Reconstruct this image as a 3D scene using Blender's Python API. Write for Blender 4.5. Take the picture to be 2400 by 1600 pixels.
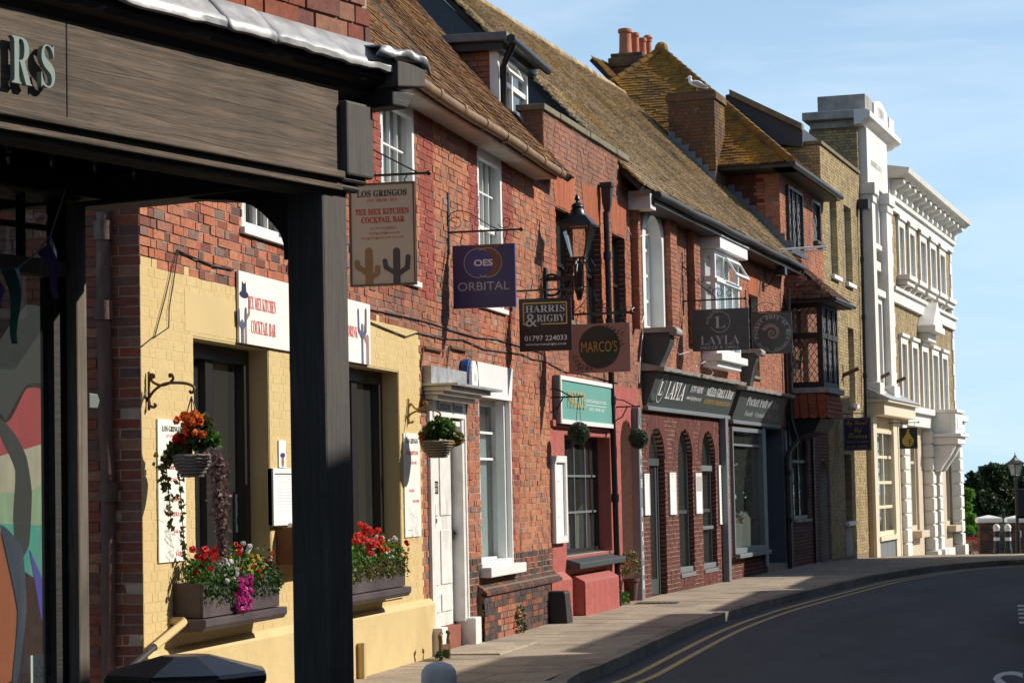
import bpy, bmesh, math, random
import numpy as np
from mathutils import Vector, Matrix
random.seed(7)
R = math.radians
scene = bpy.context.scene
for o in list(bpy.data.objects): bpy.data.objects.remove(o, do_unlink=True)
COL = scene.collection

# ------------------------------------------------------------------ camera
F = 5500.0                      # focal length in pixels of the 2400 px wide photograph
EYE = 1.73
TH, PITCH, ROLL = math.atan(1227.5/F), R(3.652), R(1.2)
def cam_basis():
    fh = Vector((-math.sin(TH), math.cos(TH), 0)); r0 = Vector((math.cos(TH), math.sin(TH), 0)); z = Vector((0, 0, 1))
    f = fh*math.cos(PITCH)+z*math.sin(PITCH); u0 = -fh*math.sin(PITCH)+z*math.cos(PITCH)
    return r0*math.cos(ROLL)-u0*math.sin(ROLL), u0*math.cos(ROLL)+r0*math.sin(ROLL), f
CR, CU, CF = cam_basis(); CP = Vector((0, 0, EYE))
cd = bpy.data.cameras.new('camera'); cam = bpy.data.objects.new('camera', cd); COL.objects.link(cam)
cd.sensor_width = 36; cd.lens = 36*F/2400; cd.clip_start = .1; cd.clip_end = 9000
m = Matrix((CR, CU, -CF)).transposed().to_4x4(); m.translation = CP; cam.matrix_world = m
scene.camera = cam

# ------------------------------------------------------------------ light
SUN_EL, SUN_AZ = R(34), R(65)           # azimuth clockwise from +Y (along the street) to +X (the far side of the street)
SUND = Vector((math.sin(SUN_AZ)*math.cos(SUN_EL), math.cos(SUN_AZ)*math.cos(SUN_EL), math.sin(SUN_EL)))
world = bpy.data.worlds.new('World'); scene.world = world; world.use_nodes = True
nt = world.node_tree; nt.nodes.clear()
wo = nt.nodes.new('ShaderNodeOutputWorld'); bg = nt.nodes.new('ShaderNodeBackground'); sky = nt.nodes.new('ShaderNodeTexSky')
sky.sky_type = 'NISHITA'; sky.sun_disc = False; sky.sun_elevation = SUN_EL; sky.sun_rotation = SUN_AZ
sky.altitude = 20; sky.air_density = 1.0; sky.dust_density = .35; sky.ozone_density = 2.0
# thin high cloud, the same all round the sky
tc = nt.nodes.new('ShaderNodeTexCoord'); mp = nt.nodes.new('ShaderNodeMapping'); mp.inputs['Scale'].default_value = (2.2, 2.2, 13)
mp.inputs['Rotation'].default_value = (0, R(6), 0)
nz = nt.nodes.new('ShaderNodeTexNoise'); nz.inputs['Scale'].default_value = 2.3; nz.inputs['Detail'].default_value = 7; nz.inputs['Roughness'].default_value = .62; nz.inputs['Distortion'].default_value = .5
cr = nt.nodes.new('ShaderNodeValToRGB'); cr.color_ramp.elements[0].position = .44; cr.color_ramp.elements[0].color = (0, 0, 0, 1); cr.color_ramp.elements[1].position = .74; cr.color_ramp.elements[1].color = (.5, .5, .5, 1)
mx = nt.nodes.new('ShaderNodeMixRGB'); mx.inputs['Color2'].default_value = (7.4, 9.0, 10.8, 1)
# pale sea haze low on the horizon, equal in every direction
sx = nt.nodes.new('ShaderNodeSeparateXYZ'); nt.links.new(tc.outputs['Generated'], sx.inputs[0])
hr = nt.nodes.new('ShaderNodeValToRGB'); hr.color_ramp.elements[0].position = 0; hr.color_ramp.elements[0].color = (.92, .92, .92, 1); hr.color_ramp.elements[1].position = .42; hr.color_ramp.elements[1].color = (.0, .0, .0, 1)
hm = nt.nodes.new('ShaderNodeMixRGB'); hm.inputs['Color2'].default_value = (5.7, 8.4, 11.4, 1)
nt.links.new(sx.outputs[2], hr.inputs[0]); nt.links.new(hr.outputs[0], hm.inputs['Fac']); nt.links.new(sky.outputs[0], hm.inputs['Color1'])
nt.links.new(tc.outputs['Generated'], mp.inputs['Vector']); nt.links.new(mp.outputs[0], nz.inputs['Vector'])
nt.links.new(nz.outputs['Fac'], cr.inputs[0]); nt.links.new(cr.outputs[0], mx.inputs['Fac']); nt.links.new(hm.outputs[0], mx.inputs['Color1'])
nt.links.new(mx.outputs[0], bg.inputs[0]); bg.inputs[1].default_value = .088; nt.links.new(bg.outputs[0], wo.inputs[0])
sd = bpy.data.lights.new('sun', 'SUN'); sd.energy = 5.0; sd.angle = R(.53); sd.color = (1.0, .93, .82)
so = bpy.data.objects.new('sun', sd); COL.objects.link(so); so.rotation_euler = SUND.to_track_quat('Z', 'Y').to_euler(); so.location = (30, 20, 40)
scene.view_settings.view_transform = 'Standard'; scene.view_settings.look = 'None'; scene.view_settings.exposure = 0.25; scene.view_settings.gamma = 1
scene.view_settings.use_curve_mapping = False

# ------------------------------------------------------------------ photo pixels -> directions
K = {'f': (0, 0, .98), 'k1': (0, 0, 2.6133), 'k2': (0, 450, 2.8514), 'k3': (0, 950, 2.4122), 'k4': (800, 0, 3.1357), 'k5': (750, 400, 3.1367),
     'k6': (750, 850, 2.09), 'k7': (1200, 400, 3.1354), 'k8': (1250, 850, 2.6138), 'r1': (1350, 0, 2.94), 'r2': (1750, 350, 2.8508), 'r3': (1750, 850, 2.8508),
     'r5': (300, 850, 2.6125), 'r6': (1800, 600, 3.92), 'r8': (0, 600, 2.612), 'z3': (1930, 1000, 4.481), 'z5': (1480, 480, 4.9), 'o': (0, 0, 1), 'r4': (1250, 1250, 2.045), 'z4': (2250, 1050, 2.8508), 'r7': (2200, 1000, 4.48)}
def q(k, x, y):
    x0, y0, s = K[k]; return x0+x/s, y0+y/s
def ray(X, Y): return CF+CR*((X-1200)/F)+CU*((800-Y)/F)
def project(p):
    d = Vector(p)-CP; z = d.dot(CF)
    return (1200+F*d.dot(CR)/z, 800-F*d.dot(CU)/z, z) if z > .05 else (-9999, -9999, z)
def at_depth(k, x, y, z):
    d = ray(*q(k, x, y)); return CP+d*z
def on_z(k, x, y, h):
    d = ray(*q(k, x, y)); return CP+d*((h-EYE)/d.z)

# ------------------------------------------------------------------ mesh collector
class MB:
    def __init__(s): s.v = []; s.f = []; s.m = []
    def quad(s, a, b, c, d, mi=0):
        n = len(s.v); s.v += [a, b, c, d]; s.f.append((n, n+1, n+2, n+3)); s.m.append(mi)
    def poly(s, pts, mi=0):
        n = len(s.v); s.v += list(pts); s.f.append(tuple(range(n, n+len(pts)))); s.m.append(mi)
    def box(s, x0, x1, y0, y1, z0, z1, mi=0, mat=None):
        n = len(s.v); p = [(x, y, z) for x in (x0, x1) for y in (y0, y1) for z in (z0, z1)]
        if mat is not None: p = [tuple(mat @ Vector(a)) for a in p]
        s.v += p
        for f in ((0, 1, 3, 2), (4, 6, 7, 5), (0, 4, 5, 1), (2, 3, 7, 6), (0, 2, 6, 4), (1, 5, 7, 3)):
            s.f.append(tuple(n+i for i in f)); s.m.append(mi)
        return s
    def prism(s, pts, vec, mi=0, cap=True):
        n = len(s.v); k = len(pts); vec = Vector(vec)
        s.v += [tuple(p) for p in pts]+[tuple(Vector(p)+vec) for p in pts]
        for i in range(k):
            j = (i+1) % k; s.f.append((n+i, n+j, n+k+j, n+k+i)); s.m.append(mi)
        if cap:
            s.f.append(tuple(n+i for i in range(k))[::-1]); s.m.append(mi); s.f.append(tuple(n+k+i for i in range(k))); s.m.append(mi)
        return s
    def tube(s, path, r, n=8, mi=0, cap=True):
        pts = [Vector(p) for p in path]; b = len(s.v); up = Vector((0, 0, 1)); N = None
        rr = r if isinstance(r, (list, tuple)) else [r]*len(pts)
        for i, p in enumerate(pts):
            t = (pts[min(i+1, len(pts)-1)]-pts[max(i-1, 0)])
            if t.length < 1e-9: t = Vector((0, 0, 1))
            t.normalize()
            if N is None:
                N = t.cross(up)
                if N.length < .05: N = t.cross(Vector((1, 0, 0)))
            N = (N-t*N.dot(t))
            if N.length < 1e-6: N = t.orthogonal()
            N.normalize(); Bn = t.cross(N)
            for k in range(n):
                a = 2*math.pi*k/n; s.v.append(tuple(p+(N*math.cos(a)+Bn*math.sin(a))*rr[i]))
        for i in range(len(pts)-1):
            for k in range(n):
                k2 = (k+1) % n; s.f.append((b+i*n+k, b+i*n+k2, b+(i+1)*n+k2, b+(i+1)*n+k)); s.m.append(mi)
        if cap:
            s.f.append(tuple(b+k for k in range(n))[::-1]); s.m.append(mi)
            e = b+(len(pts)-1)*n; s.f.append(tuple(e+k for k in range(n))); s.m.append(mi)
        return s
    def lathe(s, prof, c=(0, 0, 0), n=16, mi=0, sq=False, rot=0):
        b = len(s.v)
        for (r, z) in prof:
            for k in range(n):
                a = 2*math.pi*k/n+rot; s.v.append((c[0]+r*math.cos(a), c[1]+r*math.sin(a), c[2]+z))
        for i in range(len(prof)-1):
            for k in range(n):
                k2 = (k+1) % n; s.f.append((b+i*n+k, b+i*n+k2, b+(i+1)*n+k2, b+(i+1)*n+k)); s.m.append(mi)
        s.f.append(tuple(b+k for k in range(n))[::-1]); s.m.append(mi)
        e = b+(len(prof)-1)*n; s.f.append(tuple(e+k for k in range(n))); s.m.append(mi)
        return s
    def sphere(s, c, r, seg=10, rings=6, mi=0, sc=(1, 1, 1)):
        prof = [(max(1e-4, r*math.sin(math.pi*i/rings)), -r*math.cos(math.pi*i/rings)) for i in range(rings+1)]
        b = len(s.v); s.lathe(prof, (0, 0, 0), seg, mi)
        for i in range(b, len(s.v)):
            p = s.v[i]; s.v[i] = (c[0]+p[0]*sc[0], c[1]+p[1]*sc[1], c[2]+p[2]*sc[2])
        return s
    def mesh(s, name):
        me = bpy.data.meshes.new(name); me.from_pydata([tuple(p) for p in s.v], [], s.f); return me
    def build(s, name, mats, parent=None, smooth=False, bevel=0, subd=0, kind=None):
        me = s.mesh(name); mats = mats if isinstance(mats, (list, tuple)) else [mats]
        for mm in mats: me.materials.append(mm)
        if len(mats) > 1: me.polygons.foreach_set('material_index', s.m)
        if smooth: me.polygons.foreach_set('use_smooth', [True]*len(me.polygons))
        bm = bmesh.new(); bm.from_mesh(me); bmesh.ops.recalc_face_normals(bm, faces=bm.faces); bm.to_mesh(me); bm.free()
        o = bpy.data.objects.new(name, me); COL.objects.link(o)
        if parent: o.parent = parent
        if bevel:
            md = o.modifiers.new('bevel', 'BEVEL'); md.width = bevel; md.segments = 2; md.limit_method = 'ANGLE'; md.angle_limit = R(40)
        if smooth and not subd:
            try: me.set_sharp_from_angle(angle=R(40))
            except Exception: pass
        if subd:
            md = o.modifiers.new('subdivision', 'SUBSURF'); md.levels = md.render_levels = subd
        if kind: o['kind'] = kind
        return o
def tag(o, label=None, cat=None, group=None, kind=None):
    if label: o['label'] = label
    if cat: o['category'] = cat
    if group: o['group'] = group
    if kind: o['kind'] = kind
    return o
def thing(name, label, cat, loc=(0, 0, 0), rz=0, group=None):
    o = bpy.data.objects.new(name, None); COL.objects.link(o); o.location = loc; o.rotation_euler = (0, 0, rz); o.empty_display_size = .2
    return tag(o, label, cat, group)

class Front:
    """a facade plane: local x along the street (away), local y into the building, z up"""
    def __init__(s, o, delta):
        s.o = Vector((o[0], o[1], 0)); s.d = delta; a = R(delta)
        s.ux = Vector((math.sin(a), math.cos(a), 0)); s.n = Vector((math.cos(a), -math.sin(a), 0)); s.rz = math.pi/2-a
    def hit(s, k, x, y, off=0):
        d = ray(*q(k, x, y)); t = (s.o+s.n*off-CP).dot(s.n)/d.dot(s.n); p = CP+d*t
        return (p-s.o).dot(s.ux), p.z
    def u(s, k, x, y, off=0): return s.hit(k, x, y, off)[0]
    def w(s, k, x, y, off=0): return s.hit(k, x, y, off)[1]
    def perp(s, k, x, y, u):
        d = ray(*q(k, x, y)); t = (s.o+s.ux*u-CP).dot(s.ux)/d.dot(s.ux); p = CP+d*t
        return (p-s.o).dot(s.n), p.z
    def world(s, u, v, w): return s.o+s.ux*u+s.n*v+Vector((0, 0, w))
    def rect(s, k, xl, yt, xr, yb, off=0, xt=None):
        """left x, top y, right x, bottom y read at the left edge"""
        u0, w1 = s.hit(k, xl, yt, off); w0 = s.w(k, xl, yb, off); u1 = s.u(k, xr, (yt+yb)/2, off)
        return u0, u1, w0, w1
    def thing(s, name, label, cat, u=0, w=0, v=0, group=None, rz=0):
        return thing(name, label, cat, s.world(u, v, w), s.rz+rz, group)
# ------------------------------------------------------------------ materials
def nodes(name):
    mm = bpy.data.materials.new(name); mm.use_nodes = True; t = mm.node_tree; t.nodes.clear()
    out = t.nodes.new('ShaderNodeOutputMaterial'); b = t.nodes.new('ShaderNodeBsdfPrincipled'); t.links.new(b.outputs[0], out.inputs[0])
    return mm, t, b, out
def N(t, typ, **kw):
    n = t.nodes.new(typ)
    for k, v in kw.items():
        if k in n.inputs: n.inputs[k].default_value = v
        else: setattr(n, k, v)
    return n
def ramp(t, src, stops, interp='LINEAR'):
    r = t.nodes.new('ShaderNodeValToRGB'); r.color_ramp.interpolation = interp; e = r.color_ramp.elements
    while len(e) < len(stops): e.new(.5)
    for i, (p, c) in enumerate(stops): e[i].position = p; e[i].color = (*c, 1) if len(c) == 3 else c
    t.links.new(src, r.inputs[0]); return r.outputs[0]
def mixc(t, a, b, fac, mode='MIX'):
    m_ = t.nodes.new('ShaderNodeMixRGB'); m_.blend_type = mode
    for i, s in ((1, a), (2, b), (0, fac)):
        if hasattr(s, 'links'): t.links.new(s, m_.inputs[i])
        elif i == 0: m_.inputs[0].default_value = s
        else: m_.inputs[i].default_value = (*s, 1)
    return m_.outputs[0]
def pos_noise(t, scale, detail=4, rough=.55, stretch=None, coord='pos', dist=0):
    if coord == 'pos': g = t.nodes.new('ShaderNodeNewGeometry'); src = g.outputs['Position']
    else: g = t.nodes.new('ShaderNodeTexCoord'); src = g.outputs['Object']
    if stretch:
        mp_ = t.nodes.new('ShaderNodeMapping'); mp_.inputs['Scale'].default_value = stretch; t.links.new(src, mp_.inputs[0]); src = mp_.outputs[0]
    n = N(t, 'ShaderNodeTexNoise', Scale=scale, Detail=detail, Roughness=rough, Distortion=dist); t.links.new(src, n.inputs['Vector']); return n.outputs['Fac']
def bump(t, b, src, strength, dist=.01):
    bp = N(t, 'ShaderNodeBump', Strength=strength, Distance=dist); t.links.new(src, bp.inputs['Height']); t.links.new(bp.outputs[0], b.inputs['Normal'])
def grey(v): return (v, v, v)
def m_plain(name, col, rough=.6, var=.25, scale=6, bmp=.15, bscale=60, metal=0, spec=.5, coat=0, dirt=None, dirt_amt=.5, stretch=None):
    mm, t, b, o = nodes(name)
    n = pos_noise(t, scale, 5, .6, stretch); f = ramp(t, n, [(.25, grey(1-var)), (.75, grey(1+var*.35))])
    c = mixc(t, col, f, 1.0, 'MULTIPLY')
    if dirt:
        n2 = pos_noise(t, scale*.35, 6, .65, (1, 1, .35)); c = mixc(t, c, dirt, ramp(t, n2, [(.52, grey(0)), (.72, grey(dirt_amt))]))
    t.links.new(c, b.inputs['Base Color']); b.inputs['Roughness'].default_value = rough; b.inputs['Metallic'].default_value = metal
    b.inputs['Specular IOR Level'].default_value = spec; b.inputs['Coat Weight'].default_value = coat
    if bmp: bump(t, b, pos_noise(t, bscale, 4, .6), bmp, .006)
    return mm
def m_pieces(name, stops, rough=.88, bscale=90, bmp=.5, streak=.0, grime=(.05, .045, .04), grime_amt=.45, fine=.35, lichen=None, lichen_amt=.0, lich_lo=.5, gscale=.9):
    """bricks and tiles: a colour of its own for every piece"""
    mm, t, b, o = nodes(name)
    oi = t.nodes.new('ShaderNodeObjectInfo'); g = t.nodes.new('ShaderNodeNewGeometry')
    ad = N(t, 'ShaderNodeMath', operation='ADD'); t.links.new(oi.outputs['Random'], ad.inputs[0]); t.links.new(g.outputs['Random Per Island'], ad.inputs[1])
    fr = N(t, 'ShaderNodeMath', operation='FRACT'); t.links.new(ad.outputs[0], fr.inputs[0])
    c = ramp(t, fr.outputs[0], stops)
    f = ramp(t, pos_noise(t, 26, 5, .65), [(.3, grey(1-fine)), (.72, grey(1+fine*.4))]); c = mixc(t, c, f, 1.0, 'MULTIPLY')
    c = mixc(t, c, grime, ramp(t, pos_noise(t, gscale, 6, .62, (1, 1, .5)), [(.46, grey(0)), (.75, grey(grime_amt))]))
    if lichen:
        c = mixc(t, c, lichen, ramp(t, pos_noise(t, 1.1, 7, .72), [(lich_lo, grey(0)), (lich_lo+.16, grey(lichen_amt))]))
        c = mixc(t, c, tuple(x*1.5 for x in lichen), ramp(t, pos_noise(t, 9, 4, .7), [(.58, grey(0)), (.7, grey(lichen_amt*.8))]))
    t.links.new(c, b.inputs['Base Color']); b.inputs['Roughness'].default_value = rough; b.inputs['Specular IOR Level'].default_value = .25
    bump(t, b, pos_noise(t, bscale, 5, .65), bmp, .008)
    return mm
def m_wood(name, c1, c2, grain=(1.2, 22, 22), rough=.75, scale=3.0, bmp=.4, coord='obj'):
    mm, t, b, o = nodes(name)
    n = pos_noise(t, scale, 7, .72, grain, coord, 1.1); c = ramp(t, n, [(.3, c1), (.7, c2)])
    n2 = pos_noise(t, 1.6, 4, .6, None, coord); c = mixc(t, c, ramp(t, n2, [(.3, grey(.55)), (.7, grey(1.2))]), 1.0, 'MULTIPLY')
    t.links.new(c, b.inputs['Base Color']); b.inputs['Roughness'].default_value = rough; bump(t, b, n, bmp, .006); return mm
def m_glass(name, tint=(.9, .93, .92), dirt=.02, rough=.0, wob=0):
    mm = bpy.data.materials.new(name); mm.use_nodes = True; t = mm.node_tree; t.nodes.clear()
    o = t.nodes.new('ShaderNodeOutputMaterial'); tr = N(t, 'ShaderNodeBsdfTransparent'); tr.inputs[0].default_value = (*tint, 1)
    gl = N(t, 'ShaderNodeBsdfGlossy', Roughness=rough); gl.inputs[0].default_value = (1, 1, 1, 1)
    fr = N(t, 'ShaderNodeFresnel', IOR=1.85); mx_ = t.nodes.new('ShaderNodeMixShader')
    if wob:
        bp = N(t, 'ShaderNodeBump', Strength=wob, Distance=.02); t.links.new(pos_noise(t, 5, 2, .5), bp.inputs['Height']); t.links.new(bp.outputs[0], gl.inputs['Normal'])
    ge = t.nodes.new('ShaderNodeNewGeometry'); iv = N(t, 'ShaderNodeMath', operation='SUBTRACT'); iv.inputs[0].default_value = 1.0; t.links.new(ge.outputs['Backfacing'], iv.inputs[1]); ml = N(t, 'ShaderNodeMath', operation='MULTIPLY'); t.links.new(iv.outputs[0], ml.inputs[0]); t.links.new(fr.outputs[0], ml.inputs[1])
    t.links.new(ml.outputs[0], mx_.inputs[0]); t.links.new(tr.outputs[0], mx_.inputs[1]); t.links.new(gl.outputs[0], mx_.inputs[2])
    df = N(t, 'ShaderNodeBsdfDiffuse'); df.inputs[0].default_value = (.6, .62, .6, 1); m2 = t.nodes.new('ShaderNodeMixShader'); m2.inputs[0].default_value = dirt
    t.links.new(mx_.outputs[0], m2.inputs[1]); t.links.new(df.outputs[0], m2.inputs[2]); t.links.new(m2.outputs[0], o.inputs[0]); return mm
def m_leaf(name, stops, rough=.5, trans=.25):
    mm, t, b, o = nodes(name); g = t.nodes.new('ShaderNodeNewGeometry'); c = ramp(t, g.outputs['Random Per Island'], stops)
    t.links.new(c, b.inputs['Base Color']); b.inputs['Roughness'].default_value = rough; b.inputs['Specular IOR Level'].default_value = .3
    tl = N(t, 'ShaderNodeBsdfTranslucent'); t.links.new(c, tl.inputs[0]); mx_ = t.nodes.new('ShaderNodeMixShader'); mx_.inputs[0].default_value = trans
    t.links.new(b.outputs[0], mx_.inputs[1]); t.links.new(tl.outputs[0], mx_.inputs[2]); t.links.new(mx_.outputs[0], o.inputs[0]); return mm

M = {}
RED = [(0, (.40, .12, .065)), (.2, (.47, .17, .09)), (.4, (.36, .135, .085)), (.6, (.50, .20, .11)), (.75, (.42, .155, .095)), (.88, (.29, .145, .105)), (.96, (.20, .14, .12)), (1, (.42, .29, .23))]
M['brick_c'] = m_pieces('red_brick', RED, grime=(.085, .05, .038), grime_amt=.6, fine=.42, gscale=.7)
M['brick_dress'] = m_pieces('painted_red_brick', [(0, (.28, .06, .045)), (.5, (.34, .08, .055)), (1, (.25, .065, .05))], grime_amt=.35, fine=.35)
M['brick_rub'] = m_pieces('orange_rubbed_brick', [(0, (.40, .115, .05)), (.5, (.45, .145, .065)), (1, (.36, .10, .05))], grime_amt=.3, fine=.3)
M['brick_plum'] = m_pieces('orange_stock_brick', [(0, (.45, .18, .09)), (.35, (.49, .21, .11)), (.6, (.42, .15, .08)), (.8, (.37, .145, .085)), (.95, (.23, .145, .12)), (1, (.43, .24, .15))], grime=(.10, .055, .04), grime_amt=.5, fine=.4)
M['brick_dark'] = m_pieces('dark_plinth_brick', [(0, (.05, .04, .045)), (.4, (.085, .06, .055)), (.7, (.12, .06, .045)), (.9, (.28, .09, .045)), (1, (.07, .06, .06))], grime_amt=.3)
M['brick_d'] = m_pieces('brown_red_brick', [(0, (.27, .115, .075)), (.3, (.33, .14, .09)), (.6, (.24, .12, .085)), (.85, (.38, .16, .10)), (1, (.21, .13, .105))], grime=(.075, .055, .04), grime_amt=.6)
M['brick_e'] = m_pieces('orange_red_brick', [(0, (.38, .14, .08)), (.4, (.43, .17, .10)), (.7, (.35, .145, .09)), (1, (.29, .12, .08))], grime=(.09, .05, .04), grime_amt=.55, fine=.4)
M['brick_maroon'] = m_pieces('maroon_brick', [(0, (.12, .035, .028)), (.5, (.155, .045, .034)), (.8, (.10, .035, .03)), (1, (.17, .065, .045))], grime_amt=.25)
M['brick_pale'] = m_pieces('yellow_stock_brick', [(0, (.40, .30, .145)), (.4, (.45, .345, .175)), (.7, (.34, .26, .14)), (.9, (.27, .21, .13)), (1, (.42, .33, .2))], grime=(.10, .075, .05), grime_amt=.6)
M['brick_chim'] = m_pieces('dark_chimney_brick', [(0, (.12, .06, .035)), (.5, (.17, .085, .045)), (1, (.09, .06, .045))], grime_amt=.5, lichen=(.32, .20, .03), lichen_amt=.5, lich_lo=.52)
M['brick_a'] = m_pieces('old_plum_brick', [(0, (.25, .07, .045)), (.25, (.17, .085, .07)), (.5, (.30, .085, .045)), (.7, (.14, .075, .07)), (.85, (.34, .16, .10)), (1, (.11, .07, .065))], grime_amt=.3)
M['brick_yellow'] = m_pieces('yellow_painted_brick', [(0, (.58, .435, .205)), (.5, (.61, .465, .225)), (1, (.59, .445, .21))], rough=.7, fine=.10, grime=(.52, .33, .12), grime_amt=.45, bscale=25, bmp=.6)
M['brick_pink'] = m_pieces('coral_painted_brick', [(0, (.38, .105, .088)), (.5, (.41, .118, .098)), (1, (.36, .098, .085))], rough=.6, fine=.10, grime=(.33, .08, .065), grime_amt=.4, bscale=25, bmp=.5)
M['mortar'] = m_plain('lime_mortar', (.40, .34, .26), .95, .35, 12, .5, 90)
M['mortar_c'] = m_plain('weathered_mortar', (.42, .33, .25), .95, .4, 9, .5, 90)
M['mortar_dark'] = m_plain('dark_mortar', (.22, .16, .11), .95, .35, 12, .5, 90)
M['mortar_light'] = m_plain('pale_mortar', (.46, .38, .30), .95, .25, 12, .5, 90)
M['yellow'] = m_plain('yellow_wall_paint', (.59, .45, .215), .7, .12, 3, .5, 22, dirt=(.42, .26, .08), dirt_amt=.5)
M['yellow_flat'] = m_plain('yellow_smooth_paint', (.60, .455, .215), .55, .08, 2, .15, 22)
M['pink'] = m_plain('coral_wall_paint', (.39, .11, .092), .6, .15, 3, .4, 22, dirt=(.33, .08, .07), dirt_amt=.4)
M['white'] = m_plain('white_gloss_paint', (.80, .80, .78), .35, .08, 4, .05, 40)
M['white_worn'] = m_plain('worn_white_paint', (.74, .73, .70), .5, .2, 7, .2, 40, dirt=(.35, .31, .26), dirt_amt=.5)
M['stucco'] = m_plain('white_stucco', (.73, .71, .67), .75, .16, 2, .25, 50, dirt=(.46, .41, .34), dirt_amt=.45)
M['stucco_grey'] = m_plain('grey_weathered_stone', (.36, .34, .31), .85, .4, 5, .5, 40, dirt=(.12, .11, .10), dirt_amt=.7)
M['cream'] = m_plain('cream_paint', (.70, .62, .46), .5, .1, 4, .1, 40)
M['beige'] = m_plain('beige_stone_paint', (.56, .47, .35), .6, .15, 4, .15, 40)
M['tan'] = m_plain('tan_wall_paint', (.55, .40, .22), .6, .1, 4, .1, 40)
M['timber'] = m_wood('weathered_oak', (.038, .028, .021), (.20, .148, .108), (.8, 18, 18), .88, 2.4, 1.0)
M['timber_v'] = m_wood('weathered_oak_post', (.035, .03, .027), (.10, .088, .078), (26, 26, 1.0), .7, 2.6, .6)
M['timber_black'] = m_wood('black_stained_timber', (.006, .005, .005), (.018, .015, .013), (2, 14, 14), .6, 3, .4)
M['timber_grey'] = m_wood('greyed_oak_frame', (.075, .058, .045), (.21, .17, .135), (24, 24, .8), .8, 2.6, .6)
M['timber_brown'] = m_wood('brown_board', (.16, .06, .025), (.26, .10, .04), (2, 14, 14), .6, 3, .2)
M['lead'] = m_plain('lead_sheet', (.50, .51, .52), .5, .5, 7, .5, 14, metal=.55, dirt=(.16, .16, .17), dirt_amt=.6)
M['lead_dark'] = m_plain('dull_lead', (.16, .18, .20), .6, .4, 9, .4, 20, metal=.2)
M['iron'] = m_plain('black_iron', (.012, .012, .014), .35, .3, 20, .25, 80)
M['iron_dull'] = m_plain('dull_black_iron', (.022, .021, .022), .55, .4, 12, .4, 60)
M['rust'] = m_plain('rusty_brown_iron', (.115, .06, .045), .75, .5, 14, .6, 50, dirt=(.26, .20, .18), dirt_amt=.6, stretch=(1, 1, .25))
M['rust_brown'] = m_plain('brown_iron_bracket', (.13, .06, .02), .6, .4, 20, .3, 60)
M['gutter'] = m_plain('brown_painted_gutter', (.25, .145, .07), .5, .45, 8, .4, 30, dirt=(.10, .06, .04), dirt_amt=.6)
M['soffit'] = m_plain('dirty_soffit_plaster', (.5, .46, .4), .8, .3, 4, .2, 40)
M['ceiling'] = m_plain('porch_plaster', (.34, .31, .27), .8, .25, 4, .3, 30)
M['black'] = m_plain('black_paint', (.010, .010, .011), .35, .2, 8, .08, 50)
M['win_black'] = m_plain('black_window_paint', (.016, .015, .015), .4, .2, 8, .08, 50)
M['slate_grey'] = m_plain('dark_green_grey_paint', (.055, .068, .07), .45, .12, 5, .08, 50)
M['slate_mid'] = m_plain('mid_grey_paint', (.17, .19, .205), .45, .15, 5, .08, 50)
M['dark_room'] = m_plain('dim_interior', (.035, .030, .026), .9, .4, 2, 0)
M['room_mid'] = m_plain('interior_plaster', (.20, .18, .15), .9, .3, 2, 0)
M['glass'] = m_glass('window_glass')
M['glass_old'] = m_glass('old_wavy_glass', wob=.12)
M['curtain'] = m_plain('net_curtain', (.62, .63, .64), .9, .25, 9, 0, stretch=(6, 6, .3))
M['planter'] = m_wood('brown_planter_paint', (.06, .042, .046), (.095, .07, .074), (1, 20, 20), .6, 3, .25)
M['basket'] = m_wood('grey_wicker', (.10, .085, .075), (.30, .26, .235), (14, 14, 40), .85, 3, .8)
M['basket_tan'] = m_wood('tan_wicker', (.17, .13, .09), (.40, .33, .25), (14, 14, 40), .85, 3, .8)
M['leaf'] = m_leaf('fresh_leaf', [(0, (.035, .10, .015)), (.5, (.07, .19, .025)), (1, (.13, .27, .04))])
M['leaf_dark'] = m_leaf('dark_leaf', [(0, (.018, .045, .014)), (.5, (.035, .075, .02)), (1, (.06, .11, .03))])
M['leaf_tree'] = m_leaf('tree_leaf', [(0, (.016, .036, .012)), (.6, (.032, .062, .018)), (.9, (.06, .085, .025)), (1, (.09, .085, .04))], trans=.2)
M['leaf_bright'] = m_leaf('bright_shrub_leaf', [(0, (.08, .22, .02)), (.5, (.14, .34, .035)), (1, (.2, .42, .06))], trans=.35)  # shrub leaf in a stronger, brighter green than the tree leaf
M['leaf_olive'] = m_leaf('olive_leaf', [(0, (.05, .065, .014)), (.5, (.11, .12, .03)), (1, (.19, .17, .05))])
M['leaf_purple'] = m_leaf('purple_trailing_leaf', [(0, (.10, .05, .045)), (.5, (.22, .12, .11)), (1, (.34, .22, .18))])
M['box_leaf'] = m_leaf('box_ball_leaf', [(0, (.018, .045, .026)), (.5, (.045, .085, .05)), (1, (.11, .17, .10))])
for nm, c in (('red', (.62, .018, .015)), ('orange', (.80, .17, .015)), ('white', (.85, .85, .82)), ('pink', (.66, .05, .33)), ('yellow', (.80, .50, .06)), ('coral', (.78, .07, .05)), ('wine', (.25, .02, .05))):
    M['fl_'+nm] = m_leaf('petal_'+nm, [(0, tuple(x*.75 for x in c)), (1, c)], .5, .3)
TILE = [(0, (.36, .27, .17)), (.25, (.48, .38, .25)), (.5, (.29, .21, .13)), (.75, (.53, .42, .28)), (1, (.19, .14, .10))]
M['tile_c'] = m_pieces('mossy_brown_tile', [(0, (.17, .085, .04)), (.4, (.25, .12, .05)), (.75, (.14, .085, .05)), (1, (.30, .17, .07))], lichen=(.36, .18, .025), lichen_amt=.6, lich_lo=.52, grime=(.05, .035, .02), grime_amt=.65, bmp=.9)
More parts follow.
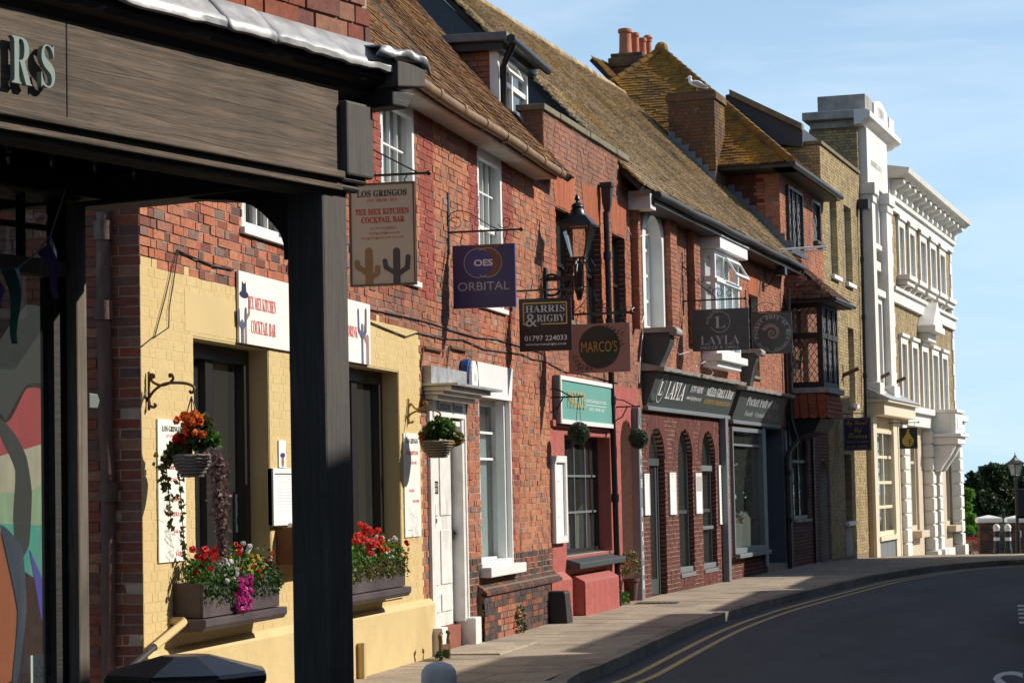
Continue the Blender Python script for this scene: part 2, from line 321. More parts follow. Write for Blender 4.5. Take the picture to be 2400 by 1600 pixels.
M['tile_e'] = m_pieces('buff_brown_tile', TILE, lichen=(.36, .22, .03), lichen_amt=.6, lich_lo=.5, grime=(.045, .035, .022), grime_amt=.75, gscale=.55)
M['tile_o'] = m_pieces('orange_lichen_tile', [(0, (.24, .12, .03)), (.5, (.32, .16, .03)), (1, (.18, .10, .04))], lichen=(.44, .20, .015), lichen_amt=.7, lich_lo=.49, grime=(.05, .035, .022), grime_amt=.7)
M['tile_f'] = m_pieces('brown_porch_tile', [(0, (.13, .065, .045)), (.5, (.20, .09, .055)), (1, (.10, .07, .06))], lichen=(.28, .15, .04), lichen_amt=.4, lich_lo=.55, grime_amt=.5)
M['tile_hung'] = m_pieces('red_hung_tile', [(0, (.33, .09, .04)), (.5, (.38, .11, .05)), (1, (.27, .08, .04))], grime_amt=.4)
M['slate'] = m_pieces('blue_slate', [(0, (.055, .065, .08)), (.5, (.085, .095, .115)), (1, (.045, .05, .06))], rough=.55, fine=.25, grime_amt=.25)
M['roof_under'] = m_plain('roof_underlay', (.04, .03, .022), .95, .3, 6, 0)
M['coping'] = m_plain('lichened_coping', (.20, .17, .11), .9, .45, 7, .6, 50, dirt=(.07, .06, .05), dirt_amt=.6)
M['pot'] = m_plain('terracotta_pot', (.44, .145, .07), .8, .3, 6, .3, 50, dirt=(.25, .12, .08), dirt_amt=.5)
M['alarm_blue'] = m_plain('blue_plastic', (.02, .09, .30), .4, .1)
M['txt_cream'] = m_plain('cream_lettering', (.62, .57, .45), .5, .05, bmp=0)
M['txt_white'] = m_plain('white_lettering', (.80, .80, .80), .5, .05, bmp=0)
M['txt_grey'] = m_plain('pale_grey_lettering', (.46, .47, .50), .5, .05, bmp=0)
M['txt_red'] = m_plain('red_lettering', (.50, .07, .045), .5, .1, bmp=0)
M['txt_redbright'] = m_plain('bright_red_lettering', (.62, .07, .06), .5, .1, bmp=0)
M['txt_dark'] = m_plain('dark_green_lettering', (.045, .055, .035), .5, .1, bmp=0)
M['txt_gold'] = m_plain('gold_lettering', (.52, .33, .08), .4, .1, bmp=0)
M['txt_black'] = m_plain('black_lettering', (.015, .015, .015), .5, .1, bmp=0)
M['print_grey'] = m_plain('grey_print', (.42, .40, .38), .6, .1, bmp=0)
M['board_cream'] = m_plain('cream_sign_board', (.52, .43, .33), .5, .05, 3, .02)
M['board_white'] = m_plain('white_sign_board', (.82, .79, .72), .5, .05, 3, .02)
M['paper'] = m_plain('white_paper', (.82, .82, .80), .6, .05, 3, 0)
M['navy'] = m_plain('navy_sign', (.03, .032, .13), .32, .08, 3, .02)
M['navy_dk'] = m_plain('dark_navy_sign', (.022, .024, .065), .35, .1, 3, .02)
M['blue_edge'] = m_plain('blue_sign_edge', (.05, .07, .32), .4, .05)
M['orb_blue'] = m_plain('sign_blue', (.045, .055, .22), .35, .05, bmp=0)
M['cactus_blue'] = m_plain('slate_blue_print', (.085, .10, .17), .5, .05, bmp=0)
M['orb_brown'] = m_plain('sign_brown', (.16, .065, .025), .35, .05, bmp=0)
M['cactus_brown'] = m_plain('cactus_tan', (.28, .155, .065), .5, .05, bmp=0)
M['cactus_dark'] = m_plain('cactus_charcoal', (.055, .052, .06), .5, .05, bmp=0)
M['rose'] = m_plain('dusky_pink_sign', (.33, .18, .145), .5, .06, 3, .02)
M['green_disc'] = m_plain('bottle_green_print', (.022, .04, .032), .3, .2, 2, 0)
M['teal'] = m_plain('teal_sign', (.125, .335, .29), .5, .06, 3, .02)
M['teal_dk'] = m_plain('dark_teal', (.03, .14, .10), .4, .06, 3, .02)
M['shell'] = m_plain('shell_print', (.33, .25, .23), .5, .3, 40, .1)
M['fig'] = m_plain('fig_gold', (.50, .34, .06), .5, .1, bmp=0)
def m_road():
    mm, t, b, o = nodes('asphalt')
    c = ramp(t, pos_noise(t, 220, 3, .6), [(.3, (.028, .031, .036)), (.55, (.056, .060, .068)), (.75, (.12, .125, .135))])
    c = mixc(t, c, ramp(t, pos_noise(t, .5, 5, .6, (1.6, .35, 1)), [(.35, grey(.72)), (.65, grey(1.25))]), 1.0, 'MULTIPLY')
    c = mixc(t, c, (.16, .155, .15), ramp(t, pos_noise(t, 3.2, 7, .75, (1, .4, 1)), [(.6, grey(0)), (.74, grey(.35))]))
    v = N(t, 'ShaderNodeTexVoronoi', Scale=.9); v.feature = 'DISTANCE_TO_EDGE'; g = t.nodes.new('ShaderNodeNewGeometry'); wn = N(t, 'ShaderNodeTexNoise', Scale=2.5, Detail=4); ad = N(t, 'ShaderNodeMixRGB'); ad.inputs[0].default_value = .12
    t.links.new(g.outputs['Position'], wn.inputs['Vector']); t.links.new(g.outputs['Position'], ad.inputs[1]); t.links.new(wn.outputs['Color'], ad.inputs[2]); t.links.new(ad.outputs[0], v.inputs['Vector'])
    c = mixc(t, c, (.018, .018, .02), ramp(t, v.outputs['Distance'], [(.004, grey(.55)), (.012, grey(0))]))
    t.links.new(c, b.inputs['Base Color']); b.inputs['Roughness'].default_value = .82; bump(t, b, pos_noise(t, 160, 4, .7), .8, .01); return mm
M['asphalt'] = m_road()
M['line_yellow'] = m_plain('yellow_road_paint', (.55, .42, .17), .8, .35, 18, .5, 90, dirt=(.2, .17, .1), dirt_amt=.6)
M['line_white'] = m_plain('white_road_paint', (.6, .6, .6), .8, .35, 18, .5, 90)
M['slab'] = m_pieces('paving_slab', [(0, (.37, .30, .225)), (.5, (.43, .355, .27)), (1, (.32, .265, .205))], rough=.9, fine=.38, grime=(.14, .115, .09), grime_amt=.7, bscale=60, gscale=1.6)
M['kerb'] = m_pieces('kerb_stone', [(0, (.26, .23, .18)), (.5, (.32, .28, .22)), (1, (.22, .19, .15))], rough=.9, fine=.35, grime=(.09, .08, .065), grime_amt=.6)
M['joint'] = m_plain('paving_joint', (.09, .08, .065), .95, .3, 9, 0)
M['earth'] = m_plain('far_ground', (.13, .15, .08), .95, .3, .05, 0)
M['sack'] = m_plain('black_plastic', (.012, .012, .013), .28, .2, 8, .1)
M['gull_white'] = m_plain('white_feathers', (.78, .78, .77), .7, .06, 30, .2)
M['gull_grey'] = m_plain('grey_feathers', (.33, .35, .38), .7, .1, 30, .2)
M['gull_yellow'] = m_plain('yellow_beak', (.6, .36, .05), .5, .1)
M['cable'] = m_plain('black_cable', (.03, .022, .018), .6, .2)
M['copper'] = m_plain('dull_brown_metal', (.12, .07, .04), .5, .3)
# ------------------------------------------------------------------ building helpers
PAINTED = {'brick_yellow', 'brick_pink'}
BRICK_UNIT = None
def unit_box():
    global BRICK_UNIT
    if BRICK_UNIT is None:
        b = MB(); b.box(-.5, .5, -.5, .5, -.5, .5); BRICK_UNIT = b.mesh('brick')
    return BRICK_UNIT
_piece = {}
def piece_mesh(name, mt):
    k = (name, mt.name)
    if k not in _piece:
        b = MB(); b.box(-.5, .5, -.5, .5, -.5, .5); me = b.mesh(name); me.materials.append(mt); _piece[k] = me
    return _piece[k]
def hole_span(h, z):
    """horizontal extent of an opening at height z (arched heads included)"""
    if not (h['w0'] < z < h['w1']): return None
    if h.get('arch'):
        zs = h['w1']-h['arch']
        if z > zs:
            c = (h['u0']+h['u1'])/2; a = (h['u1']-h['u0'])/2; t = 1-((z-zs)/h['arch'])**2
            return c-a*math.sqrt(max(t, 0)), c+a*math.sqrt(max(t, 0))
    return h['u0'], h['u1']
def H(u0, u1, w0, w1, arch=0): return dict(u0=min(u0, u1), u1=max(u0, u1), w0=w0, w1=w1, arch=arch)
def wall(parent, u0, u1, w0, w1, holes, y0, y1, mt, name='wall'):
    """solid wall with openings: front at y0, back at y1"""
    b = MB(); us = sorted({u0, u1, *[min(max(h[k], u0), u1) for h in holes for k in ('u0', 'u1')]}); ws = sorted({w0, w1, *[min(max(h[k], w0), w1) for h in holes for k in ('w0', 'w1')]})
    def solid(i, j):
        if i < 0 or j < 0 or i >= len(us)-1 or j >= len(ws)-1: return False
        cu, cw = (us[i]+us[i+1])/2, (ws[j]+ws[j+1])/2
        return not any(h['u0'] < cu < h['u1'] and h['w0'] < cw < h['w1'] for h in holes)
    for i in range(len(us)-1):
        for j in range(len(ws)-1):
            if not solid(i, j): continue
            a, c, d, e = us[i], us[i+1], ws[j], ws[j+1]
            b.quad((a, y0, d), (c, y0, d), (c, y0, e), (a, y0, e)); b.quad((a, y1, d), (a, y1, e), (c, y1, e), (c, y1, d))
            if not solid(i-1, j): b.quad((a, y0, d), (a, y0, e), (a, y1, e), (a, y1, d))
            if not solid(i+1, j): b.quad((c, y0, d), (c, y1, d), (c, y1, e), (c, y0, e))
            if not solid(i, j-1): b.quad((a, y0, d), (a, y1, d), (c, y1, d), (c, y0, d))
            if not solid(i, j+1): b.quad((a, y0, e), (c, y0, e), (c, y1, e), (a, y1, e))
    for h in holes:
        if h.get('arch'):
            zs = h['w1']-h['arch']; n = 14; c = (h['u0']+h['u1'])/2; a = (h['u1']-h['u0'])/2
            P = [(c-a*math.cos(math.pi*i/n), zs+h['arch']*math.sin(math.pi*i/n)) for i in range(n+1)]
            for i in range(n):
                (x1, z1), (x2, z2) = P[i], P[i+1]
                b.quad((x1, y0, z1), (x2, y0, z2), (x2, y0, h['w1']), (x1, y0, h['w1'])); b.quad((x1, y0, z1), (x1, y1, z1), (x2, y1, z2), (x2, y0, z2))
    return b.build(name, mt, parent)
def bricks(front, parent, u0, u1, w0, w1, holes, y, pick, keep=300, course=.075, joint=.01, thick=.03, prot=.007, seed=1, bond='flemish', own_name='brick', y_fn=None, used=None, axis='x', jitter=1.0):
    """real bricks standing proud of the mortar; pick(u, w) names the material of each (None = no brick)"""
    rnd = random.Random(seed); out = []
    k0 = 0; z = w0
    while z < w1-.02:
        zt = min(z+course-joint, w1); x = u0-(.17 if k0 % 2 else 0)+rnd.uniform(-.01, .01); i = k0 % 2
        while x < u1:
            L = (.215 if i % 2 == 0 else .1025) if bond == 'flemish' else .215
            a, c = max(x, u0), min(x+L, u1); x += L+joint; i += 1
            if c-a < .025: continue
            segs = [(a, c)]
            for h in holes:
                sp = hole_span(h, (z+zt)/2)
                if sp:
                    ns = []
                    for (p, r_) in segs:
                        if r_ <= sp[0] or p >= sp[1]: ns.append((p, r_))
                        else:
                            if sp[0]-p > .02: ns.append((p, sp[0]))
                            if r_-sp[1] > .02: ns.append((sp[1], r_))
                    segs = ns
            for (p, r_) in segs:
                mt = pick((p+r_)/2, (z+zt)/2)
                if mt: out.append((p, r_, z, zt, mt, y+rnd.uniform(-.0035, .0035)*jitter if mt not in PAINTED else y+.0012+rnd.uniform(-.0007, .0007)))
        z += course; k0 += 1
    vis = []
    for i, (p, r_, a, c, mt, yy) in enumerate(out):
        X, Y, d = project(front.world((p+r_)/2, -yy, (a+c)/2) if axis == 'x' else front.world(yy, -(p+r_)/2, (a+c)/2))
        if 0 < X < 2400 and 0 < Y < 1600: vis.append((d, i))
    vis.sort(); own = {i for d, i in vis[:keep]}
    groups = {}
    for i, (p, r_, a, c, mt, yy) in enumerate(out):
        yo = y_fn((p+r_)/2, (a+c)/2) if y_fn else 0
        if i in own:
            o = bpy.data.objects.new(own_name, piece_mesh(own_name, M[mt])); COL.objects.link(o); o.parent = parent
            sx = r_-p; sz = c-a
            if axis == 'x': o.location = ((p+r_)/2, yy+yo+thick/2-prot, (a+c)/2); o.scale = (sx, thick, sz)
            else: o.location = (yy+yo+thick/2-prot, (p+r_)/2, (a+c)/2); o.scale = (thick, sx, sz)
            kj = jitter*(.1 if mt in PAINTED else 1); o.rotation_euler = (rnd.uniform(-.01, .01)*kj, rnd.uniform(-.006, .006)*kj, rnd.uniform(-.012, .012)*kj)
        else:
            b = groups.setdefault(mt, MB()); f = yy+yo-prot; g = f+thick; n = len(b.v); e = rnd.uniform(-.002, .002)*jitter*(.12 if mt in PAINTED else 1)
            if axis == 'x': b.v += [(p, f+e, a), (r_, f-e, a), (r_, f-e, c), (p, f+e, c), (p, g, a), (r_, g, a), (r_, g, c), (p, g, c)]
            else: b.v += [(f, p, a), (f, r_, a), (f, r_, c), (f, p, c), (g, p, a), (g, r_, a), (g, r_, c), (g, p, c)]
            for q_ in ((0, 1, 2, 3), (0, 4, 5, 1), (1, 5, 6, 2), (2, 6, 7, 3), (3, 7, 4, 0)): b.f.append(tuple(n+j for j in q_)); b.m.append(0)
    for mt, b in groups.items(): b.build('brickwork', M[mt], parent, kind='stuff')
    return len(out)
def jamb_bricks(parent, h, y0, y1, mt, course=.075, side=1):
    """brick ends lining the far jamb of an opening"""
    b = MB(); z = h['w0']
    while z < h['w1']-.02:
        zt = min(z+course-.01, h['w1']); sp = hole_span(h, (z+zt)/2)
        if sp: u = sp[1]; b.box(u-.006, u+.012, y0, y1, z, zt)
        z += course
    return b.build('jamb_brick', mt, parent, kind='stuff')
def arch_ring(parent, h, y, mt, depth=.11, bw=.07, proj=.012, name='arch_brick', fan=None):
    """voussoirs round an arched head, or a splayed flat arch when the head is square"""
    b = MB(); c = (h['u0']+h['u1'])/2; a = (h['u1']-h['u0'])/2
    if h.get('arch'):
        zs = h['w1']-h['arch']; n = max(7, int(math.pi*(a+h['arch'])/2/bw))
        for i in range(n):
            t0 = math.pi*(i+.06)/n; t1 = math.pi*(i+.94)/n; pts = []
            for (t, k) in ((t0, 0), (t1, 0), (t1, depth), (t0, depth)): pts.append((c-(a+k)*math.cos(t), y-proj, zs+(h['arch']+k)*math.sin(t)))
            b.prism(pts, (0, .03, 0))
    else:
        n = max(4, int(2*a/bw)); sp = depth*.35
        for i in range(n):
            x0, x1 = h['u0']+2*a*(i+.05)/n, h['u0']+2*a*(i+.95)/n; t0, t1 = (x0-c)/a, (x1-c)/a
            b.prism([(x0, y-proj, h['w1']), (x1, y-proj, h['w1']), (x1+t1*sp, y-proj, h['w1']+depth), (x0+t0*sp, y-proj, h['w1']+depth)], (0, .03, 0))
    return b.build(name, mt, parent)
def arc_pts(h, inset, n=14):
    zs = h['w1']-h['arch']; c = (h['u0']+h['u1'])/2; a = (h['u1']-h['u0'])/2-inset; r = h['arch']-inset
    return [(c-a*math.cos(math.pi*i/n), zs+r*math.sin(math.pi*i/n)) for i in range(n+1)]
def window(parent, h, y, mt, nx=2, ny=2, fw=.05, bar=.022, thick=.05, sill=None, glass='glass', meeting=False, mbar=.045, sill_mat=None, name='window', split=None, bar_mat=None, sill_proj=.06, sill_h=.06):
    """window set in opening h with its glass at y; own panes"""
    u0, u1, w0, w1 = h['u0'], h['u1'], h['w0'], h['w1']; b = MB(); e = .001
    if h.get('arch'):
        zs = w1-h['arch']; b.box(u0+e, u0+fw, y-thick, y, w0, zs); b.box(u1-fw, u1-e, y-thick, y, w0, zs)
        o_, i_ = arc_pts(h, e), arc_pts(h, fw)
        for k in range(len(o_)-1):
            b.prism([(o_[k][0], y-thick, o_[k][1]), (o_[k+1][0], y-thick, o_[k+1][1]), (i_[k+1][0], y-thick, i_[k+1][1]), (i_[k][0], y-thick, i_[k][1])], (0, thick, 0))
        b.box(u0+e, u1-e, y-thick-.004, y, w0, w0+fw*1.3)
    else:
        b.box(u0+e, u0+fw, y-thick, y, w0+e, w1-e); b.box(u1-fw, u1-e, y-thick, y, w0+e, w1-e)
        b.box(u0+fw, u1-fw, y-thick, y, w1-fw, w1-e); b.box(u0+fw, u1-fw, y-thick, y, w0+e, w0+fw*1.2)
    iu0, iu1, iw0, iw1 = u0+fw, u1-fw, w0+fw*1.2, w1-fw
    us = [iu0+(iu1-iu0)*i/nx for i in range(nx+1)]; ws = split if split else [iw0+(iw1-iw0)*j/ny for j in range(ny+1)]
    if split: ws = [iw0]+[w0+(w1-w0)*s for s in split]+[iw1]
    bm_ = bar_mat and MB() or b
    for x in us[1:-1]: bm_.box(x-bar/2, x+bar/2, y-thick*.7, y-.003, iw0, iw1)
    for j, z in enumerate(ws[1:-1]):
        wd = mbar if (meeting and j == (len(ws)-3)//2) else bar
        for i in range(len(us)-1): bm_.box(us[i]+bar/2*(i > 0), us[i+1]-bar/2*(i < len(us)-2), y-thick*(.9 if wd > bar else .7), y-.003, z-wd/2, z+wd/2)
    wo_ = b.build(name, mt, parent, bevel=.003)
    if bar_mat and bm_.f: bm_.build('glazing_bar', bar_mat, wo_)
    gm = M[glass]
    for i in range(len(us)-1):
        for j in range(len(ws)-1):
            a, c, d, e_ = us[i], us[i+1], ws[j], ws[j+1]
            p = bpy.data.objects.new('pane', piece_mesh('pane', gm)); COL.objects.link(p); p.parent = wo_
            top = e_
            p.location = ((a+c)/2, y-.008, (d+top)/2); p.scale = (c-a+.004, .004, top-d+.004); p.rotation_euler = (random.uniform(-.006, .006), 0, random.uniform(-.008, .008))
    if sill:
        s = MB(); s.box(u0-.05, u1+.05, -sill_proj, y-thick-.002, w0-sill_h, w0-.002); s.build('sill', sill_mat or mt, wo_, bevel=.005)
    return wo_
def roof(parent, front, P0, U, S, poly, mt, tw=.165, gauge=.1, th=.016, keep=0, under=True, name='tile', seed=3, sag=None, jit=1.0, ub=None):
    """tiled slope: poly in (along, up-slope) metres from P0; U along the eaves, S up the slope"""
    U = Vector(U).normalized(); S = Vector(S).normalized(); Nn = U.cross(S).normalized()
    if Nn.z < 0: Nn = -Nn
    P0 = Vector(P0); rnd = random.Random(seed)
    def inside(a, c):
        r_ = False; n = len(poly)
        for i in range(n):
            (x1, y1), (x2, y2) = poly[i], poly[(i+1) % n]
            if (y1 > c) != (y2 > c) and a < (x2-x1)*(c-y1)/(y2-y1)+x1: r_ = not r_
        return r_
    amin, amax = min(p[0] for p in poly), max(p[0] for p in poly); smin, smax = min(p[1] for p in poly), max(p[1] for p in poly)
    tiles = []; k = 0; s = smin
    Rm = Matrix((U, S, Nn)).transposed()
    while s < smax:
        a = amin-(tw/2 if k % 2 else 0)
        while a < amax:
            if inside(a+tw/2, s+gauge*.5): tiles.append((a+rnd.uniform(-.004, .004)*jit, s+rnd.uniform(-.006, .006)*jit, rnd.uniform(-.003, .004)*jit, rnd.uniform(-.03, .03)*jit))
            a += tw
        s += gauge; k += 1
    vis = []
    if keep:
        Mw = parent.matrix_basis
        for i, t in enumerate(tiles):
            p = Mw @ (P0+U*t[0]+S*t[1]); X, Y, d = project(p)
            if 0 < X < 2400 and 0 < Y < 1600: vis.append((d, i))
        vis.sort()
    own = {i for d, i in vis[:keep]}
    b = MB(); tl = gauge*1.45
    for i, (a, s, dz, tw_) in enumerate(tiles):
        sg = sag(a, s) if sag else 0
        if i in own:
            o = bpy.data.objects.new(name, piece_mesh(name, mt)); COL.objects.link(o); o.parent = parent
            c = P0+U*(a+tw/2)+S*(s+tl/2)+Nn*(th*.9+dz+sg)
            o.matrix_basis = Matrix.Translation(c) @ (Rm @ Matrix.Rotation(-th/tl*.9, 3, 'X') @ Matrix.Rotation(tw_*.4, 3, 'Z')).to_4x4() @ Matrix.Diagonal((tw-.005, tl, th, 1))
        else:
            n = len(b.v); c0 = P0+U*a+S*s+Nn*(sg+dz)
            lo, hi = Nn*(th*1.9), Nn*(th*.9); w = U*(tw-.005); tp = S*tl; tws = S*(tw_*tw)
            b.v += [tuple(x) for x in (c0, c0+w+tws, c0+w+lo+tws, c0+lo, c0+tp+hi, c0+tp+w+hi)]
            for f in ((0, 1, 2, 3), (3, 2, 5, 4), (0, 3, 4), (1, 5, 2)): b.f.append(tuple(n+j for j in f)); b.m.append(0)
    if b.f: b.build('tiling', mt, parent, kind='stuff')
    if under:
        ub_ = MB(); pts = [tuple(P0+U*a+S*c+Nn*((sag(a, c) if sag else 0)-.01)) for a, c in poly]; ub_.prism(pts, -Nn*.08); ub_.build('roof_deck', M['roof_under'], parent)
# ------------------------------------------------------------------ lettering
def style(s, st):
    base = {'serif': (0x1D400, 0x1D41A, 0x1D7CE), 'italic': (0x1D468, 0x1D482, None), 'script': (0x1D4D0, 0x1D4EA, None), 'black': (0x1D56C, 0x1D586, None), 'sans': None}[st]
    if not base: return s
    o = ''
    for ch in s:
        if 'A' <= ch <= 'Z': o += chr(base[0]+ord(ch)-65)
        elif 'a' <= ch <= 'z': o += chr(base[1]+ord(ch)-97)
        elif '0' <= ch <= '9' and base[2]: o += chr(base[2]+ord(ch)-48)
        else: o += ch
    return o
_tcache = {}
def text_raw(s, st='sans', bold=0):
    k = (s, st, bold)
    if k in _tcache: return _tcache[k]
    c = bpy.data.curves.new('lettering', 'FONT'); c.body = style(s, st); c.size = 1; c.offset = bold; c.resolution_u = 3; c.extrude = .0
    o = bpy.data.objects.new('lettering', c); me = o.to_mesh()
    v = [tuple(p.co) for p in me.vertices]; f = [tuple(p.vertices) for p in me.polygons]
    o.to_mesh_clear(); bpy.data.objects.remove(o); bpy.data.curves.remove(c)
    if not v: v = [(0, 0, 0), (1, 0, 0), (1, 1, 0)]; f = [(0, 1, 2)]
    _tcache[k] = (v, f); return v, f
def letters(parent, lines, mt, plane, ext=.003, name='lettering'):
    """lines: (text, x0, x1, z0, z1[, style, bold]) fitted into boxes in sign coordinates; plane maps (a, b, out) to local xyz"""
    o = None
    for ln in lines:
        b = MB(); s, x0, x1, z0, z1 = ln[:5]; st = ln[5] if len(ln) > 5 else 'sans'; bd = ln[6] if len(ln) > 6 else .0
        v, f = text_raw(s, st, bd); mnx = min(p[0] for p in v); mxx = max(p[0] for p in v); mny = min(p[1] for p in v); mxy = max(p[1] for p in v)
        sx = (x1-x0)/max(mxx-mnx, 1e-6); sy = (z1-z0)/max(mxy-mny, 1e-6)
        b.v = [tuple(plane(x0+(p[0]-mnx)*sx, z0+(p[1]-mny)*sy, ext)) for p in v]; b.f = list(f)
        me = b.mesh(name); me.materials.append(M[mt] if isinstance(mt, str) else mt)
        o = bpy.data.objects.new(name, me); COL.objects.link(o); o.parent = parent
    return o
def arc_letters(parent, s, cx, cz, r, a0, a1, h, mt, plane, st='serif', ext=.004, name='lettering', inward=False):
    b = MB(); n_ = len(s)
    for i, ch in enumerate(s):
        if ch == ' ': continue
        a = R(a0+(a1-a0)*(i+.5)/n_); v, f = text_raw(ch, st, .0); w = max(p[0] for p in v); n = len(b.v); sc = h/.72; rot = a-math.pi/2 if not inward else a+math.pi/2
        for p in v:
            x = (p[0]-w/2)*sc; z = p[1]*sc
            if inward: z -= h*0
            X = cx+r*math.cos(a)+x*math.cos(rot)-z*math.sin(rot); Z = cz+r*math.sin(a)+x*math.sin(rot)+z*math.cos(rot); b.v.append(tuple(plane(X, Z, ext)))
        for q_ in f: b.f.append(tuple(n+j for j in q_)); b.m.append(0)
    me = b.mesh(name); me.materials.append(M[mt]); o = bpy.data.objects.new(name, me); COL.objects.link(o); o.parent = parent; return o
def shapes(parent, polys, mt, plane, ext=.002, name='print'):
    b = MB()
    for i, pl in enumerate(polys): b.poly([tuple(plane(a, c, ext+.00025*i)) for a, c in pl])
    me = b.mesh(name); me.materials.append(M[mt]); o = bpy.data.objects.new(name, me); COL.objects.link(o); o.parent = parent; return o
def disc(cx, cz, rx, rz=None, n=32, a0=0, a1=360): 
    rz = rz or rx; return [(cx+rx*math.cos(R(a0+(a1-a0)*i/n)), cz+rz*math.sin(R(a0+(a1-a0)*i/n))) for i in range(n)]
def ring(cx, cz, r, t, n=40, a0=0, a1=360):
    out = []
    for i in range(n):
        p, r_ = R(a0+(a1-a0)*i/n), R(a0+(a1-a0)*(i+1)/n)
        out.append([(cx+r*math.cos(p), cz+r*math.sin(p)), (cx+r*math.cos(r_), cz+r*math.sin(r_)), (cx+(r-t)*math.cos(r_), cz+(r-t)*math.sin(r_)), (cx+(r-t)*math.cos(p), cz+(r-t)*math.sin(p))])
    return out
def scroll(c, r0, r1, a0, a1, plane, n=22):
    """flat spiral path"""
    return [plane(c[0]+(r0+(r1-r0)*i/n)*math.cos(R(a0+(a1-a0)*i/n)), c[1]+(r0+(r1-r0)*i/n)*math.sin(R(a0+(a1-a0)*i/n)), 0) for i in range(n+1)]
def sgn_plane(th=.02):
    """hanging sign: a = distance out from the wall, b = height, face towards -x"""
    return lambda a, b, out=0: Vector((-th-out, -a, b))
def wall_plane(y): return lambda a, b, out=0: Vector((a, y-out, b))
# ------------------------------------------------------------------ planting
def leaf_cloud(b, rnd, n, sampler, size, flat=.5, mi=0, tri=False):
    for _ in range(n):
        p, nn = sampler(rnd); s = size*rnd.uniform(.6, 1.3)
        d = Vector((rnd.uniform(-1, 1), rnd.uniform(-1, 1), rnd.uniform(-1, 1)))+nn*flat
        if d.length < .01: continue
        d.normalize(); t = d.orthogonal().normalized(); t = Matrix.Rotation(rnd.uniform(0, 6.28), 3, d) @ t; w = d.cross(t)
        p = Vector(p); k = d*s*.18
        b.quad(tuple(p-t*s), tuple(p+w*s*.52+k), tuple(p+t*s), tuple(p-w*s*.52+k), mi)
def flower_heads(b, rnd, pts, r, petals=6, mi=0):
    for p in pts:
        p = Vector(p)
        for k in range(petals):
            d = Vector((rnd.uniform(-1, .7), rnd.uniform(-1, .3), rnd.uniform(-.4, 1))).normalized(); c = p+d*r*.5; t = d.orthogonal().normalized(); t = Matrix.Rotation(rnd.uniform(0, 6.28), 3, d) @ t; w = d.cross(t); s = r*rnd.uniform(.5, .8)
            b.quad(tuple(c-t*s), tuple(c-w*s), tuple(c+t*s), tuple(c+w*s), mi)
# ------------------------------------------------------------------ plan of the street
def gz(Y): return float(np.interp(Y, [-60, 50, 55, 60, 66, 73, 80, 90, 110, 200, 500, 6500], [0, 0, -.05, -.13, -.27, -.46, -.70, -1.15, -2.6, -9, -22, -24]))
FC = Front((-6.4, 16.08), 0.0)
def chain(fr, px, d):
    u = fr.u('f', *px); p = fr.world(u, 0, 0); return Front((p.x, p.y), d)
FD = chain(FC, (1262, 900), 2.2)
FE = chain(FD, (1465, 900), 4.1)
FF = chain(FE, (1803, 900), 4.6)
FH = chain(FF, (1986, 900), 5.05)
pa = at_depth('o', 823, 1000, 8.87)
FA = Front((pa.x, pa.y), 17.0)
HEND = FH.u('f', 2192, 900)
pe_ = FH.world(HEND, 0, 0)
FPOLY = [(2, -6.6), (16.08, -6.4), (FD.o.y, FD.o.x), (FE.o.y, FE.o.x), (FF.o.y, FF.o.x), (FH.o.y, FH.o.x), (pe_.y, pe_.x), (90, pe_.x+.9)]
def xf(Y): return float(np.interp(Y, [p[0] for p in FPOLY], [p[1] for p in FPOLY]))
# left kerb line, from the photograph, on the ground profile
kp = []
for px in [(1300, 1566), (1400, 1519), (1600, 1430), (1720, 1390), (1800, 1369), (1900, 1345), (2000, 1322), (2100, 1306), (2200, 1294), (2300, 1287)]:
    h = 0.
    for _ in range(8): p = on_z('f', px[0], px[1], h); h = gz(p.y)
    kp.append((p.x, p.y))
KP = [(-1.6, -20), (-1.7, 4), (-2.05, 10), (-3.1, 15.2)]+kp
KP += [(kp[-1][0]+1.1, kp[-1][1]+1.6), (kp[-1][0]+3.2, kp[-1][1]+2.9), (kp[-1][0]+7, kp[-1][1]+4), (kp[-1][0]+20, kp[-1][1]+6)]
def smooth(pts, n=10):
    P = [Vector((*p, 0)) for p in pts]; out = []
    for i in range(len(P)-1):
        a, b_, c, d = P[max(i-1, 0)], P[i], P[i+1], P[min(i+2, len(P)-1)]
        for k in range(n):
            t = k/n; out.append(.5*((2*b_)+(c-a)*t+(2*a-5*b_+4*c-d)*t*t+(3*b_-a-3*c+d)*t**3))
    out.append(P[-1]); return out
KL = smooth(KP)
def offset_line(L, d):
    out = []
    for i, p in enumerate(L):
        t = (L[min(i+1, len(L)-1)]-L[max(i-1, 0)]).normalized(); out.append(p+Vector((t.y, -t.x, 0))*d)
    return out
def resample(L, step):
    out = [L[0].copy()]; acc = 0
    for i in range(1, len(L)):
        seg = (L[i]-L[i-1]).length; d = L[i]-L[i-1]; s = 0
        while acc+seg-s >= step:
            s += step-acc; out.append(L[i-1]+d*(s/seg)); acc = 0
        acc += seg-s
    return out
def lift(p, h=0): return (p.x, p.y, gz(p.y)+h)
KH = .115
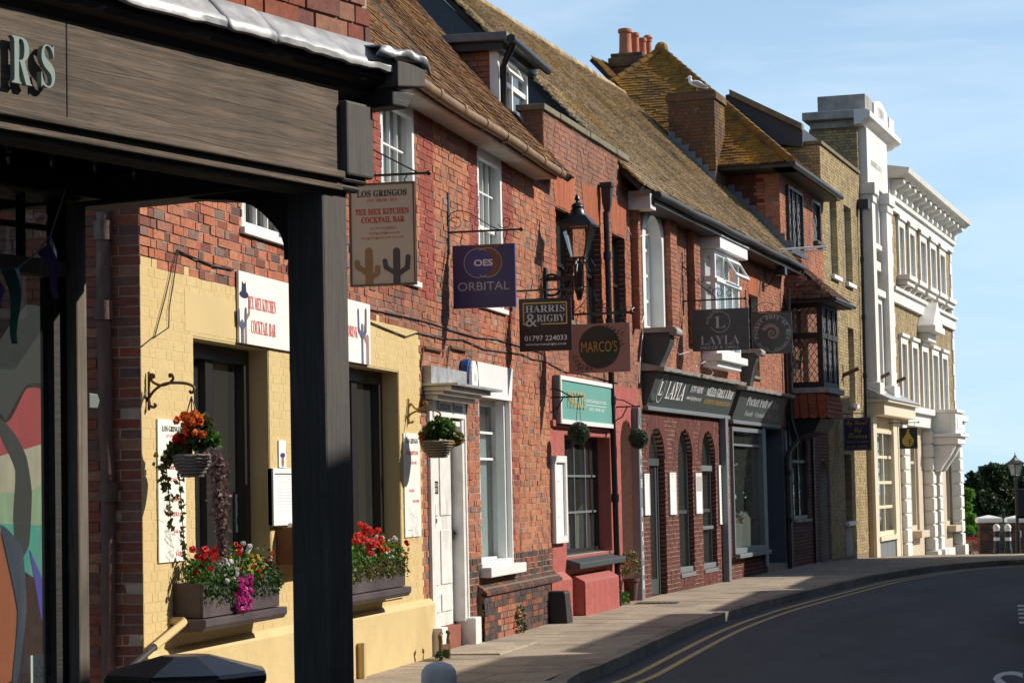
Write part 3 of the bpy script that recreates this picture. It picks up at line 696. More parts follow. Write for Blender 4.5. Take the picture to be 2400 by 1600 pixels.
# ground, road
b = MB(); ys = [-400, -60, 0, 50, 55, 60, 66, 73, 80, 90, 110, 150, 200, 350, 500, 1200, 6500]; xs = [-5000, -60, -20, 0, 20, 60, 5000]
for i in range(len(ys)-1):
    for j in range(len(xs)-1): b.quad(*[(x, y, gz(y)-.55) for x, y in ((xs[j], ys[i]), (xs[j+1], ys[i]), (xs[j+1], ys[i+1]), (xs[j], ys[i+1]))])
tag(b.build('ground', M['earth']), kind='structure')
b = MB(); ys = [-40, 0, 20, 40, 50, 53, 56, 60, 63, 66, 70, 73, 76, 80]
for i in range(len(ys)-1): b.quad(*[(x, y, gz(y)-KH) for x, y in ((-14, ys[i]), (45, ys[i]), (45, ys[i+1]), (-14, ys[i+1]))])
road = tag(b.build('road', M['asphalt']), kind='structure')
# pavement: bed and slabs
b = MB(); R1 = [p for p in resample(KL, .5)]; R1 = [p for p in R1 if p.x < 30]
def inner(p): return Vector((xf(p.y)-.4 if p.y > 15.9 else -12.0, p.y, 0))
for i in range(len(R1)-1):
    a, c = R1[i], R1[i+1]
    if c.y-a.y < .02: continue
    b.quad(lift(inner(a), -.012), lift(a, -.012), lift(c, -.012), lift(inner(c), -.012))
# apron beyond the bend, in front of the gate piers
e0 = kp[-1]; b.poly([(e0[0]-3, e0[1], gz(e0[1])-.016), (e0[0]+1.1, e0[1]+1.6, gz(e0[1]+1.6)-.016), (e0[0]+7, e0[1]+4, gz(e0[1]+4)-.016), (30, e0[1]+6, gz(e0[1]+6)-.016), (30, 76, gz(76)-.016), (-6, 80, gz(80)-.016)])
pav = tag(b.build('pavement', M['joint']), kind='structure')
slab_me = {}
rnd = random.Random(5); Y = 9.0; row = 0
while Y < 70:
    hgt = rnd.choice([.6, .75, .9]); L = [p for p in KL if p.y <= Y]; kx = None
    def kx_at(y):
        for i in range(len(KL)-1):
            if KL[i].y <= y <= KL[i+1].y and KL[i+1].y > KL[i].y: return KL[i].x+(KL[i+1].x-KL[i].x)*(y-KL[i].y)/(KL[i+1].y-KL[i].y)
        return KL[-1].x
    xa, xb = max(xf(Y) if Y > 15.9 else -7.0, -7.2), kx_at(Y+hgt/2)-.16
    n = 3 if xb-xa < 2.3 else 4; n = max(n, int((xb-xa)/.75))
    if xb-xa > 6: xb = xa+6
    off = .5 if row % 2 else 0
    cuts = [xa]+[xa+(xb-xa)*(i+off*.6)/n for i in range(1, n)]+[xb]
    for i in range(len(cuts)-1):
        a, c = cuts[i]+.005, cuts[i+1]-.005
        o = bpy.data.objects.new('paving_slab', piece_mesh('paving_slab', M['slab'])); COL.objects.link(o); o.parent = pav
        z0, z1 = gz(Y), gz(Y+hgt)
        o.location = ((a+c)/2, Y+hgt/2, (z0+z1)/2-.03+rnd.uniform(-.002, .002)); o.scale = (c-a, hgt-.01, .06); o.rotation_euler = (math.atan2(z1-z0, hgt)+rnd.uniform(-.003, .003), rnd.uniform(-.003, .003), 0)
    Y += hgt; row += 1
# kerb stones, one by one
kst = resample(KL, .92); kst = [p for p in kst if p.y > 3]
kerb = bpy.data.objects.new('kerb', None); COL.objects.link(kerb); tag(kerb, kind='structure')
for i in range(len(kst)-1):
    a, c = kst[i], kst[i+1]; d = c-a; n = Vector((d.y, -d.x, 0)).normalized(); mid = (a+c)/2-n*.075
    o = bpy.data.objects.new('kerb_stone', piece_mesh('kerb_stone', M['kerb'])); COL.objects.link(o); o.parent = kerb
    z0, z1 = gz(a.y), gz(c.y)
    o.location = (mid.x, mid.y, (z0+z1)/2-.145+rnd.uniform(-.004, .004)); o.scale = (d.length-.012, .155, .30); o.rotation_euler = (0, -math.atan2(z1-z0, d.length), math.atan2(d.y, d.x)+rnd.uniform(-.004, .004))
# double yellow lines
for off in (.26, .48):
    b = MB(); A, C = offset_line(KL, off), offset_line(KL, off+.075)
    for i in range(len(A)-1):
        if A[i].y < 3 or A[i].x > 20: continue
        b.quad(lift(A[i], -KH+.004), lift(C[i], -KH+.004), lift(C[i+1], -KH+.004), lift(A[i+1], -KH+.004))
    b.build('yellow_line', M['line_yellow'], road)
# worn white road marking and bay dashes
p0 = on_z('o', 2331, 1573, -KH); letters(road, [('SLOW', p0.x, p0.x+2.1, p0.y-3.4, p0.y, 'sans', .0)], 'line_white', lambda a, c, o=0: Vector((a, c, -KH+.004)), name='road_lettering')
for yy in (1417, 1426, 1435, 1445, 1456):
    p0, p1 = on_z('o', 2384+(yy-1417)*.12, yy+4.5, -KH), on_z('o', 2386+(yy-1417)*.12, yy, -KH); b = MB(); b.quad(*[(x, y, -KH+.004) for x, y in ((p0.x, p0.y), (p0.x+.35, p0.y), (p0.x+.35, p1.y), (p0.x, p1.y))]); b.build('bay_marking', M['line_white'], road)
# far side pavement
b = MB(); b.box(2.1, 3.6, -30, 62, -.3, 0); tag(b.build('far_side_pavement', M['joint']), kind='structure')
# drain cover
g = on_z('r4', 590, 333, .0); b = MB(); b.box(-.32, .32, -.22, .22, -.004, .004)
for i in range(7): b.box(-.29+i*.09, -.25+i*.09, -.19, .19, .004, .009)
dc = b.build('drain_cover', M['iron_dull']); dc.location = (g.x, g.y, .001); tag(dc, 'small dark iron grating set in the paving before the dark grey restaurant', 'drain cover')
# ------------------------------------------------------------------ timber shop with the fascia over the pavement
A = FA.thing('timber_shop', 'old timber fronted shop with weathered oak fascia, corner post and brick upper storey', 'shop')
b = MB(); b.box(-.17, 0, 0, .165, -.02, 2.89); post = b.build('post', M['timber_v'], A, bevel=.012)
for (a, c) in ((-5.5, -1.6525), (-1.649, -.094)):
    b = MB(); b.box(a, c, -.03, .05, 2.945, 3.265); b.build('fascia_board', M['timber'], A, bevel=.004)
b = MB(); b.box(-5.5, -.05, -.002, .14, 2.86, 2.942); b.box(-5.5, -.09, -.055, -.003, 2.915, 2.944); b.box(-5.5, -.07, -.03, -.003, 2.875, 2.914)
b.build('front_beam', M['timber'], A, bevel=.006)
b = MB(); b.box(-.088, .098, -.062, .21, 2.93, 3.215); b.build('corner_block', M['timber_v'], A, bevel=.01)
b = MB(); b.box(-.10, .075, -.045, .2, 2.905, 2.929); b.box(-.12, .045, -.03, .2, 2.875, 2.904); b.build('corner_corbel', M['timber_black'], A, bevel=.012)
b = MB()
prof = [(-.0, 3.262), (-.035, 3.266), (-.05, 3.29), (-.085, 3.30), (-.10, 3.315), (-.10, 3.352), (0, 3.40)]
b.prism([(-5.5, y, z) for y, z in prof], (5.5+.13, 0, 0)); b.box(-5.5, .2, -.001, .3, 3.262, 3.46); b.build('cornice', M['timber_black'], A)
b = MB(); b.prism([(.131, -.155, 3.285), (.33, -.155, 3.31), (.335, -.155, 3.405), (.131, -.155, 3.385)], (0, .5, 0)); b.build('cornice_end', M['timber_v'], A, bevel=.006)
b = MB(); b.prism([(.131, -.13, 3.215), (.24, -.13, 3.215), (.30, -.13, 3.283), (.131, -.13, 3.283)], (0, .45, 0)); b.build('cornice_corbel', M['timber_black'], A, bevel=.008)
# lead: separate sheets dressed over the cornice, wavy lower lip
cuts = [-5.5, -4.2, -3.0, -2.2, -1.505, -.93, -.645, .205]; rl = random.Random(11)
def wav(u, s=0): return .003*math.sin(u*9+s)+.002*math.sin(u*23+1.3+s)+.002*math.sin(u*51+s)
for i in range(len(cuts)-1):
    b = MB(); u0, u1 = cuts[i], cuts[i+1]+.012; n = max(6, int((u1-u0)/.06)); lap = .004*(i % 2)
    rows = [(.0, 3.475), (-.03, 3.468), (-.07, 3.43), (-.105, 3.392), (-.125, 3.378), (-.135, 3.362), (-.132, 3.342), (-.12, 3.337)]
    for a in range(n+1):
        u = u0+(u1-u0)*a/n
        for k, (y, z) in enumerate(rows): w = wav(u, i)*(k/4 if k < 5 else 1.2); b.v.append((u, y-w*.5-lap, z+w*.8+lap))
    L = len(rows)
    for a in range(n):
        for k in range(L-1): b.f.append((a*L+k, a*L+k+1, (a+1)*L+k+1, (a+1)*L+k)); b.m.append(0)
    o = b.build('lead_sheet', M['lead'], A, smooth=True); md = o.modifiers.new('thickness', 'SOLIDIFY'); md.thickness = .006
b = MB(); n = 14
for a in range(n+1):
    u = .06+.30*a/n
    for k, (y, z) in enumerate([(.2, 3.47), (-.08, 3.435), (-.15, 3.425), (-.168, 3.41), (-.166, 3.385)]):
        w = .004*math.sin(u*21+k)+.004*math.sin(u*47+k*2); b.v.append((u-.02*k*(a == 0), y-w, z+w+.012*math.sin(u*9)-(.02 if a == n else 0)))
for a in range(n):
    for k in range(4): b.f.append((a*5+k, a*5+k+1, (a+1)*5+k+1, (a+1)*5+k)); b.m.append(0)
o = b.build('lead_cap', M['lead'], A, smooth=True); md = o.modifiers.new('thickness', 'SOLIDIFY'); md.thickness = .007
# upper brick storey
wall(A, -5.5, .2, 3.44, 7.6, [], .028, .3, M['mortar'], 'upper_wall')
bricks(FA, A, -3.2, .205, 3.475, 4.3, [], .02, lambda u, w: 'brick_a', 300, seed=21, prot=.006, jitter=1.6)
b = MB(); b.box(.205, .2051, .03, 4, 3.4, 7.6); b.box(-5.5, .19, .31, 4.2, 3.0, 7.6); b.build('upper_storey', M['mortar_dark'], A)
b = MB(); b.prism([(-5.6, -.25, 7.55), (-5.6, 2.1, 9.4), (-5.6, 4.4, 7.55)], (5.95, 0, 0)); b.build('roof', M['tile_c'], A)
# porch ceiling, end beam and curved brace
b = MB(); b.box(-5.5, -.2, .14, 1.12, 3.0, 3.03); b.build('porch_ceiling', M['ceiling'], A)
b = MB(); b.box(-.19, -.015, .165, 1.2, 2.892, 3.08); b.box(-5.5, -.2, 1.02, 1.2, 2.91, 3.0); b.build('end_beam', M['timber_black'], A, bevel=.008)
b = MB(); br = [FA.perp('k1', x, y, -.16) for x, y in ((1740, 1590), (1738, 1500), (1715, 1430), (1670, 1370), (1600, 1300), (1540, 1258), (1480, 1238), (1400, 1226), (1300, 1224), (1200, 1222), (1150, 1205), (1150, 1185))]
pts = [(-.16, -v, min(w, 2.889)) for v, w in br]; pts = [(-.16, .163, 2.889), (-.16, .163, pts[0][2])]+pts+[(-.16, pts[-1][1], 2.8895)]
b.prism(pts, (.12, 0, 0)); b.build('curved_brace', M['timber_black'], A)
# shop front
b = MB(); b.box(-.225, -.172, 1.07, 1.2, 0, 2.9); b.box(-.168, -.137, 1.09, 1.2, 0, 2.9); b.build('corner_frame', M['timber_grey'], A, bevel=.008)
b = MB(); b.box(-4.2, -.226, 1.10, 1.17, 2.60, 2.665); b.build('transom', M['timber_grey'], A, bevel=.008)
sw = MB(); sw.box(-.30, -.228, 1.12, 1.19, .4, 2.6); sw.box(-4.2, -.30, 1.12, 1.19, .4, .47); sw.box(-.27, -.228, 1.12, 1.18, 2.666, 2.91); sw.box(-1.9, -1.83, 1.12, 1.19, .47, 2.6)
for z in (2.79,): sw.box(-4.2, -.27, 1.135, 1.155, z-.011, z+.011)
for i in range(21): sw.box(-.47-.187*i, -.448-.187*i, 1.13, 1.16, 2.666, 2.91)
win = sw.build('shop_window', M['timber_black'], A)
for i in range(12):
    for (z0, z1) in ((2.667, 2.779), (2.80, 2.91)):
        p = bpy.data.objects.new('pane', piece_mesh('pane_old', M['glass_old'])); COL.objects.link(p); p.parent = win; p.location = (-.365-.187*i, 1.146, (z0+z1)/2); p.scale = (.165, .004, z1-z0); p.rotation_euler = (rl.uniform(-.03, .03), 0, rl.uniform(-.04, .04))
for (a, c) in ((-1.83, -.3), (-4.2, -1.9)):
    p = bpy.data.objects.new('pane', piece_mesh('pane', M['glass'])); COL.objects.link(p); p.parent = win; p.location = ((a+c)/2, 1.155, 1.535); p.scale = (c-a, .006, 2.13)
b = MB(); b.box(-4.2, -.226, 1.13, 1.3, 0, .4); b.box(-4.2, -.2, 1.2, 1.3, 2.91, 3.0); b.build('stall_riser', M['timber_black'], A)
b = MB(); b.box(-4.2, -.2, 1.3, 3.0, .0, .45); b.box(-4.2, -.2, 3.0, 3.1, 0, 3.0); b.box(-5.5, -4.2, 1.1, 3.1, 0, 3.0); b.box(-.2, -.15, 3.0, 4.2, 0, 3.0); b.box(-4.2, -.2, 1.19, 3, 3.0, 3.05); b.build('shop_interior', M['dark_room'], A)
dU = FA.u('f', 212, 1000, -1.07)+.137
for o in A.children:
    if o.name.split('.')[0] in ('corner_frame', 'transom', 'shop_window', 'stall_riser'): o.location.x = dU
pane_side = bpy.data.objects.new('pane', piece_mesh('pane', M['glass'])); COL.objects.link(pane_side); pane_side.parent = win; pane_side.location = (-.19, 2.1, 1.65); pane_side.scale = (.006, 1.78, 2.5)
b = MB(); b.box(-.2, -.15, 1.21, 3.0, 0, .4); b.box(-.2, -.15, 2.95, 3.0, .4, 3.0); b.box(-.2, -.15, 1.21, 2.95, 2.9, 3.0); o = b.build('side_window_frame', M['timber_black'], A); o.location.x = dU
# raised letters
LT = []
for ch, l, r_, t_, bt_ in (('R', 92, 217, 212, 545), ('S', 272, 358, 262, 552)):
    x0, z1 = FA.hit('k1', l, t_, .075); x1, z0 = FA.hit('k1', r_, bt_, .075); LT.append((ch, x0, x1, FA.w('k1', l, bt_-(45 if ch == 'R' else 25), .075), z1))
for ch, x0, x1, z0, z1 in LT:
    o = letters(A, [(ch, x0, x1, z0, z1, 'serif', -.006)], m_plain('verdigris_paint_'+ch, (.19, .25, .225), .5, .1, 8, .05), wall_plane(-.05), name='raised_letter')
    md = o.modifiers.new('thickness', 'SOLIDIFY'); md.thickness = .018; md.offset = 0
# string of bulbs under the beam
sl_ = FA.thing('string_light', 'string of dark teardrop bulbs under the porch beam of the timber shop', 'string light', 0, 0, 0)
bp_ = [FA.perp('k1', *p, 0) for p in ()] ; pts = []
for (x, y) in ((-30, 850), (50, 845), (315, 868), (580, 905), (820, 945), (900, 940)):
    u, w = FA.hit('k1', x, y, -.25); pts.append((u, .25, w+.008))
b = MB(); path = []
for i in range(len(pts)-1):
    for k in range(5): t = k/5; p = Vector(pts[i]).lerp(Vector(pts[i+1]), t); path.append((p.x, p.y, p.z-.012*math.sin(math.pi*t)))
b.tube(path, .0035, 5); b.build('wire', M['cable'], sl_)
for p in pts[1:5]:
    b = MB(); b.lathe([(.004, 0), (.010, -.004), (.012, -.05), (.008, -.055)], p, 8); c = b.build('bulb_holder', M['black'], sl_, smooth=True)
    b = MB(); b.lathe([(.007, -.05), (.010, -.065), (.008, -.085), (.002, -.1)], p, 8); b.build('bulb', M['glass'], c, smooth=True)
# bunting
bt = FA.thing('bunting', 'bunting of purple and green pennants strung before the shop window', 'bunting')
M['fl_teal'] = m_plain('green_pennant', (.012, .11, .085), .45, .2, 8, .05); M['fl_purple'] = m_plain('purple_pennant', (.095, .035, .20), .45, .2, 8, .05)
def FAo(k, x, y, off): u, w = FA.hit(k, x, y, off); return Vector((u, -off, w))
def flag(pts, mt):
    a, c, d = [FAo('k2', *p, -1.0) for p in pts]; b = MB(); n = 7
    for i in range(n+1):
        t = i/n; l = a.lerp(d, t); r = c.lerp(d, t); k = Vector((0, -.02*math.sin(t*5), 0)); mid = (l+r)/2+Vector((0, -.025, 0)); b.v += [tuple(l+k), tuple(mid+k), tuple(r+k)]
    for i in range(n):
        for j in range(2): b.f.append((i*3+j, i*3+j+1, i*3+4+j, i*3+3+j)); b.m.append(0)
    o = b.build('pennant', M[mt], bt); md = o.modifiers.new('thickness', 'SOLIDIFY'); md.thickness = .002
flag([(3, 522), (122, 508), (106, 1012)], 'fl_teal'); flag([(246, 405), (338, 288), (386, 712)], 'fl_purple'); flag([(-130, 560), (2, 600), (10, 780)], 'fl_purple')
b = MB(); b.tube([FAo('k2', *p, -1.0) for p in ((-130, 560), (3, 522), (122, 508), (246, 405), (338, 288), (400, 100), (440, -20))], .003, 5); b.build('cord', M['txt_grey'], bt)
# little arrow plate on the frame
u0, w1 = FA.hit('r8', 548, 838, -1.1); u1, w0 = FA.hit('r8', 612, 930, -1.1); um = FA.u('r8', 598, 885, -1.1)
b = MB(); b.prism([(u0, 1.10, w1), (um, 1.10, w1-.003), (u1, 1.10, (w0+w1)/2), (um, 1.10, w0), (u0, 1.10, w0)], (0, .006, 0)); ap = b.build('arrow_plate', m_plain('grey_arrow_plate', (.17, .19, .18), .5, .15), None, bevel=.002)
ap.location = FA.o; ap.rotation_euler = (0, 0, FA.rz); tag(ap, 'small blank grey arrow plate fixed to the shop corner frame', 'sign')
# kites in the window
def smooth_loop(P, n=5):
    out = []; L_ = len(P)
    for i in range(L_):
        a, b_, c, d = P[i-1], P[i], P[(i+1) % L_], P[(i+2) % L_]
        for k in range(n): tt = k/n; s3 = .5*((2*b_)+(c-a)*tt+(2*a-5*b_+4*c-d)*tt*tt+(3*b_-a-3*c+d)*tt**3); out.append(b_.lerp(c, tt)*.5+s3*.5)
    return out
def kite(name, label, panels, off, curve=.12):
    k = FA.thing(name, label, 'kite', group=None)
    for (pts, mt) in panels:
        P = [FAo('f', x, y, off) for x, y in pts]; cx = sum((p.x for p in P))/len(P); b = MB()
        P2 = smooth_loop(P); b.poly([tuple(p+Vector((0, curve*.4*(p.x-cx), 0))) for p in P2])
        o = b.build('panel', mt, k); md = o.modifiers.new('thickness', 'SOLIDIFY'); md.thickness = .003
    return k
def cloth(name, c): return m_plain(name, c, .55, .35, 7, .25, 12, stretch=(3, 3, .6))
kc = {n: cloth('kite_'+n, c) for n, c in (('red', (.42, .03, .04)), ('cream', (.50, .43, .32)), ('green', (.30, .42, .26)), ('turq', (.06, .36, .30)), ('blue', (.03, .05, .45)), ('black', (.012, .012, .014)), ('orange', (.42, .09, .015)), ('navy', (.02, .035, .08)))}
kite('striped_kite', 'rainbow striped kite sail in red, cream, green and turquoise behind the shop glass', [
    ([(-60, 1010), (20, 965), (60, 893), (95, 893), (112, 935), (118, 1010), (0, 1045), (-60, 1050)], kc['red']), ([(-60, 1052), (0, 1046), (118, 1011), (114, 1105), (60, 1130), (-60, 1130)], kc['cream']),
    ([(-60, 1131), (60, 1131), (114, 1106), (112, 1200), (62, 1205), (-60, 1195)], kc['green']), ([(-60, 1196), (62, 1206), (112, 1201), (98, 1330), (70, 1320), (-60, 1240)], kc['turq'])], -1.62)
kite('blue_kite', 'blue pointed kite tail hanging below the striped sail', [([(66, 1262), (84, 1300), (100, 1345), (95, 1425), (80, 1340)], kc['blue'])], -1.5, .0)
kite('red_kite', 'dark kite with a folded red wing beside the striped sail', [([(-60, 770), (0, 782), (32, 800), (46, 822), (20, 860), (-60, 930)], kc['red']), ([(-60, 870), (60, 700), (150, 735), (155, 890), (110, 880), (60, 885), (0, 980), (-60, 990)], kc['black'])], -1.75)
kite('black_kite_spar', 'curved black kite leading edge standing behind the shop glass', [([(0, 960), (36, 1000), (60, 1050), (72, 1130), (66, 1250), (40, 1290), (30, 1190), (35, 1080), (0, 1000)], kc['black'])], -1.45, .0)
kite('orange_kite', 'orange and navy kite standing on the shop window floor', [([(-60, 1180), (0, 1215), (40, 1350), (30, 1560), (-60, 1560)], kc['orange']), ([(0, 1205), (50, 1260), (60, 1400), (40, 1560), (28, 1560), (40, 1400)], kc['navy'])], -1.4, .02)
# poster in the window, seen from behind
u0, w1 = FA.hit('k3', 170, 1412, -1.19); u1, w0 = FA.hit('k3', 380, 1640, -1.19)
b = MB(); b.box(u0, u1, 1.187, 1.19, w0, w1); po = b.build('poster', M['paper']); po.location = FA.o; po.rotation_euler = (0, 0, FA.rz); tag(po, 'paper poster in the shop window showing its lettering reversed', 'poster')
letters(po, [("What's", u1-.02, u0+.02, w1-.085, w1-.02, 'sans', 0), ('in Rye', u1-.02, u0+.05, w1-.165, w1-.10, 'sans', 0)], 'print_grey', wall_plane(1.186), .0015)
# ------------------------------------------------------------------ brick house with the yellow ground floor
C = FC.thing('brick_house', 'red brick house with yellow painted ground floor, tiled roof and dormer', 'house')
CU1 = (FD.o-FC.o).dot(FC.ux)                       # where it meets the next house
Wa, Wb, Wc = H(2.36, 3.68, 3.97, 5.84), H(6.68, 8.0, 3.97, 5.84), H(10.89, 12.2, 3.97, 5.85)
Y1, Y2 = H(1.17, 3.01, .78, 2.99), H(5.32, 7.19, .74, 2.99)
du0, du1, dw1 = FC.u('k6', 540, 700), FC.u('k6', 700, 700), FC.w('k6', 600, 195)
Dr = H(du0, du1, -.2, dw1)
gu0, gu1, gw0, gw1 = FC.u('k6', 783, 600), FC.u('k6', 940, 600), FC.w('k6', 795, 1000), FC.w('k6', 780, 165)
Gw = H(gu0, gu1, gw0, gw1)
CH = [Wa, Wb, Wc, Y1, Y2, Dr, Gw]
wall(C, .085, CU1, -.5, 6.2, CH, 0, .32, M['mortar_c'])
YT = 3.45
wall(C, .08, 8.0, -.5, YT, [Y1, Y2], -.0045, .0, M['yellow'], 'painted_wall')
b = MB(); b.prism([(.075, -.0046, -.5), (.075, -.055, -.5), (.075, -.055, .55), (.075, -.03, .6), (.075, -.0046, .62)], (8.32-.075, 0, 0)); b.build('plinth', M['yellow'], C, bevel=.01)
b = MB(); b.box(1.0, 5.0, -.0075, -.002, 3.02, 3.33); b.build('smooth_panel', M['yellow_flat'], C)
strips = [(Wb['u1']+.22, Wb['u1']+.78), (Wc['u0']-.5, Wc['u0']), (Wc['u1']+.03, Wc['u1']+.55), (Wb['u0']-.55, Wb['u0'])]
rc = random.Random(3)
def pick_c(u, w):
    if u < 8.0 and w < YT+.02*math.sin(u*7)+.03*math.sin(u*2.3):
        return 'brick_yellow' if w > .6 else None
    if w > 3.85 and any(a < u < c for a, c in strips): return 'brick_dress'
    if u > 9.4 and w < .98: return 'brick_dark'
    if w < 3.0 and Gw['u1']+.02 < u < Gw['u1']+.5: return 'brick_dress' if rc.random() < .45 else 'brick_c'
    if w < 3.0 and u > Gw['u1']+.5: return 'brick_plum'
    if w > 3.9 and u > 8: return 'brick_plum' if rc.random() < .75 else 'brick_c'
    if 3.4 < w < 4.1 and u < 8 and rc.random() < .3: return 'brick_a'
    return 'brick_c'
bricks(FC, C, .085, CU1, .0, 6.16, CH, 0, pick_c, 300, seed=4, jitter=1.3)
# the house's return wall, in shade
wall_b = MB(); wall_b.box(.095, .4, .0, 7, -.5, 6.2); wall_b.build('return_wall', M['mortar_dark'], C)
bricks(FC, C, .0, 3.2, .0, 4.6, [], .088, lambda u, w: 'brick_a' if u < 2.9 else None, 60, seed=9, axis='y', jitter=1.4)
# quoin ends of the front bricks are those of the return; hollow interior
b = MB(); b.box(.4, CU1-.05, 1.5, 1.6, -.4, 6.2); b.box(.4, CU1-.05, .33, 1.5, 3.3, 3.4); b.box(.4, CU1-.05, .33, 1.5, -.05, .0); b.box(.4, CU1-.05, .33, 1.5, 6.1, 6.19); b.build('interior', M['room_mid'], C)
b = MB(); b.box(4.4, 4.5, .33, 1.5, -.05, 3.3); b.box(5.0, 5.1, .33, 1.5, 3.4, 6.1); b.box(8.5, 8.6, .33, 1.5, -.05, 3.3); b.box(9.5, 9.6, .33, 1.5, 3.4, 6.1); b.build('partition', M['room_mid'], C)
# sash windows
for h in (Wa, Wb, Wc):
    w_ = window(C, h, .13, M['white'], 4, 4, .065, .022, .06, True, 'glass', True, .05, sill_proj=.05)
    b = MB(); b.box(h['u0']+.001, h['u0']+.09, .0, .068, h['w0'], h['w1']-.001); b.box(h['u1']-.09, h['u1']-.001, .0, .068, h['w0'], h['w1']-.001); b.box(h['u0']+.09, h['u1']-.09, .0, .068, h['w1']-.13, h['w1']-.001); b.build('sash_box', M['white'], w_, bevel=.006)
    b = MB(); b.box(h['u0']+.1, h['u1']-.1, .3, .31, h['w0'], h['w1']); b.build('blind', M['curtain'], w_) if h is not Wa else None
# dark shop windows of the yellow front
for h in (Y1, Y2):
    b = MB(); wd = h['u1']-h['u0']
    o = window(C, H(h['u0'], h['u1'], h['w0'], h['w1']), .26, M['win_black'], 2, 1, .14, .19, .09, False, 'glass')
    b.box(h['u0'], h['u1'], -.03, .16, h['w0']-.06, h['w0']-.001); b.build('sill', M['yellow_flat'], o)
    b = MB(); b.box(h['u0']+.001, h['u0']+.012, .0, .17, h['w0'], h['w1']-.002); b.box(h['u1']-.012, h['u1']-.001, .0, .17, h['w0'], h['w1']-.002); b.box(h['u0']+.012, h['u1']-.012, .0, .17, h['w1']-.014, h['w1']-.002); b.build('reveal', M['yellow_flat'], o)
# ground floor sash with white splayed lintel
gw = window(C, Gw, .24, M['white'], 1, 3, .07, .03, .07, False, 'glass', False, split=[.64, .80])
b = MB(); b.box(Gw['u0']+.001, Gw['u0']+.03, -.002, .169, Gw['w0'], Gw['w1']); b.build('window_lining', M['white'], gw, bevel=.004); b = MB(); b.box(Gw['u1']-.05, Gw['u1']-.001, -.004, .169, Gw['w0'], Gw['w1']); b.box(Gw['u1']-.12, Gw['u1']-.05, .06, .168, Gw['w0'], Gw['w1']-.001); b.build('window_lining', M['white'], gw, bevel=.004)
b = MB(); zt = FC.w('k6', 770, -5); e = .09
b.prism([(Gw['u0'], -.022, gw1), (Gw['u1'], -.022, gw1), (Gw['u1']+e, -.022, zt), (Gw['u0']-e, -.022, zt)], (0, .04, 0)); b.build('lintel', M['white'], gw)
b = MB(); b.box(Gw['u0']-.08, Gw['u1']+.12, -.14, .16, gw0-.12, gw0-.002); b.box(Gw['u0']+.02, Gw['u1']-.1, -.01, .16, gw0-.002, gw0+.06); b.build('sill', M['white'], gw, bevel=.01)
b = MB(); b.box(Gw['u0']+.08, Gw['u1']-.1, .27, .275, gw0, gw0+1.6); b.build('frosted_film', m_plain('frosted_film', (.30, .36, .36), .7, .1, 3, 0), gw)
shapes(gw, [[(Gw['u0']+.12, gw0+.12), (Gw['u0']+.62, gw0+.12), (Gw['u0']+.62, gw0+.42), (Gw['u0']+.12, gw0+.42)]], 'txt_white', wall_plane(.268), name='window_card')
# projecting dark plinth and cellar arch under that window
pu0, pu1 = FC.u('k6', 805, 1250, .08), CU1+.02; b = MB()
b.box(pu0, pu1, -.075, -.001, -.5, .62); b.build('low_plinth', M['mortar_dark'], C)
bricks(FC, C, pu0, pu1, .0, .56, [], -.08, lambda u, w: 'brick_dark' if not (abs(u-pu0-1.35) < .62 and w < .36) else 'brick_c', 0, seed=8)
b = MB(); n = int((pu1-pu0)/.085)
for i in range(n):
    a = pu0+(pu1-pu0)*(i+.06)/n; c = pu0+(pu1-pu0)*(i+.94)/n; b.prism([(a, -.12, .565), (a, .0, .66), (a, .0, .60), (a, -.12, .53)], (c-a, 0, 0))
b.build('sloping_brick', M['brick_dark'], C)
# door
fw = .1; b = MB(); b.box(du0+.001, du0+fw, -.03, .16, .28, dw1-.001); b.box(du1-fw, du1-.001, -.03, .16, .28, dw1-.001); b.box(du0+fw, du1-fw, -.02, .16, dw1-.09, dw1-.001); b.box(du0+fw, du1-fw, -.01, .16, 2.47, 2.53)
b.box(du0-.12, du0+.001, -.045, -.001, .32, dw1); b.box(du1-.001, du1+.06, -.045, -.001, .32, dw1)
door_frame = b.build('door_frame', M['white_worn'], C, bevel=.006)
b = MB(); b.box(du0-.2, du0+.05, -.16, .1, -.1, .30); b.build('base_block', M['white_worn'], door_frame, bevel=.015); b = MB(); b.box(du1-.06, du1+.22, -.14, .1, -.1, .32); b.build('base_block', M['white_worn'], door_frame, bevel=.015)
b = MB(); b.box(du0+fw+.002, du1-fw-.002, .10, .15, .26, 2.468)
dd = b.build('door', M['white_worn'], C, bevel=.003); wm = (du0+du1)/2
for (a, c) in ((du0+fw+.1, wm-.05), (wm+.05, du1-fw-.1)):
    for (z0, z1) in ((.42, .62), (.72, 1.32), (1.48, 2.3)):
        b = MB(); b.box(a, c, .085, .0995, z0, z1); b.build('door_panel', M['white_worn'], dd, bevel=.012)
b = MB(); b.box(du1-fw-.09, du1-fw-.04, .07, .0995, 1.2, 1.32); b.sphere((du1-fw-.065, .06, 1.28), .025); b.build('door_knob', M['iron'], dd)
b = MB(); b.box(wm-.35, wm-.2, .08, .0995, 1.35, 1.6); b.box(wm-.33, wm-.22, .06, .08, 1.4, 1.45); b.build('letter_plate', M['iron'], dd)
b = MB(); b.box(du0+.14, wm-.05, .084, .0995, 1.72, 1.86); pl_ = b.build('name_plate', M['black'], dd); letters(pl_, [('HARRIS', du0+.17, wm-.08, 1.80, 1.84, 'serif'), ('& RIGBY', du0+.17, wm-.08, 1.74, 1.785, 'serif')], 'txt_cream', wall_plane(.083))
b = MB(); b.box(du0+fw, du1-fw, .02, .30, .0, .255); b.build('doorstep', m_plain('red_tiled_step', (.26, .08, .05), .7, .3), C)
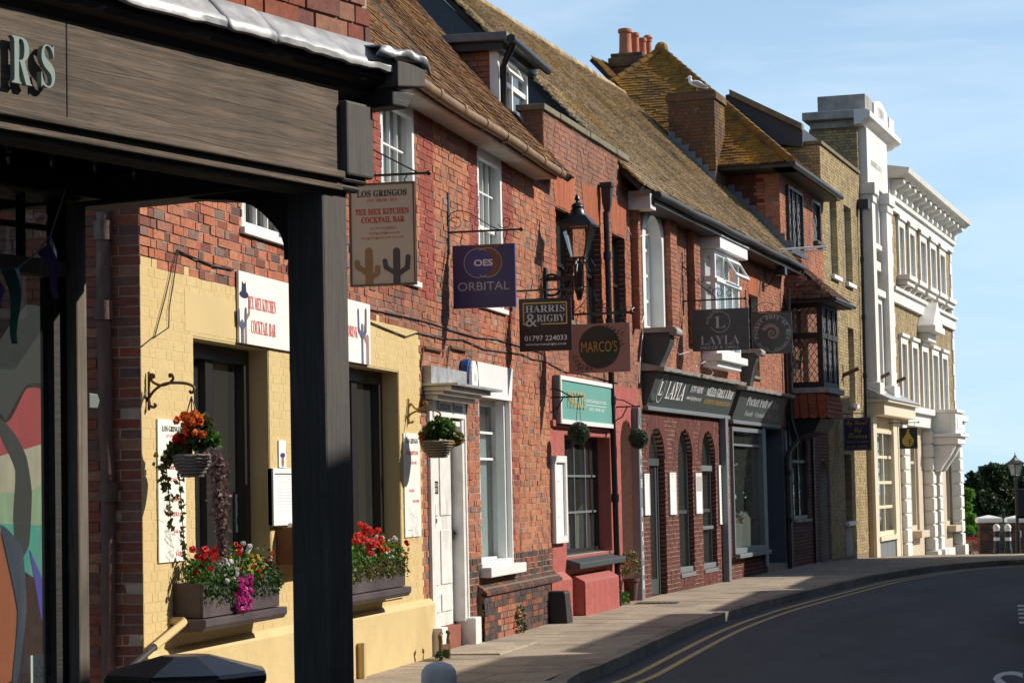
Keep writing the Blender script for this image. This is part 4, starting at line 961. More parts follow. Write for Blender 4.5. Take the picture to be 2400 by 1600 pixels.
b = MB(); b.box(du0-.05, du1+.35, -.75, -.02, -.03, .022); b.build('threshold_stone', M['slab'], C, bevel=.01)
nb = MB(); zt2 = FC.w('k6', 600, 190); nb.box(du0+.05, du1-.02, -.05, -.031, 2.56, 2.83); sb = nb.build('name_board', M['white'], door_frame, bevel=.004); letters(sb, [('Custom House', du0+.16, du1-.14, 2.60, 2.74, 'black')], 'txt_black', wall_plane(-.051))
# door canopy with lead top
b = MB(); cu0, cu1 = du0-.14, du1+.06; zc = dw1+.01
for k, (o_, z0, z1) in enumerate(((.05, 0, .05), (.12, .05, .09), (.22, .09, .14))): b.box(cu0-o_*.4, cu1+o_*.4, -o_-.1, -.001, zc+z0, zc+z1-.001)
cn = b.build('canopy', M['white_worn'], C, bevel=.012); b = MB(); b.box(cu0-.14, cu1+.34, -.40, -.002, zc+.141, zc+.165); b.box(cu0-.1, cu1-.1, -.1, -.003, zc+.166, zc+.36); b.build('canopy_lead', M['lead'], cn)
# roof
EO = .34                                            # eaves overhang
gw_ = (FC.w('k4', 430, 500, EO)+FC.w('k4', 1600, 1240, EO))/2
PIT = R(50); S_ = (0, math.cos(PIT), math.sin(PIT))
rz0 = gw_+.02
roof(C, FC, (-.3, -EO+.03, rz0), (1, 0, 0), S_, [(0, 0), (15.5, 0), (15.5, 6.4), (0, 6.4)], M['tile_c'], keep=300, jit=2.0, sag=lambda a, s: .03*math.sin(a*1.1)*math.sin(s*.9)+.012*math.sin(a*3.7+s))
b = MB(); b.prism([(0.2, .0, 6.19), (.2, 5.0, 6.19), (.2, 3.9, 10.6)], (CU1-.4, 0, 0)); b.build('roof_body', M['roof_under'], C)
gu1_ = FC.u('k4', 1610, 1240, EO)
b = MB(); n = 14; path = [(-.3+(gu1_+.3)*i/n, -EO-.02, gw_-.045+.012*math.sin(i*1.3)) for i in range(n+1)]; b.tube(path, .062, 10); gt = b.build('gutter', M['gutter'], C, smooth=True)
for i in range(15):
    u = .2+i*1.06
    if u < gu1_-.1: b = MB(); b.tube([(u-.045, -EO-.02, gw_-.045), (u+.045, -EO-.02, gw_-.045)], .073, 10); b.build('gutter_joint', M['gutter'], gt, smooth=True)
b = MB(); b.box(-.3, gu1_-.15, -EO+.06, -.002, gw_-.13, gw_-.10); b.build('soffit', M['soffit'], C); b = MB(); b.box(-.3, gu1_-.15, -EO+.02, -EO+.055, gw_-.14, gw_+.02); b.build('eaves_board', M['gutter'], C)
# dormer
DO = -.42                                            # set back from the wall face
a0, za = FC.hit('k4', 1135, 345, DO); a1 = FC.u('k4', 1365, 600, DO); zb = FC.w('k4', 1150, 800, DO); zt = FC.w('k4', 1175, 262, DO+.2); dy = -DO
dep = 2.6
b = MB(); b.box(a0+.03, a0+.06, dy+.02, dy+dep, zb-.1, za); b.box(a1-.06, a1-.03, dy+.02, dy+dep, zb-.1, za); b.box(a0, a1, dy+dep-.1, dy+dep, zb, za); b.build('dormer_cheek', M['mortar_dark'], C)
bricks(FC, C, dy+.09, dy+dep, zb-.4, za-.02, [], a0+.02, lambda u, w: 'brick_c' if w > rz0+(u+EO)*math.tan(PIT)-.1 else None, 0, seed=12, axis='y')
b = MB(); b.box(a0-.22, a1+.16, dy-.2, dy+dep, za+.05, za+.16); dr = b.build('dormer_roof', M['lead_dark'], C, bevel=.01)
b = MB(); b.box(a0-.12, a1+.1, dy-.12, dy+dep-.1, za-.06, za+.049); b.build('dormer_fascia', M['black'], C)
b = MB(); b.tube([(a0-.2, dy-.25, za+.06), (a1+.25, dy-.25, za+.04)], .06, 10); b.build('dormer_gutter', M['black'], dr, smooth=True)
b = MB(); b.tube([(a0-.05, dy-.25, za+.02), (a0-.05, dy-.22, za-.05), (a0+.06, dy-.08, za-.25), (a0+.06, dy-.08, zb-.1)], .045, 10); b.build('dormer_downpipe', M['black'], dr, smooth=True)
dwn = H(a0+.1, a1, zb-.1, za-.05); dwi = window(C, dwn, dy+.06, M['white'], 2, 1, .07, .07, .07, False, 'glass', split=[.62], name='dormer_window')
b = MB(); b.box(a0+.001, a0+.1, dy-.02, dy+.09, zb-.1, za-.05); b.build('corner_board', M['white'], dwi)
um = (dwn['u0']+dwn['u1'])/2; zs = dwn['w0']+.62*(dwn['w1']-dwn['w0']); op = MB(); hh = dwn['w1']-zs-.1
mt_ = Matrix.Translation((0, dy-.02, dwn['w1']-.06)) @ Matrix.Rotation(R(-24), 4, 'X')
for bx in ((dwn['u0']+.04, dwn['u0']+.1, -hh, 0), (um-.04, um+.02, -hh, 0), (dwn['u0']+.1, um-.04, -.06, 0), (dwn['u0']+.1, um-.04, -hh, -hh+.06)): op.box(bx[0], bx[1], -.04, 0, bx[2], bx[3], mat=mt_)
ol = op.build('open_casement', M['white'], dwi); p = bpy.data.objects.new('casement_pane', piece_mesh('pane', M['glass'])); COL.objects.link(p); p.parent = dwi; p.matrix_basis = mt_ @ Matrix.Translation(((dwn['u0']+um)/2, -.02, -hh/2)) @ Matrix.Diagonal((um-dwn['u0']-.1, .004, hh-.1, 1))
# ------------------------------------------------------------------ parapet house with the coral restaurant front
D = FD.thing('parapet_house', 'brown brick house with parapet above a coral pink painted restaurant front', 'house')
DU1 = (FE.o-FD.o).dot(FD.ux); DT = 6.87
Dg = H(FD.u('k8', 190, 600), FD.u('k8', 475, 800), FD.w('k8', 195, 1188), FD.w('k8', 192, 432))
ra0, ra1 = FD.u('k8', 540, 900), FD.u('k8', 618, 900); Da = H(ra0, ra1, .12, FD.w('k8', 575, 345), .42)
dz = FD.w('o', 1302, 481)
Dw = [H(FD.u('o', a, 600), FD.u('o', c, 600), 4.1, dz) for a, c in ((1303, 1343), (1371, 1408), (1433.5, 1464))]
DH = [Dg]+Dw
wall(D, -.03, DU1, -.5, DT, DH+[Da], 0, .3, M['mortar_light'])
PT = 3.30
wall(D, -.04, DU1-.12, -.5, PT, [Dg, Da], -.0045, 0, M['pink'], 'painted_wall')
rd = random.Random(6)
def pick_d(u, w):
    if w < PT: return 'brick_pink'
    for h in Dw:
        if h['w0']-.1 < w < h['w1'] and (0 < h['u0']-u < .28 or 0 < u-h['u1'] < .28): return 'brick_rub'
    if w > dz+.35: return 'brick_d'
    return 'brick_d' if rd.random() < .35 else 'brick_e'
bricks(FD, D, -.03, DU1, .0, DT-.02, DH+[Da], 0, pick_d, 300, seed=14)
b = MB(); b.box(-.02, .0, .02, .3, 3.2, DT); b.build('parapet_end', M['brick_d'], D); 
bricks(FD, D, .0, .3, 5.9, DT-.02, [], -.035, lambda u, w: 'brick_d', 0, seed=3, axis='y', thick=.02)
for i in range(6):
    b = MB(); a = -.12+i*.92; b.box(a, a+.905, -.05-.006*(i % 2), .36, DT, DT+.085+.01*((i*7) % 3)/3); b.build('coping_stone', M['coping'], D, bevel=.012)
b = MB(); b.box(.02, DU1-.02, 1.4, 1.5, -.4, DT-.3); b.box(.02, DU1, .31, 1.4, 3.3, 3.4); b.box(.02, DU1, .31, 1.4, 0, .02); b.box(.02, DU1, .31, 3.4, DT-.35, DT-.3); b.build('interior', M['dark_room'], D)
for h in Dw:
    window(D, h, .17, M['win_black'], 1, 2, .06, .03, .06, True, 'glass', True, .05, sill_mat=M['coping']); arch_ring(D, h, 0, M['brick_rub'], .52, .075, .013, 'flat_arch'); jamb_bricks(D, h, .004, .108, M['brick_maroon'])
# restaurant window
wn = window(D, Dg, .25, M['win_black'], 4, 3, .06, .03, .06, False, 'glass', bar_mat=M['slate_mid'])
b = MB(); b.prism([(Dg['u0']-.03, .19, Dg['w0']+.02), (Dg['u0']-.03, -.2, Dg['w0']-.09), (Dg['u0']-.03, -.2, Dg['w0']-.17), (Dg['u0']-.03, .19, Dg['w0']-.17)], (Dg['u1']-Dg['u0']+.06, 0, 0)); b.build('sill', M['slate_grey'], wn, bevel=.01)
b = MB(); b.box(Dg['u0']+.001, Dg['u0']+.01, .0, .19, Dg['w0'], Dg['w1']); b.box(Dg['u1']-.01, Dg['u1']-.001, 0, .19, Dg['w0'], Dg['w1']-.001); b.box(Dg['u0']+.01, Dg['u1']-.01, .0, .19, Dg['w1']-.012, Dg['w1']-.001); b.build('reveal', M['pink'], wn)
for k, (xa, xb, pr) in enumerate(((118, 243, .13), (322, 528, .2))):
    a, c = FD.u('k8', xa, 1420, pr), FD.u('k8', xb, 1400, pr); zt = FD.w('k8', xa+10, 1310, pr) if k == 0 else FD.w('k8', 320, 1312, pr)
    b = MB(); b.prism([(a, -.005, -.5), (a, -pr+.008, -.5), (a, -pr+.008, zt-.06), (a, -.005, zt+.04)], (c-a, 0, 0)); b.build('plinth', M['pink'], D, bevel=.006)
    bricks(FD, D, a, c, .0, zt-.07, [], -pr+.008, lambda u, w: 'brick_pink', 0, seed=31+k, prot=.005)
# arched recess back
b = MB(); b.box(ra0-.05, ra1+.05, .3, .33, 0, Da['w1']+.1); b.build('recess_back', M['pink'], D)
# band over window head
b = MB(); b.box(-.02, ra0-.3, -.05, -.006, Dg['w1']+.08, Dg['w1']+.17); b.build('head_moulding', M['pink'], D, bevel=.01)
# black downpipe with hopper
dp = FD.thing('downpipe', 'black iron downpipe with a hopper head on the coral fronted house', 'downpipe')
hu, hw = FD.hit('k7', 690, 300, .1); hb = FD.u('k8', 520, 1400, .1)
b = MB(); ux_ = lambda w: hu+(hb-hu)*(hw-w)/(hw-0)
b.tube([(ux_(w), -.1, w) for w in (hw, 4.5, 3, 1.5, .0)], .045, 10); pp = b.build('pipe', M['iron'], dp, smooth=True)
for w in (5.2, 4.2, 3.05, 1.6): b = MB(); b.tube([(ux_(w), -.1, w-.06), (ux_(w), -.1, w+.06)], .06, 10); b.build('collar', M['iron'], dp, smooth=True)
b = MB(); b.lathe([(.055, 0), (.09, .12), (.105, .35), (.13, .36), (.13, .43), (.12, .43)], (ux_(hw), -.12, hw), 4, rot=math.pi/4); b.build('hopper', M['iron'], dp, bevel=.006)
# ------------------------------------------------------------------ long tiled house: restaurant and gift shop
E_ = FE.thing('long_brick_house', 'long orange brick house under a big tiled roof with two dark grey shopfronts', 'house')
EU1 = (FF.o-FE.o).dot(FE.ux); ET = 6.55
oa0, oa1 = FE.u('k7', 950, 750), FE.u('k7', 1115, 750)
Ew = H(oa0, oa1, FE.w('k7', 1000, 1175), FE.w('k7', 1040, 252), .72)
# oriel: the projection that makes its side meet the wall
uo = FE.u('k7', 1383, 800, 0); pv = .2
while FE.u('k7', 1492, 800, pv) > uo and pv < 1.5: pv += .005
ou1 = FE.u('k7', 1668, 800, pv)
oz0, oz1, ozc = FE.w('k7', 1492, 1335, pv), FE.w('k7', 1492, 575, pv), FE.w('k7', 1492, 488, pv)
Es = H(FE.u('k7', 1738, 1050), FE.u('k7', 1806, 1050), FE.w('k7', 1745, 1500), FE.w('k7', 1740, 905))
A1, A2, A3 = H(.60, 1.74, -.1, 2.72, .5), H(2.72, 3.88, .28, 2.74, .5), H(4.62, 5.81, .28, 2.74, .5)
Pw = H(FE.u('k8', 1213, 900), FE.u('k8', 1402, 900), .47, 2.86); Pd = H(Pw['u1']+.35, EU1-.35, -.1, 2.95)
EH = [Ew, Es, A1, A2, A3, Pw, Pd]
wall(E_, 0, EU1, -.5, ET, EH, 0, .32, M['mortar_light'])
def pick_e(u, w):
    if w < 3.02: return 'brick_maroon'
    if Es['u0']-.06 < u < Es['u1']+.06 and Es['w1'] < w < Es['w1']+.5: return 'brick_rub'
    return 'brick_e'
bricks(FE, E_, 0, EU1, 0, ET-.02, EH, 0, pick_e, 300, seed=41)
for h in (A1, A2, A3): arch_ring(E_, h, 0, M['brick_maroon'], .26, .06, .012, 'arch_brick')
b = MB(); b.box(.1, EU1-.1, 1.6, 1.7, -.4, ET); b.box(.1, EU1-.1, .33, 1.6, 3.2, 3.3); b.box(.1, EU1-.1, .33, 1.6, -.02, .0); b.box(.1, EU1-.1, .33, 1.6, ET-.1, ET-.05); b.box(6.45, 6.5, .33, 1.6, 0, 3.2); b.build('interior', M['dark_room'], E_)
# pilasters
for i, (xa, xb) in enumerate(((905, 950), (1170, 1218), (1343, 1385))):
    a, c = FE.u('k7', xa, 700, .14), FE.u('k7', xb, 700, .14); a = max(a, -.28) if i == 0 else a
    b = MB(); b.box(a, c, -.128, -.0085, 4.25, 6.42); b.build('pilaster', M['mortar_dark'], E_)
    bricks(FE, E_, a, c, 4.25, 6.42, [], -.13, lambda u, w: 'brick_e', 0, seed=51+i); bricks(FE, E_, -.125, -.01, 4.25, 6.42, [], a, lambda u, w: 'brick_e', 0, seed=61+i, axis='y', thick=.02)
# white arched window
wf = MB(); o_, i_ = arc_pts(H(oa0, oa1, Ew['w0'], Ew['w1'], Ew['arch']), .0), arc_pts(H(oa0, oa1, Ew['w0'], Ew['w1'], Ew['arch']), .2)
zs = Ew['w1']-Ew['arch']; yf = -.03
for k in range(len(o_)-1): wf.prism([(o_[k][0], yf, o_[k][1]), (o_[k+1][0], yf, o_[k+1][1]), (i_[k+1][0], yf, i_[k+1][1]), (i_[k][0], yf, i_[k][1])], (0, .35, 0))
wf.box(oa0, oa0+.2, yf, .32, Ew['w0'], zs); wf.box(oa1-.2, oa1, yf, .32, Ew['w0'], zs); aw = wf.build('arched_surround', M['white'], E_)
b = MB(); hi = H(oa0+.2, oa1-.2, Ew['w0'], Ew['w1']-.2, Ew['arch']-.2); um = (hi['u0']+hi['u1'])/2
w_ = window(E_, hi, .24, M['white'], 2, 4, .1, .05, .06, False, 'glass', name='arched_window')
b = MB(); b.box(hi['u0']+.1, hi['u1']-.1, .27, .28, hi['w0'], hi['w1']-.1); b.build('blind', M['curtain'], w_)
# oriel window
orl = MB(); e = .09; y1 = -pv; z0, z1 = oz0, oz1
zm = FE.w('k7', 1492, 785, pv); ow = ou1-uo
orl.box(uo, uo+e, y1, y1+e, z0, z1); orl.box(ou1-e, ou1, y1, y1+e, z0, z1); orl.box(uo, uo+e, -e, 0, z0, z1); orl.box(ou1-e, ou1, -e, 0, z0, z1)
for z in (z0+.001, zm-.06, z1-.101):
    orl.box(uo+e, ou1-e, y1, y1+e, z, z+.1); orl.box(uo, uo+e, y1+e, -e, z, z+.1); orl.box(ou1-e, ou1, y1+e, -e, z, z+.1)
orl.box(uo-.03, ou1+.05, y1-.04, y1-.001, zm-.06, zm)
orl.box(uo+ow*.36, uo+ow*.36+.07, y1, y1+.08, z0+.1, z1-.1); orl.box(uo+ow*.68, uo+ow*.68+.06, y1, y1+.08, z0+.1, zm-.06)
ob = orl.build('oriel_window', M['white'], E_, bevel=.004)
b = MB(); b.box(uo-.06, ou1+.3, y1-.12, -.002, z1+.002, ozc); b.build('oriel_cornice', M['white'], ob, bevel=.01)
b = MB(); b.box(uo-.08, ou1+.32, y1-.15, .0, ozc+.001, ozc+.03); b.box(uo-.08, uo-.03, -.12, 0, ozc+.03, ozc+.28); b.build('oriel_flashing', M['lead'], ob)
b = MB(); b.box(uo-.06, ou1+.15, y1-.1, -.002, z0-.13, z0-.001); b.box(uo, ou1, y1, -.002, z0-.24, z0-.131); b.build('oriel_sill', M['white'], ob, bevel=.01)
for (ax, cx, az, cz) in ((uo+e, uo+ow*.36, z0+.1, zm-.06), (uo+ow*.36+.07, uo+ow*.68, z0+.1, zm-.06), (uo+ow*.68+.06, ou1-e, z0+.1, zm-.06), (uo+e, uo+ow*.36, zm+.04, z1-.1)):
    p = bpy.data.objects.new('pane', piece_mesh('pane', M['glass'])); COL.objects.link(p); p.parent = ob; p.location = ((ax+cx)/2, y1+.04, (az+cz)/2); p.scale = (cx-ax, .004, cz-az)
for (az, cz) in ((z0+.1, zm-.06), (zm+.04, z1-.1)):
    p = bpy.data.objects.new('pane', piece_mesh('pane', M['glass'])); COL.objects.link(p); p.parent = ob; p.location = (uo+.04, (y1+e-e)/2, (az+cz)/2); p.scale = (.004, pv-2*e, cz-az)
mt_ = Matrix.Translation((0, y1-.01, z1-.1)) @ Matrix.Rotation(R(-30), 4, 'X'); hh = z1-.1-zm-.04; op = MB(); a, c = uo+ow*.36+.07, ou1-e
for bx in ((a, a+.06, -hh, 0), (c-.06, c, -hh, 0), (a+.06, c-.06, -.06, 0), (a+.06, c-.06, -hh, -hh+.06)): op.box(bx[0], bx[1], -.04, 0, bx[2], bx[3], mat=mt_)
op.build('open_casement', M['white'], ob); p = bpy.data.objects.new('casement_pane', piece_mesh('pane', M['glass'])); COL.objects.link(p); p.parent = ob; p.matrix_basis = mt_ @ Matrix.Translation(((a+c)/2, -.02, -hh/2)) @ Matrix.Diagonal((c-a-.1, .004, hh-.1, 1))
b = MB(); b.box(uo+e+.02, ou1-e, -.05, -.03, z0, z1); b.build('blind', M['curtain'], ob)
# small dark window
window(E_, Es, .18, M['win_black'], 1, 2, .06, .03, .05, True, 'glass', sill_mat=M['coping']); arch_ring(E_, H(Es['u0'], Es['u1'], Es['w0'], Es['w1']), 0, M['brick_rub'], .5, .075, .013, 'flat_arch')
# arches: door and windows
for k, h in enumerate((A1, A2, A3)):
    jamb_bricks(E_, h, .004, .115, M['brick_maroon'])
    hh = H(h['u0']+.003, h['u1']-.003, h['w0'], h['w1'], h['arch'])
    if k == 0:
        dr_ = MB(); dr_.box(h['u0'], h['u0']+.12, .10, .17, -.05, 2.2); dr_.box(h['u1']-.10, h['u1'], .10, .17, -.05, 2.2); dr_.box(h['u0'], h['u1'], .08, .18, 2.1, 2.22); dr_.box(h['u0']+.12, h['u1']-.1, .12, .16, 0, .25); dr_.box(h['u0']+.12, h['u0']+.22, .12, .16, .25, 2.1); dr_.box(h['u1']-.2, h['u1']-.1, .12, .16, .25, 2.1)
        do = dr_.build('door', M['slate_grey'], E_, bevel=.005); p = bpy.data.objects.new('pane', piece_mesh('pane', M['glass'])); COL.objects.link(p); p.parent = do; p.location = ((h['u0']+h['u1'])/2, .14, 1.17); p.scale = (h['u1']-h['u0']-.42, .005, 1.84)
        p = bpy.data.objects.new('pane', piece_mesh('pane', M['glass'])); COL.objects.link(p); p.parent = do; p.location = ((h['u0']+h['u1'])/2, .14, 2.48); p.scale = (h['u1']-h['u0'], .005, .5)
        b = MB(); b.tube([(h['u0']+.16, .1, 1.0), (h['u0']+.16, .06, 1.05), (h['u0']+.16, .06, 1.35), (h['u0']+.16, .1, 1.4)], .012, 8); b.build('door_handle', m_plain('brass', (.5, .32, .08), .3, .1, metal=1), do)
    else:
        ww = window(E_, hh, .14, M['slate_grey'], 1, 2, .07, .06, .06, False, 'glass', split=[.42]); b = MB(); b.box(h['u0']+.01, h['u1']-.01, -.03, .08, h['w0']-.07, h['w0']); b.box(h['u0']+.01, h['u1']-.01, .02, .079, h['w0'], h['w0']+.1); b.build('sill', M['slate_mid'], ww, bevel=.01)
        b = MB(); b.box(h['u0']+.02, h['u1']-.02, -.001, .12, -.2, h['w0']-.07); b.build('apron', M['brick_maroon'], ww)
        if k == 2: b = MB(); b.box(h['u0']+.05, h['u1']-.12, .03, .079, 2.02, 2.12); b.box(h['u0']+.05, h['u1']-.12, .03, .079, .98, 1.04); b.build('transom', M['slate_mid'], ww, bevel=.006)
# vertical lettered board
vb0, vb1 = FE.u('k8', 652, 900, .12), FE.u('k8', 672, 900, .12); b = MB(); b.box(vb0, vb0+.2, -.13, -.01, .0, 3.0); vb = b.build('pilaster_board', M['slate_mid'], E_, bevel=.006)
lt = 'LUNCH DINNER'; zz = 2.78
for ch in lt:
    if ch != ' ': letters(vb, [(ch, vb0+.05, vb0+.16, zz-.13, zz, 'serif')], 'txt_white', wall_plane(-.131), .002)
    zz -= .225
b = MB(); p2 = FE.u('k8', 1195, 900, .12); b.box(p2-.1, p2+.12, -.13, -.01, .0, 3.0); vb = b.build('pilaster_board', M['slate_mid'], E_, bevel=.006)
zz = 2.5
for ch in 'LUNCH':
    letters(vb, [(ch, p2-.04, p2+.06, zz-.13, zz, 'serif')], 'txt_grey', wall_plane(-.131), .002); zz -= .25
# canted fascias
def fascia(name, pts, vb_, vt_, mt):
    (tl, tr, br, bl) = pts; a, zt = FE.hit('k8', *tl, vt_); c, zt2 = FE.hit('k8', *tr, vt_); a2, zb = FE.hit('k8', *bl, vb_); c2, zb2 = FE.hit('k8', *br, vb_)
    u0, u1 = min(a, a2), max(c, c2); zt, zb = (zt+zt2)/2, (zb+zb2)/2
    b = MB(); b.prism([(u0, -vb_, zb), (u0, -vt_, zt), (u0, -.01, zt), (u0, -.01, zb)], (u1-u0, 0, 0)); o = b.build(name, M[mt], E_)
    b = MB(); b.box(u0-.03, u1+.03, -vb_-.04, -.01, zb-.07, zb-.002); b.build('fascia_moulding', M['slate_mid'], o, bevel=.01)
    b = MB(); n = 40; rn_ = random.Random(9)
    for i in range(n+1):
        p_ = u0-.1+(u1-u0+.2)*i/n; w1_, w2_ = rn_.uniform(-.008, .008), rn_.uniform(-.014, .014)
        b.v += [(p_, -.009, zt+.02), (p_, -vt_-.12+w2_, zt+.02+w1_), (p_, -vt_-.14+w2_, zt+.07+w1_), (p_, -.009, zt+.15)]
    for i in range(n):
        for j in range(4): b.f.append((i*4+j, i*4+(j+1) % 4, (i+1)*4+(j+1) % 4, (i+1)*4+j)); b.m.append(0)
    b.f += [(0, 1, 2, 3), (4*n+3, 4*n+2, 4*n+1, 4*n)]; b.m += [0, 0]
    b.build('shop_cornice', M['stucco_grey'], o)
    return o, u0, u1, zb, zt, lambda a, c, out=0: Vector((a, -(vb_+(vt_-vb_)*(c-zb)/(zt-zb))-out, c))
fo, u0, u1, zb, zt, pl = fascia('restaurant_fascia', ((775, 75), (1222, 125), (1193, 318), (692, 270)), .06, .26, 'slate_grey')
L = u1-u0; Hh = zt-zb
for ch, xa, xb in (('L', .16, .195), ('A', .197, .245), ('Y', .238, .282), ('L', .284, .317), ('A', .318, .365)): letters(fo, [(ch, u0+L*xa, u0+L*xb, zb+Hh*.28, zb+Hh*.80, 'serif')], 'txt_white', pl, .004)
letters(fo, [('MEZZE GRILL & BAR', u0+L*.62, u0+L*.97, zb+Hh*.55, zb+Hh*.84, 'serif'), ('01797 458090', u0+L*.42, u0+L*.565, zb+Hh*.58, zb+Hh*.78), ('www.laylarye.co.uk', u0+L*.40, u0+L*.58, zb+Hh*.30, zb+Hh*.48), ('L', u0+L*.075, u0+L*.115, zb+Hh*.35, zb+Hh*.75, 'serif')], 'txt_white', pl, .004)
letters(fo, [('AUTHENTIC TURKISH KITCHEN', u0+L*.62, u0+L*.97, zb+Hh*.30, zb+Hh*.44, 'serif')], 'txt_gold', pl, .004)
shapes(fo, [[(u0+L*.095+(x-.0)*1.0, zb+Hh*.55+z) for x, z in r_] for r_ in ring(0, 0, Hh*.42, .012)], 'txt_white', pl, .004)
fo, u0, u1, zb, zt, pl = fascia('gift_shop_fascia', ((1275, 175), (1545, 215), (1507, 385), (1222, 345)), .06, .26, 'slate_grey'); L = u1-u0; Hh = zt-zb
letters(fo, [('Pocket Full of Rye', u0+L*.17, u0+L*.84, zb+Hh*.45, zb+Hh*.88, 'serif'), ('Fossils · Crystals · Gifts', u0+L*.20, u0+L*.76, zb+Hh*.14, zb+Hh*.37, 'italic'), ('01797', u0+L*.86, u0+L*.96, zb+Hh*.26, zb+Hh*.34), ('229600', u0+L*.86, u0+L*.96, zb+Hh*.14, zb+Hh*.22)], 'txt_grey', pl, .004)
# console brackets
def console(px_l, px_r, ytop, ybot, ub):
    v1 = FE.perp(px_l[0], px_r, ytop, ub)[0]; zt_ = FE.perp(px_l[0], px_l[1], ytop, ub)[1]; zb_ = FE.perp(px_l[0], px_l[1], ybot, ub)[1]
    b = MB(); v1 = max(.3, min(v1, .55)); pr = [(0, zb_), (-.12, zb_), (-.16, zb_+.3), (-v1+.06, zt_-.35), (-v1, zt_-.2), (-v1, zt_-.06), (0, zt_-.06)]
    b.prism([(ub, y, z) for y, z in pr], (.32, 0, 0)); o = b.build('console', M['slate_grey'], E_, bevel=.012)
    b = MB(); b.box(ub-.06, ub+.38, -v1-.08, -.009, zt_-.06, zt_+.02); b.tube([(ub-.05, -v1-.06, zt_-.05), (ub+.37, -v1-.06, zt_-.05)], .07, 10); b.build('console_cap', M['stucco_grey'], o, smooth=True)
console(('k7', 970), 1160, 1165, 1690, FE.u('k7', 965, 1300, .02)); console(('k7', 1690), 1775, 1320, 1700, FE.u('k7', 1690, 1450, .02))
# gift shop window, stall riser and entrance
gwn = window(E_, Pw, .06, M['slate_mid'], 1, 2, .08, .04, .12, True, 'glass', split=[.86], sill_proj=.16, sill_h=.08)
b = MB(); b.box(Pw['u0'], Pw['u1'], .7, .72, .47, 2.3); b.build('display_back', m_plain('display_green_grey', (.15, .17, .15), .7, .2), gwn)
b = MB(); b.box(Pw['u0']+.05, Pw['u1']-.05, .1, .65, 1.05, 1.08); b.build('display_shelf', M['timber_brown'], gwn)
b = MB(); rg = random.Random(2)
for i in range(26): b.sphere((Pw['u0']+.25+rg.random()*(Pw['u1']-Pw['u0']-.5), .15+.4*rg.random(), (.55 if i % 2 else 1.12)+.05), rg.uniform(.04, .11), 7, 5, 0, (1.6, .8, .7))
b.build('display_stones', m_plain('mineral_grey', (.4, .42, .42), .25, .5, 20, .3, 30), gwn, smooth=False, kind='stuff')
b = MB(); b.box(Pd['u0']-.2, EU1-.2, .9, .95, 0, 3); b.box(Pd['u0'], Pd['u0']+.03, .02, .9, 0, 2.95); b.box(Pd['u1']-.03, Pd['u1'], .02, .9, 0, 2.95); b.box(Pd['u0'], Pd['u1'], .02, .9, 2.9, 2.95); b.build('entrance_lining', m_plain('grey_violet_paint', (.10, .105, .13), .5, .1), E_)
b = MB(); b.box(Pd['u0'], Pd['u1'], -.02, .9, -.05, .12); b.build('entrance_step', M['slab'], E_)
b = MB(); b.box(Pw['u1']+.02, Pd['u0']-.01, -.05, -.008, .12, 2.9); b.box(Pd['u1']+.02, Pd['u1']+.16, -.05, -.008, .0, 2.9); b.build('shopfront_post', M['slate_mid'], E_, bevel=.006)
# eaves and roof
EV = .42; ez = (FE.w('k7', 960, 205, EV)+FE.w('f', 1790, 575, EV))/2
uEnd = EU1-.08
rP0 = Vector((0, -EV, ez+.06)); EP = R(46); ER = (0, math.cos(EP), math.sin(EP))
def on_roof(fr, P0, S, k, x, y):
    d = ray(*q(k, x, y)); o = fr.world(0, -P0.y, P0.z); U = fr.ux; Sv = -fr.n*S[1]+Vector((0, 0, S[2])); n = U.cross(Sv); t = (o-CP).dot(n)/d.dot(n); p = CP+d*t-o
    return p.dot(U), p.dot(Sv)
rt = [on_roof(FE, rP0, ER, 'f', x, y) for x, y in ((1100, 27), (1345, 147))]; ridge = (rt[0][1]+rt[1][1])/2; uL = on_roof(FE, rP0, ER, 'k4', 1035, 215)[0]
print('ROOF E', math.degrees(EP), rt, uL, uEnd, EU1, ez, pv, ow)
roof(E_, FE, rP0, (1, 0, 0), ER, [(uL, 0), (uEnd, 0), (uEnd, ridge), (uL, ridge)], M['tile_e'], keep=300, seed=8, th=.03, jit=1.7, sag=lambda a, s: .05*math.sin(a*.55+.6)*math.sin(s*.55)+.012*math.sin(a*2.3+s))
b = MB(); rz = rP0.z+ridge*ER[2]; ry = rP0.y+ridge*ER[1]
for i in range(int((uEnd-uL)/.32)): a = uL+i*.32; b.tube([(a, ry, rz+.0), (a+.31, ry, rz+.012*math.sin(i))], .10, 8)
b.build('ridge_tile', M['tile_e'], E_)
b = MB(); b.prism([(uL+.05, .45, ET-1.6), (uL+.05, ry+7, ET-1.6), (uL+.05, ry+7, rz+1.4), (uL+.05, ry+.1, rz-.07), (uL+.05, .45, rP0.z+(.45-rP0.y)*math.tan(EP)-.1)], (.15, 0, 0)); b.build('gable_end', M['slate'], E_)
b = MB(); b.prism([(uL+.3, .3, ET-.05), (uL+.3, 2*ry, ET-.05), (uL+.3, ry, rz-.6)], (uEnd-uL-.5, 0, 0)); b.build('roof_body', M['roof_under'], E_)
b = MB(); n = 14; b.tube([(-.3+(uEnd+.35)*i/n, -EV-.05, ez+.0+.01*math.sin(i*1.7)) for i in range(n+1)], .065, 10); gt = b.build('gutter', M['iron_dull'], E_, smooth=True)
b = MB(); b.box(-.3, EU1, -EV+.02, -.002, ez-.14, ez-.1); b.box(-.3, EU1, -EV, -EV+.03, ez-.14, ez+.06); b.build('eaves_board', M['timber_black'], E_)
b = MB(); b.box(-.42, -.05, -EV+.04, .1, ez-.22, ez+.08); b.build('wall_plate_end', M['white_worn'], E_, bevel=.01)
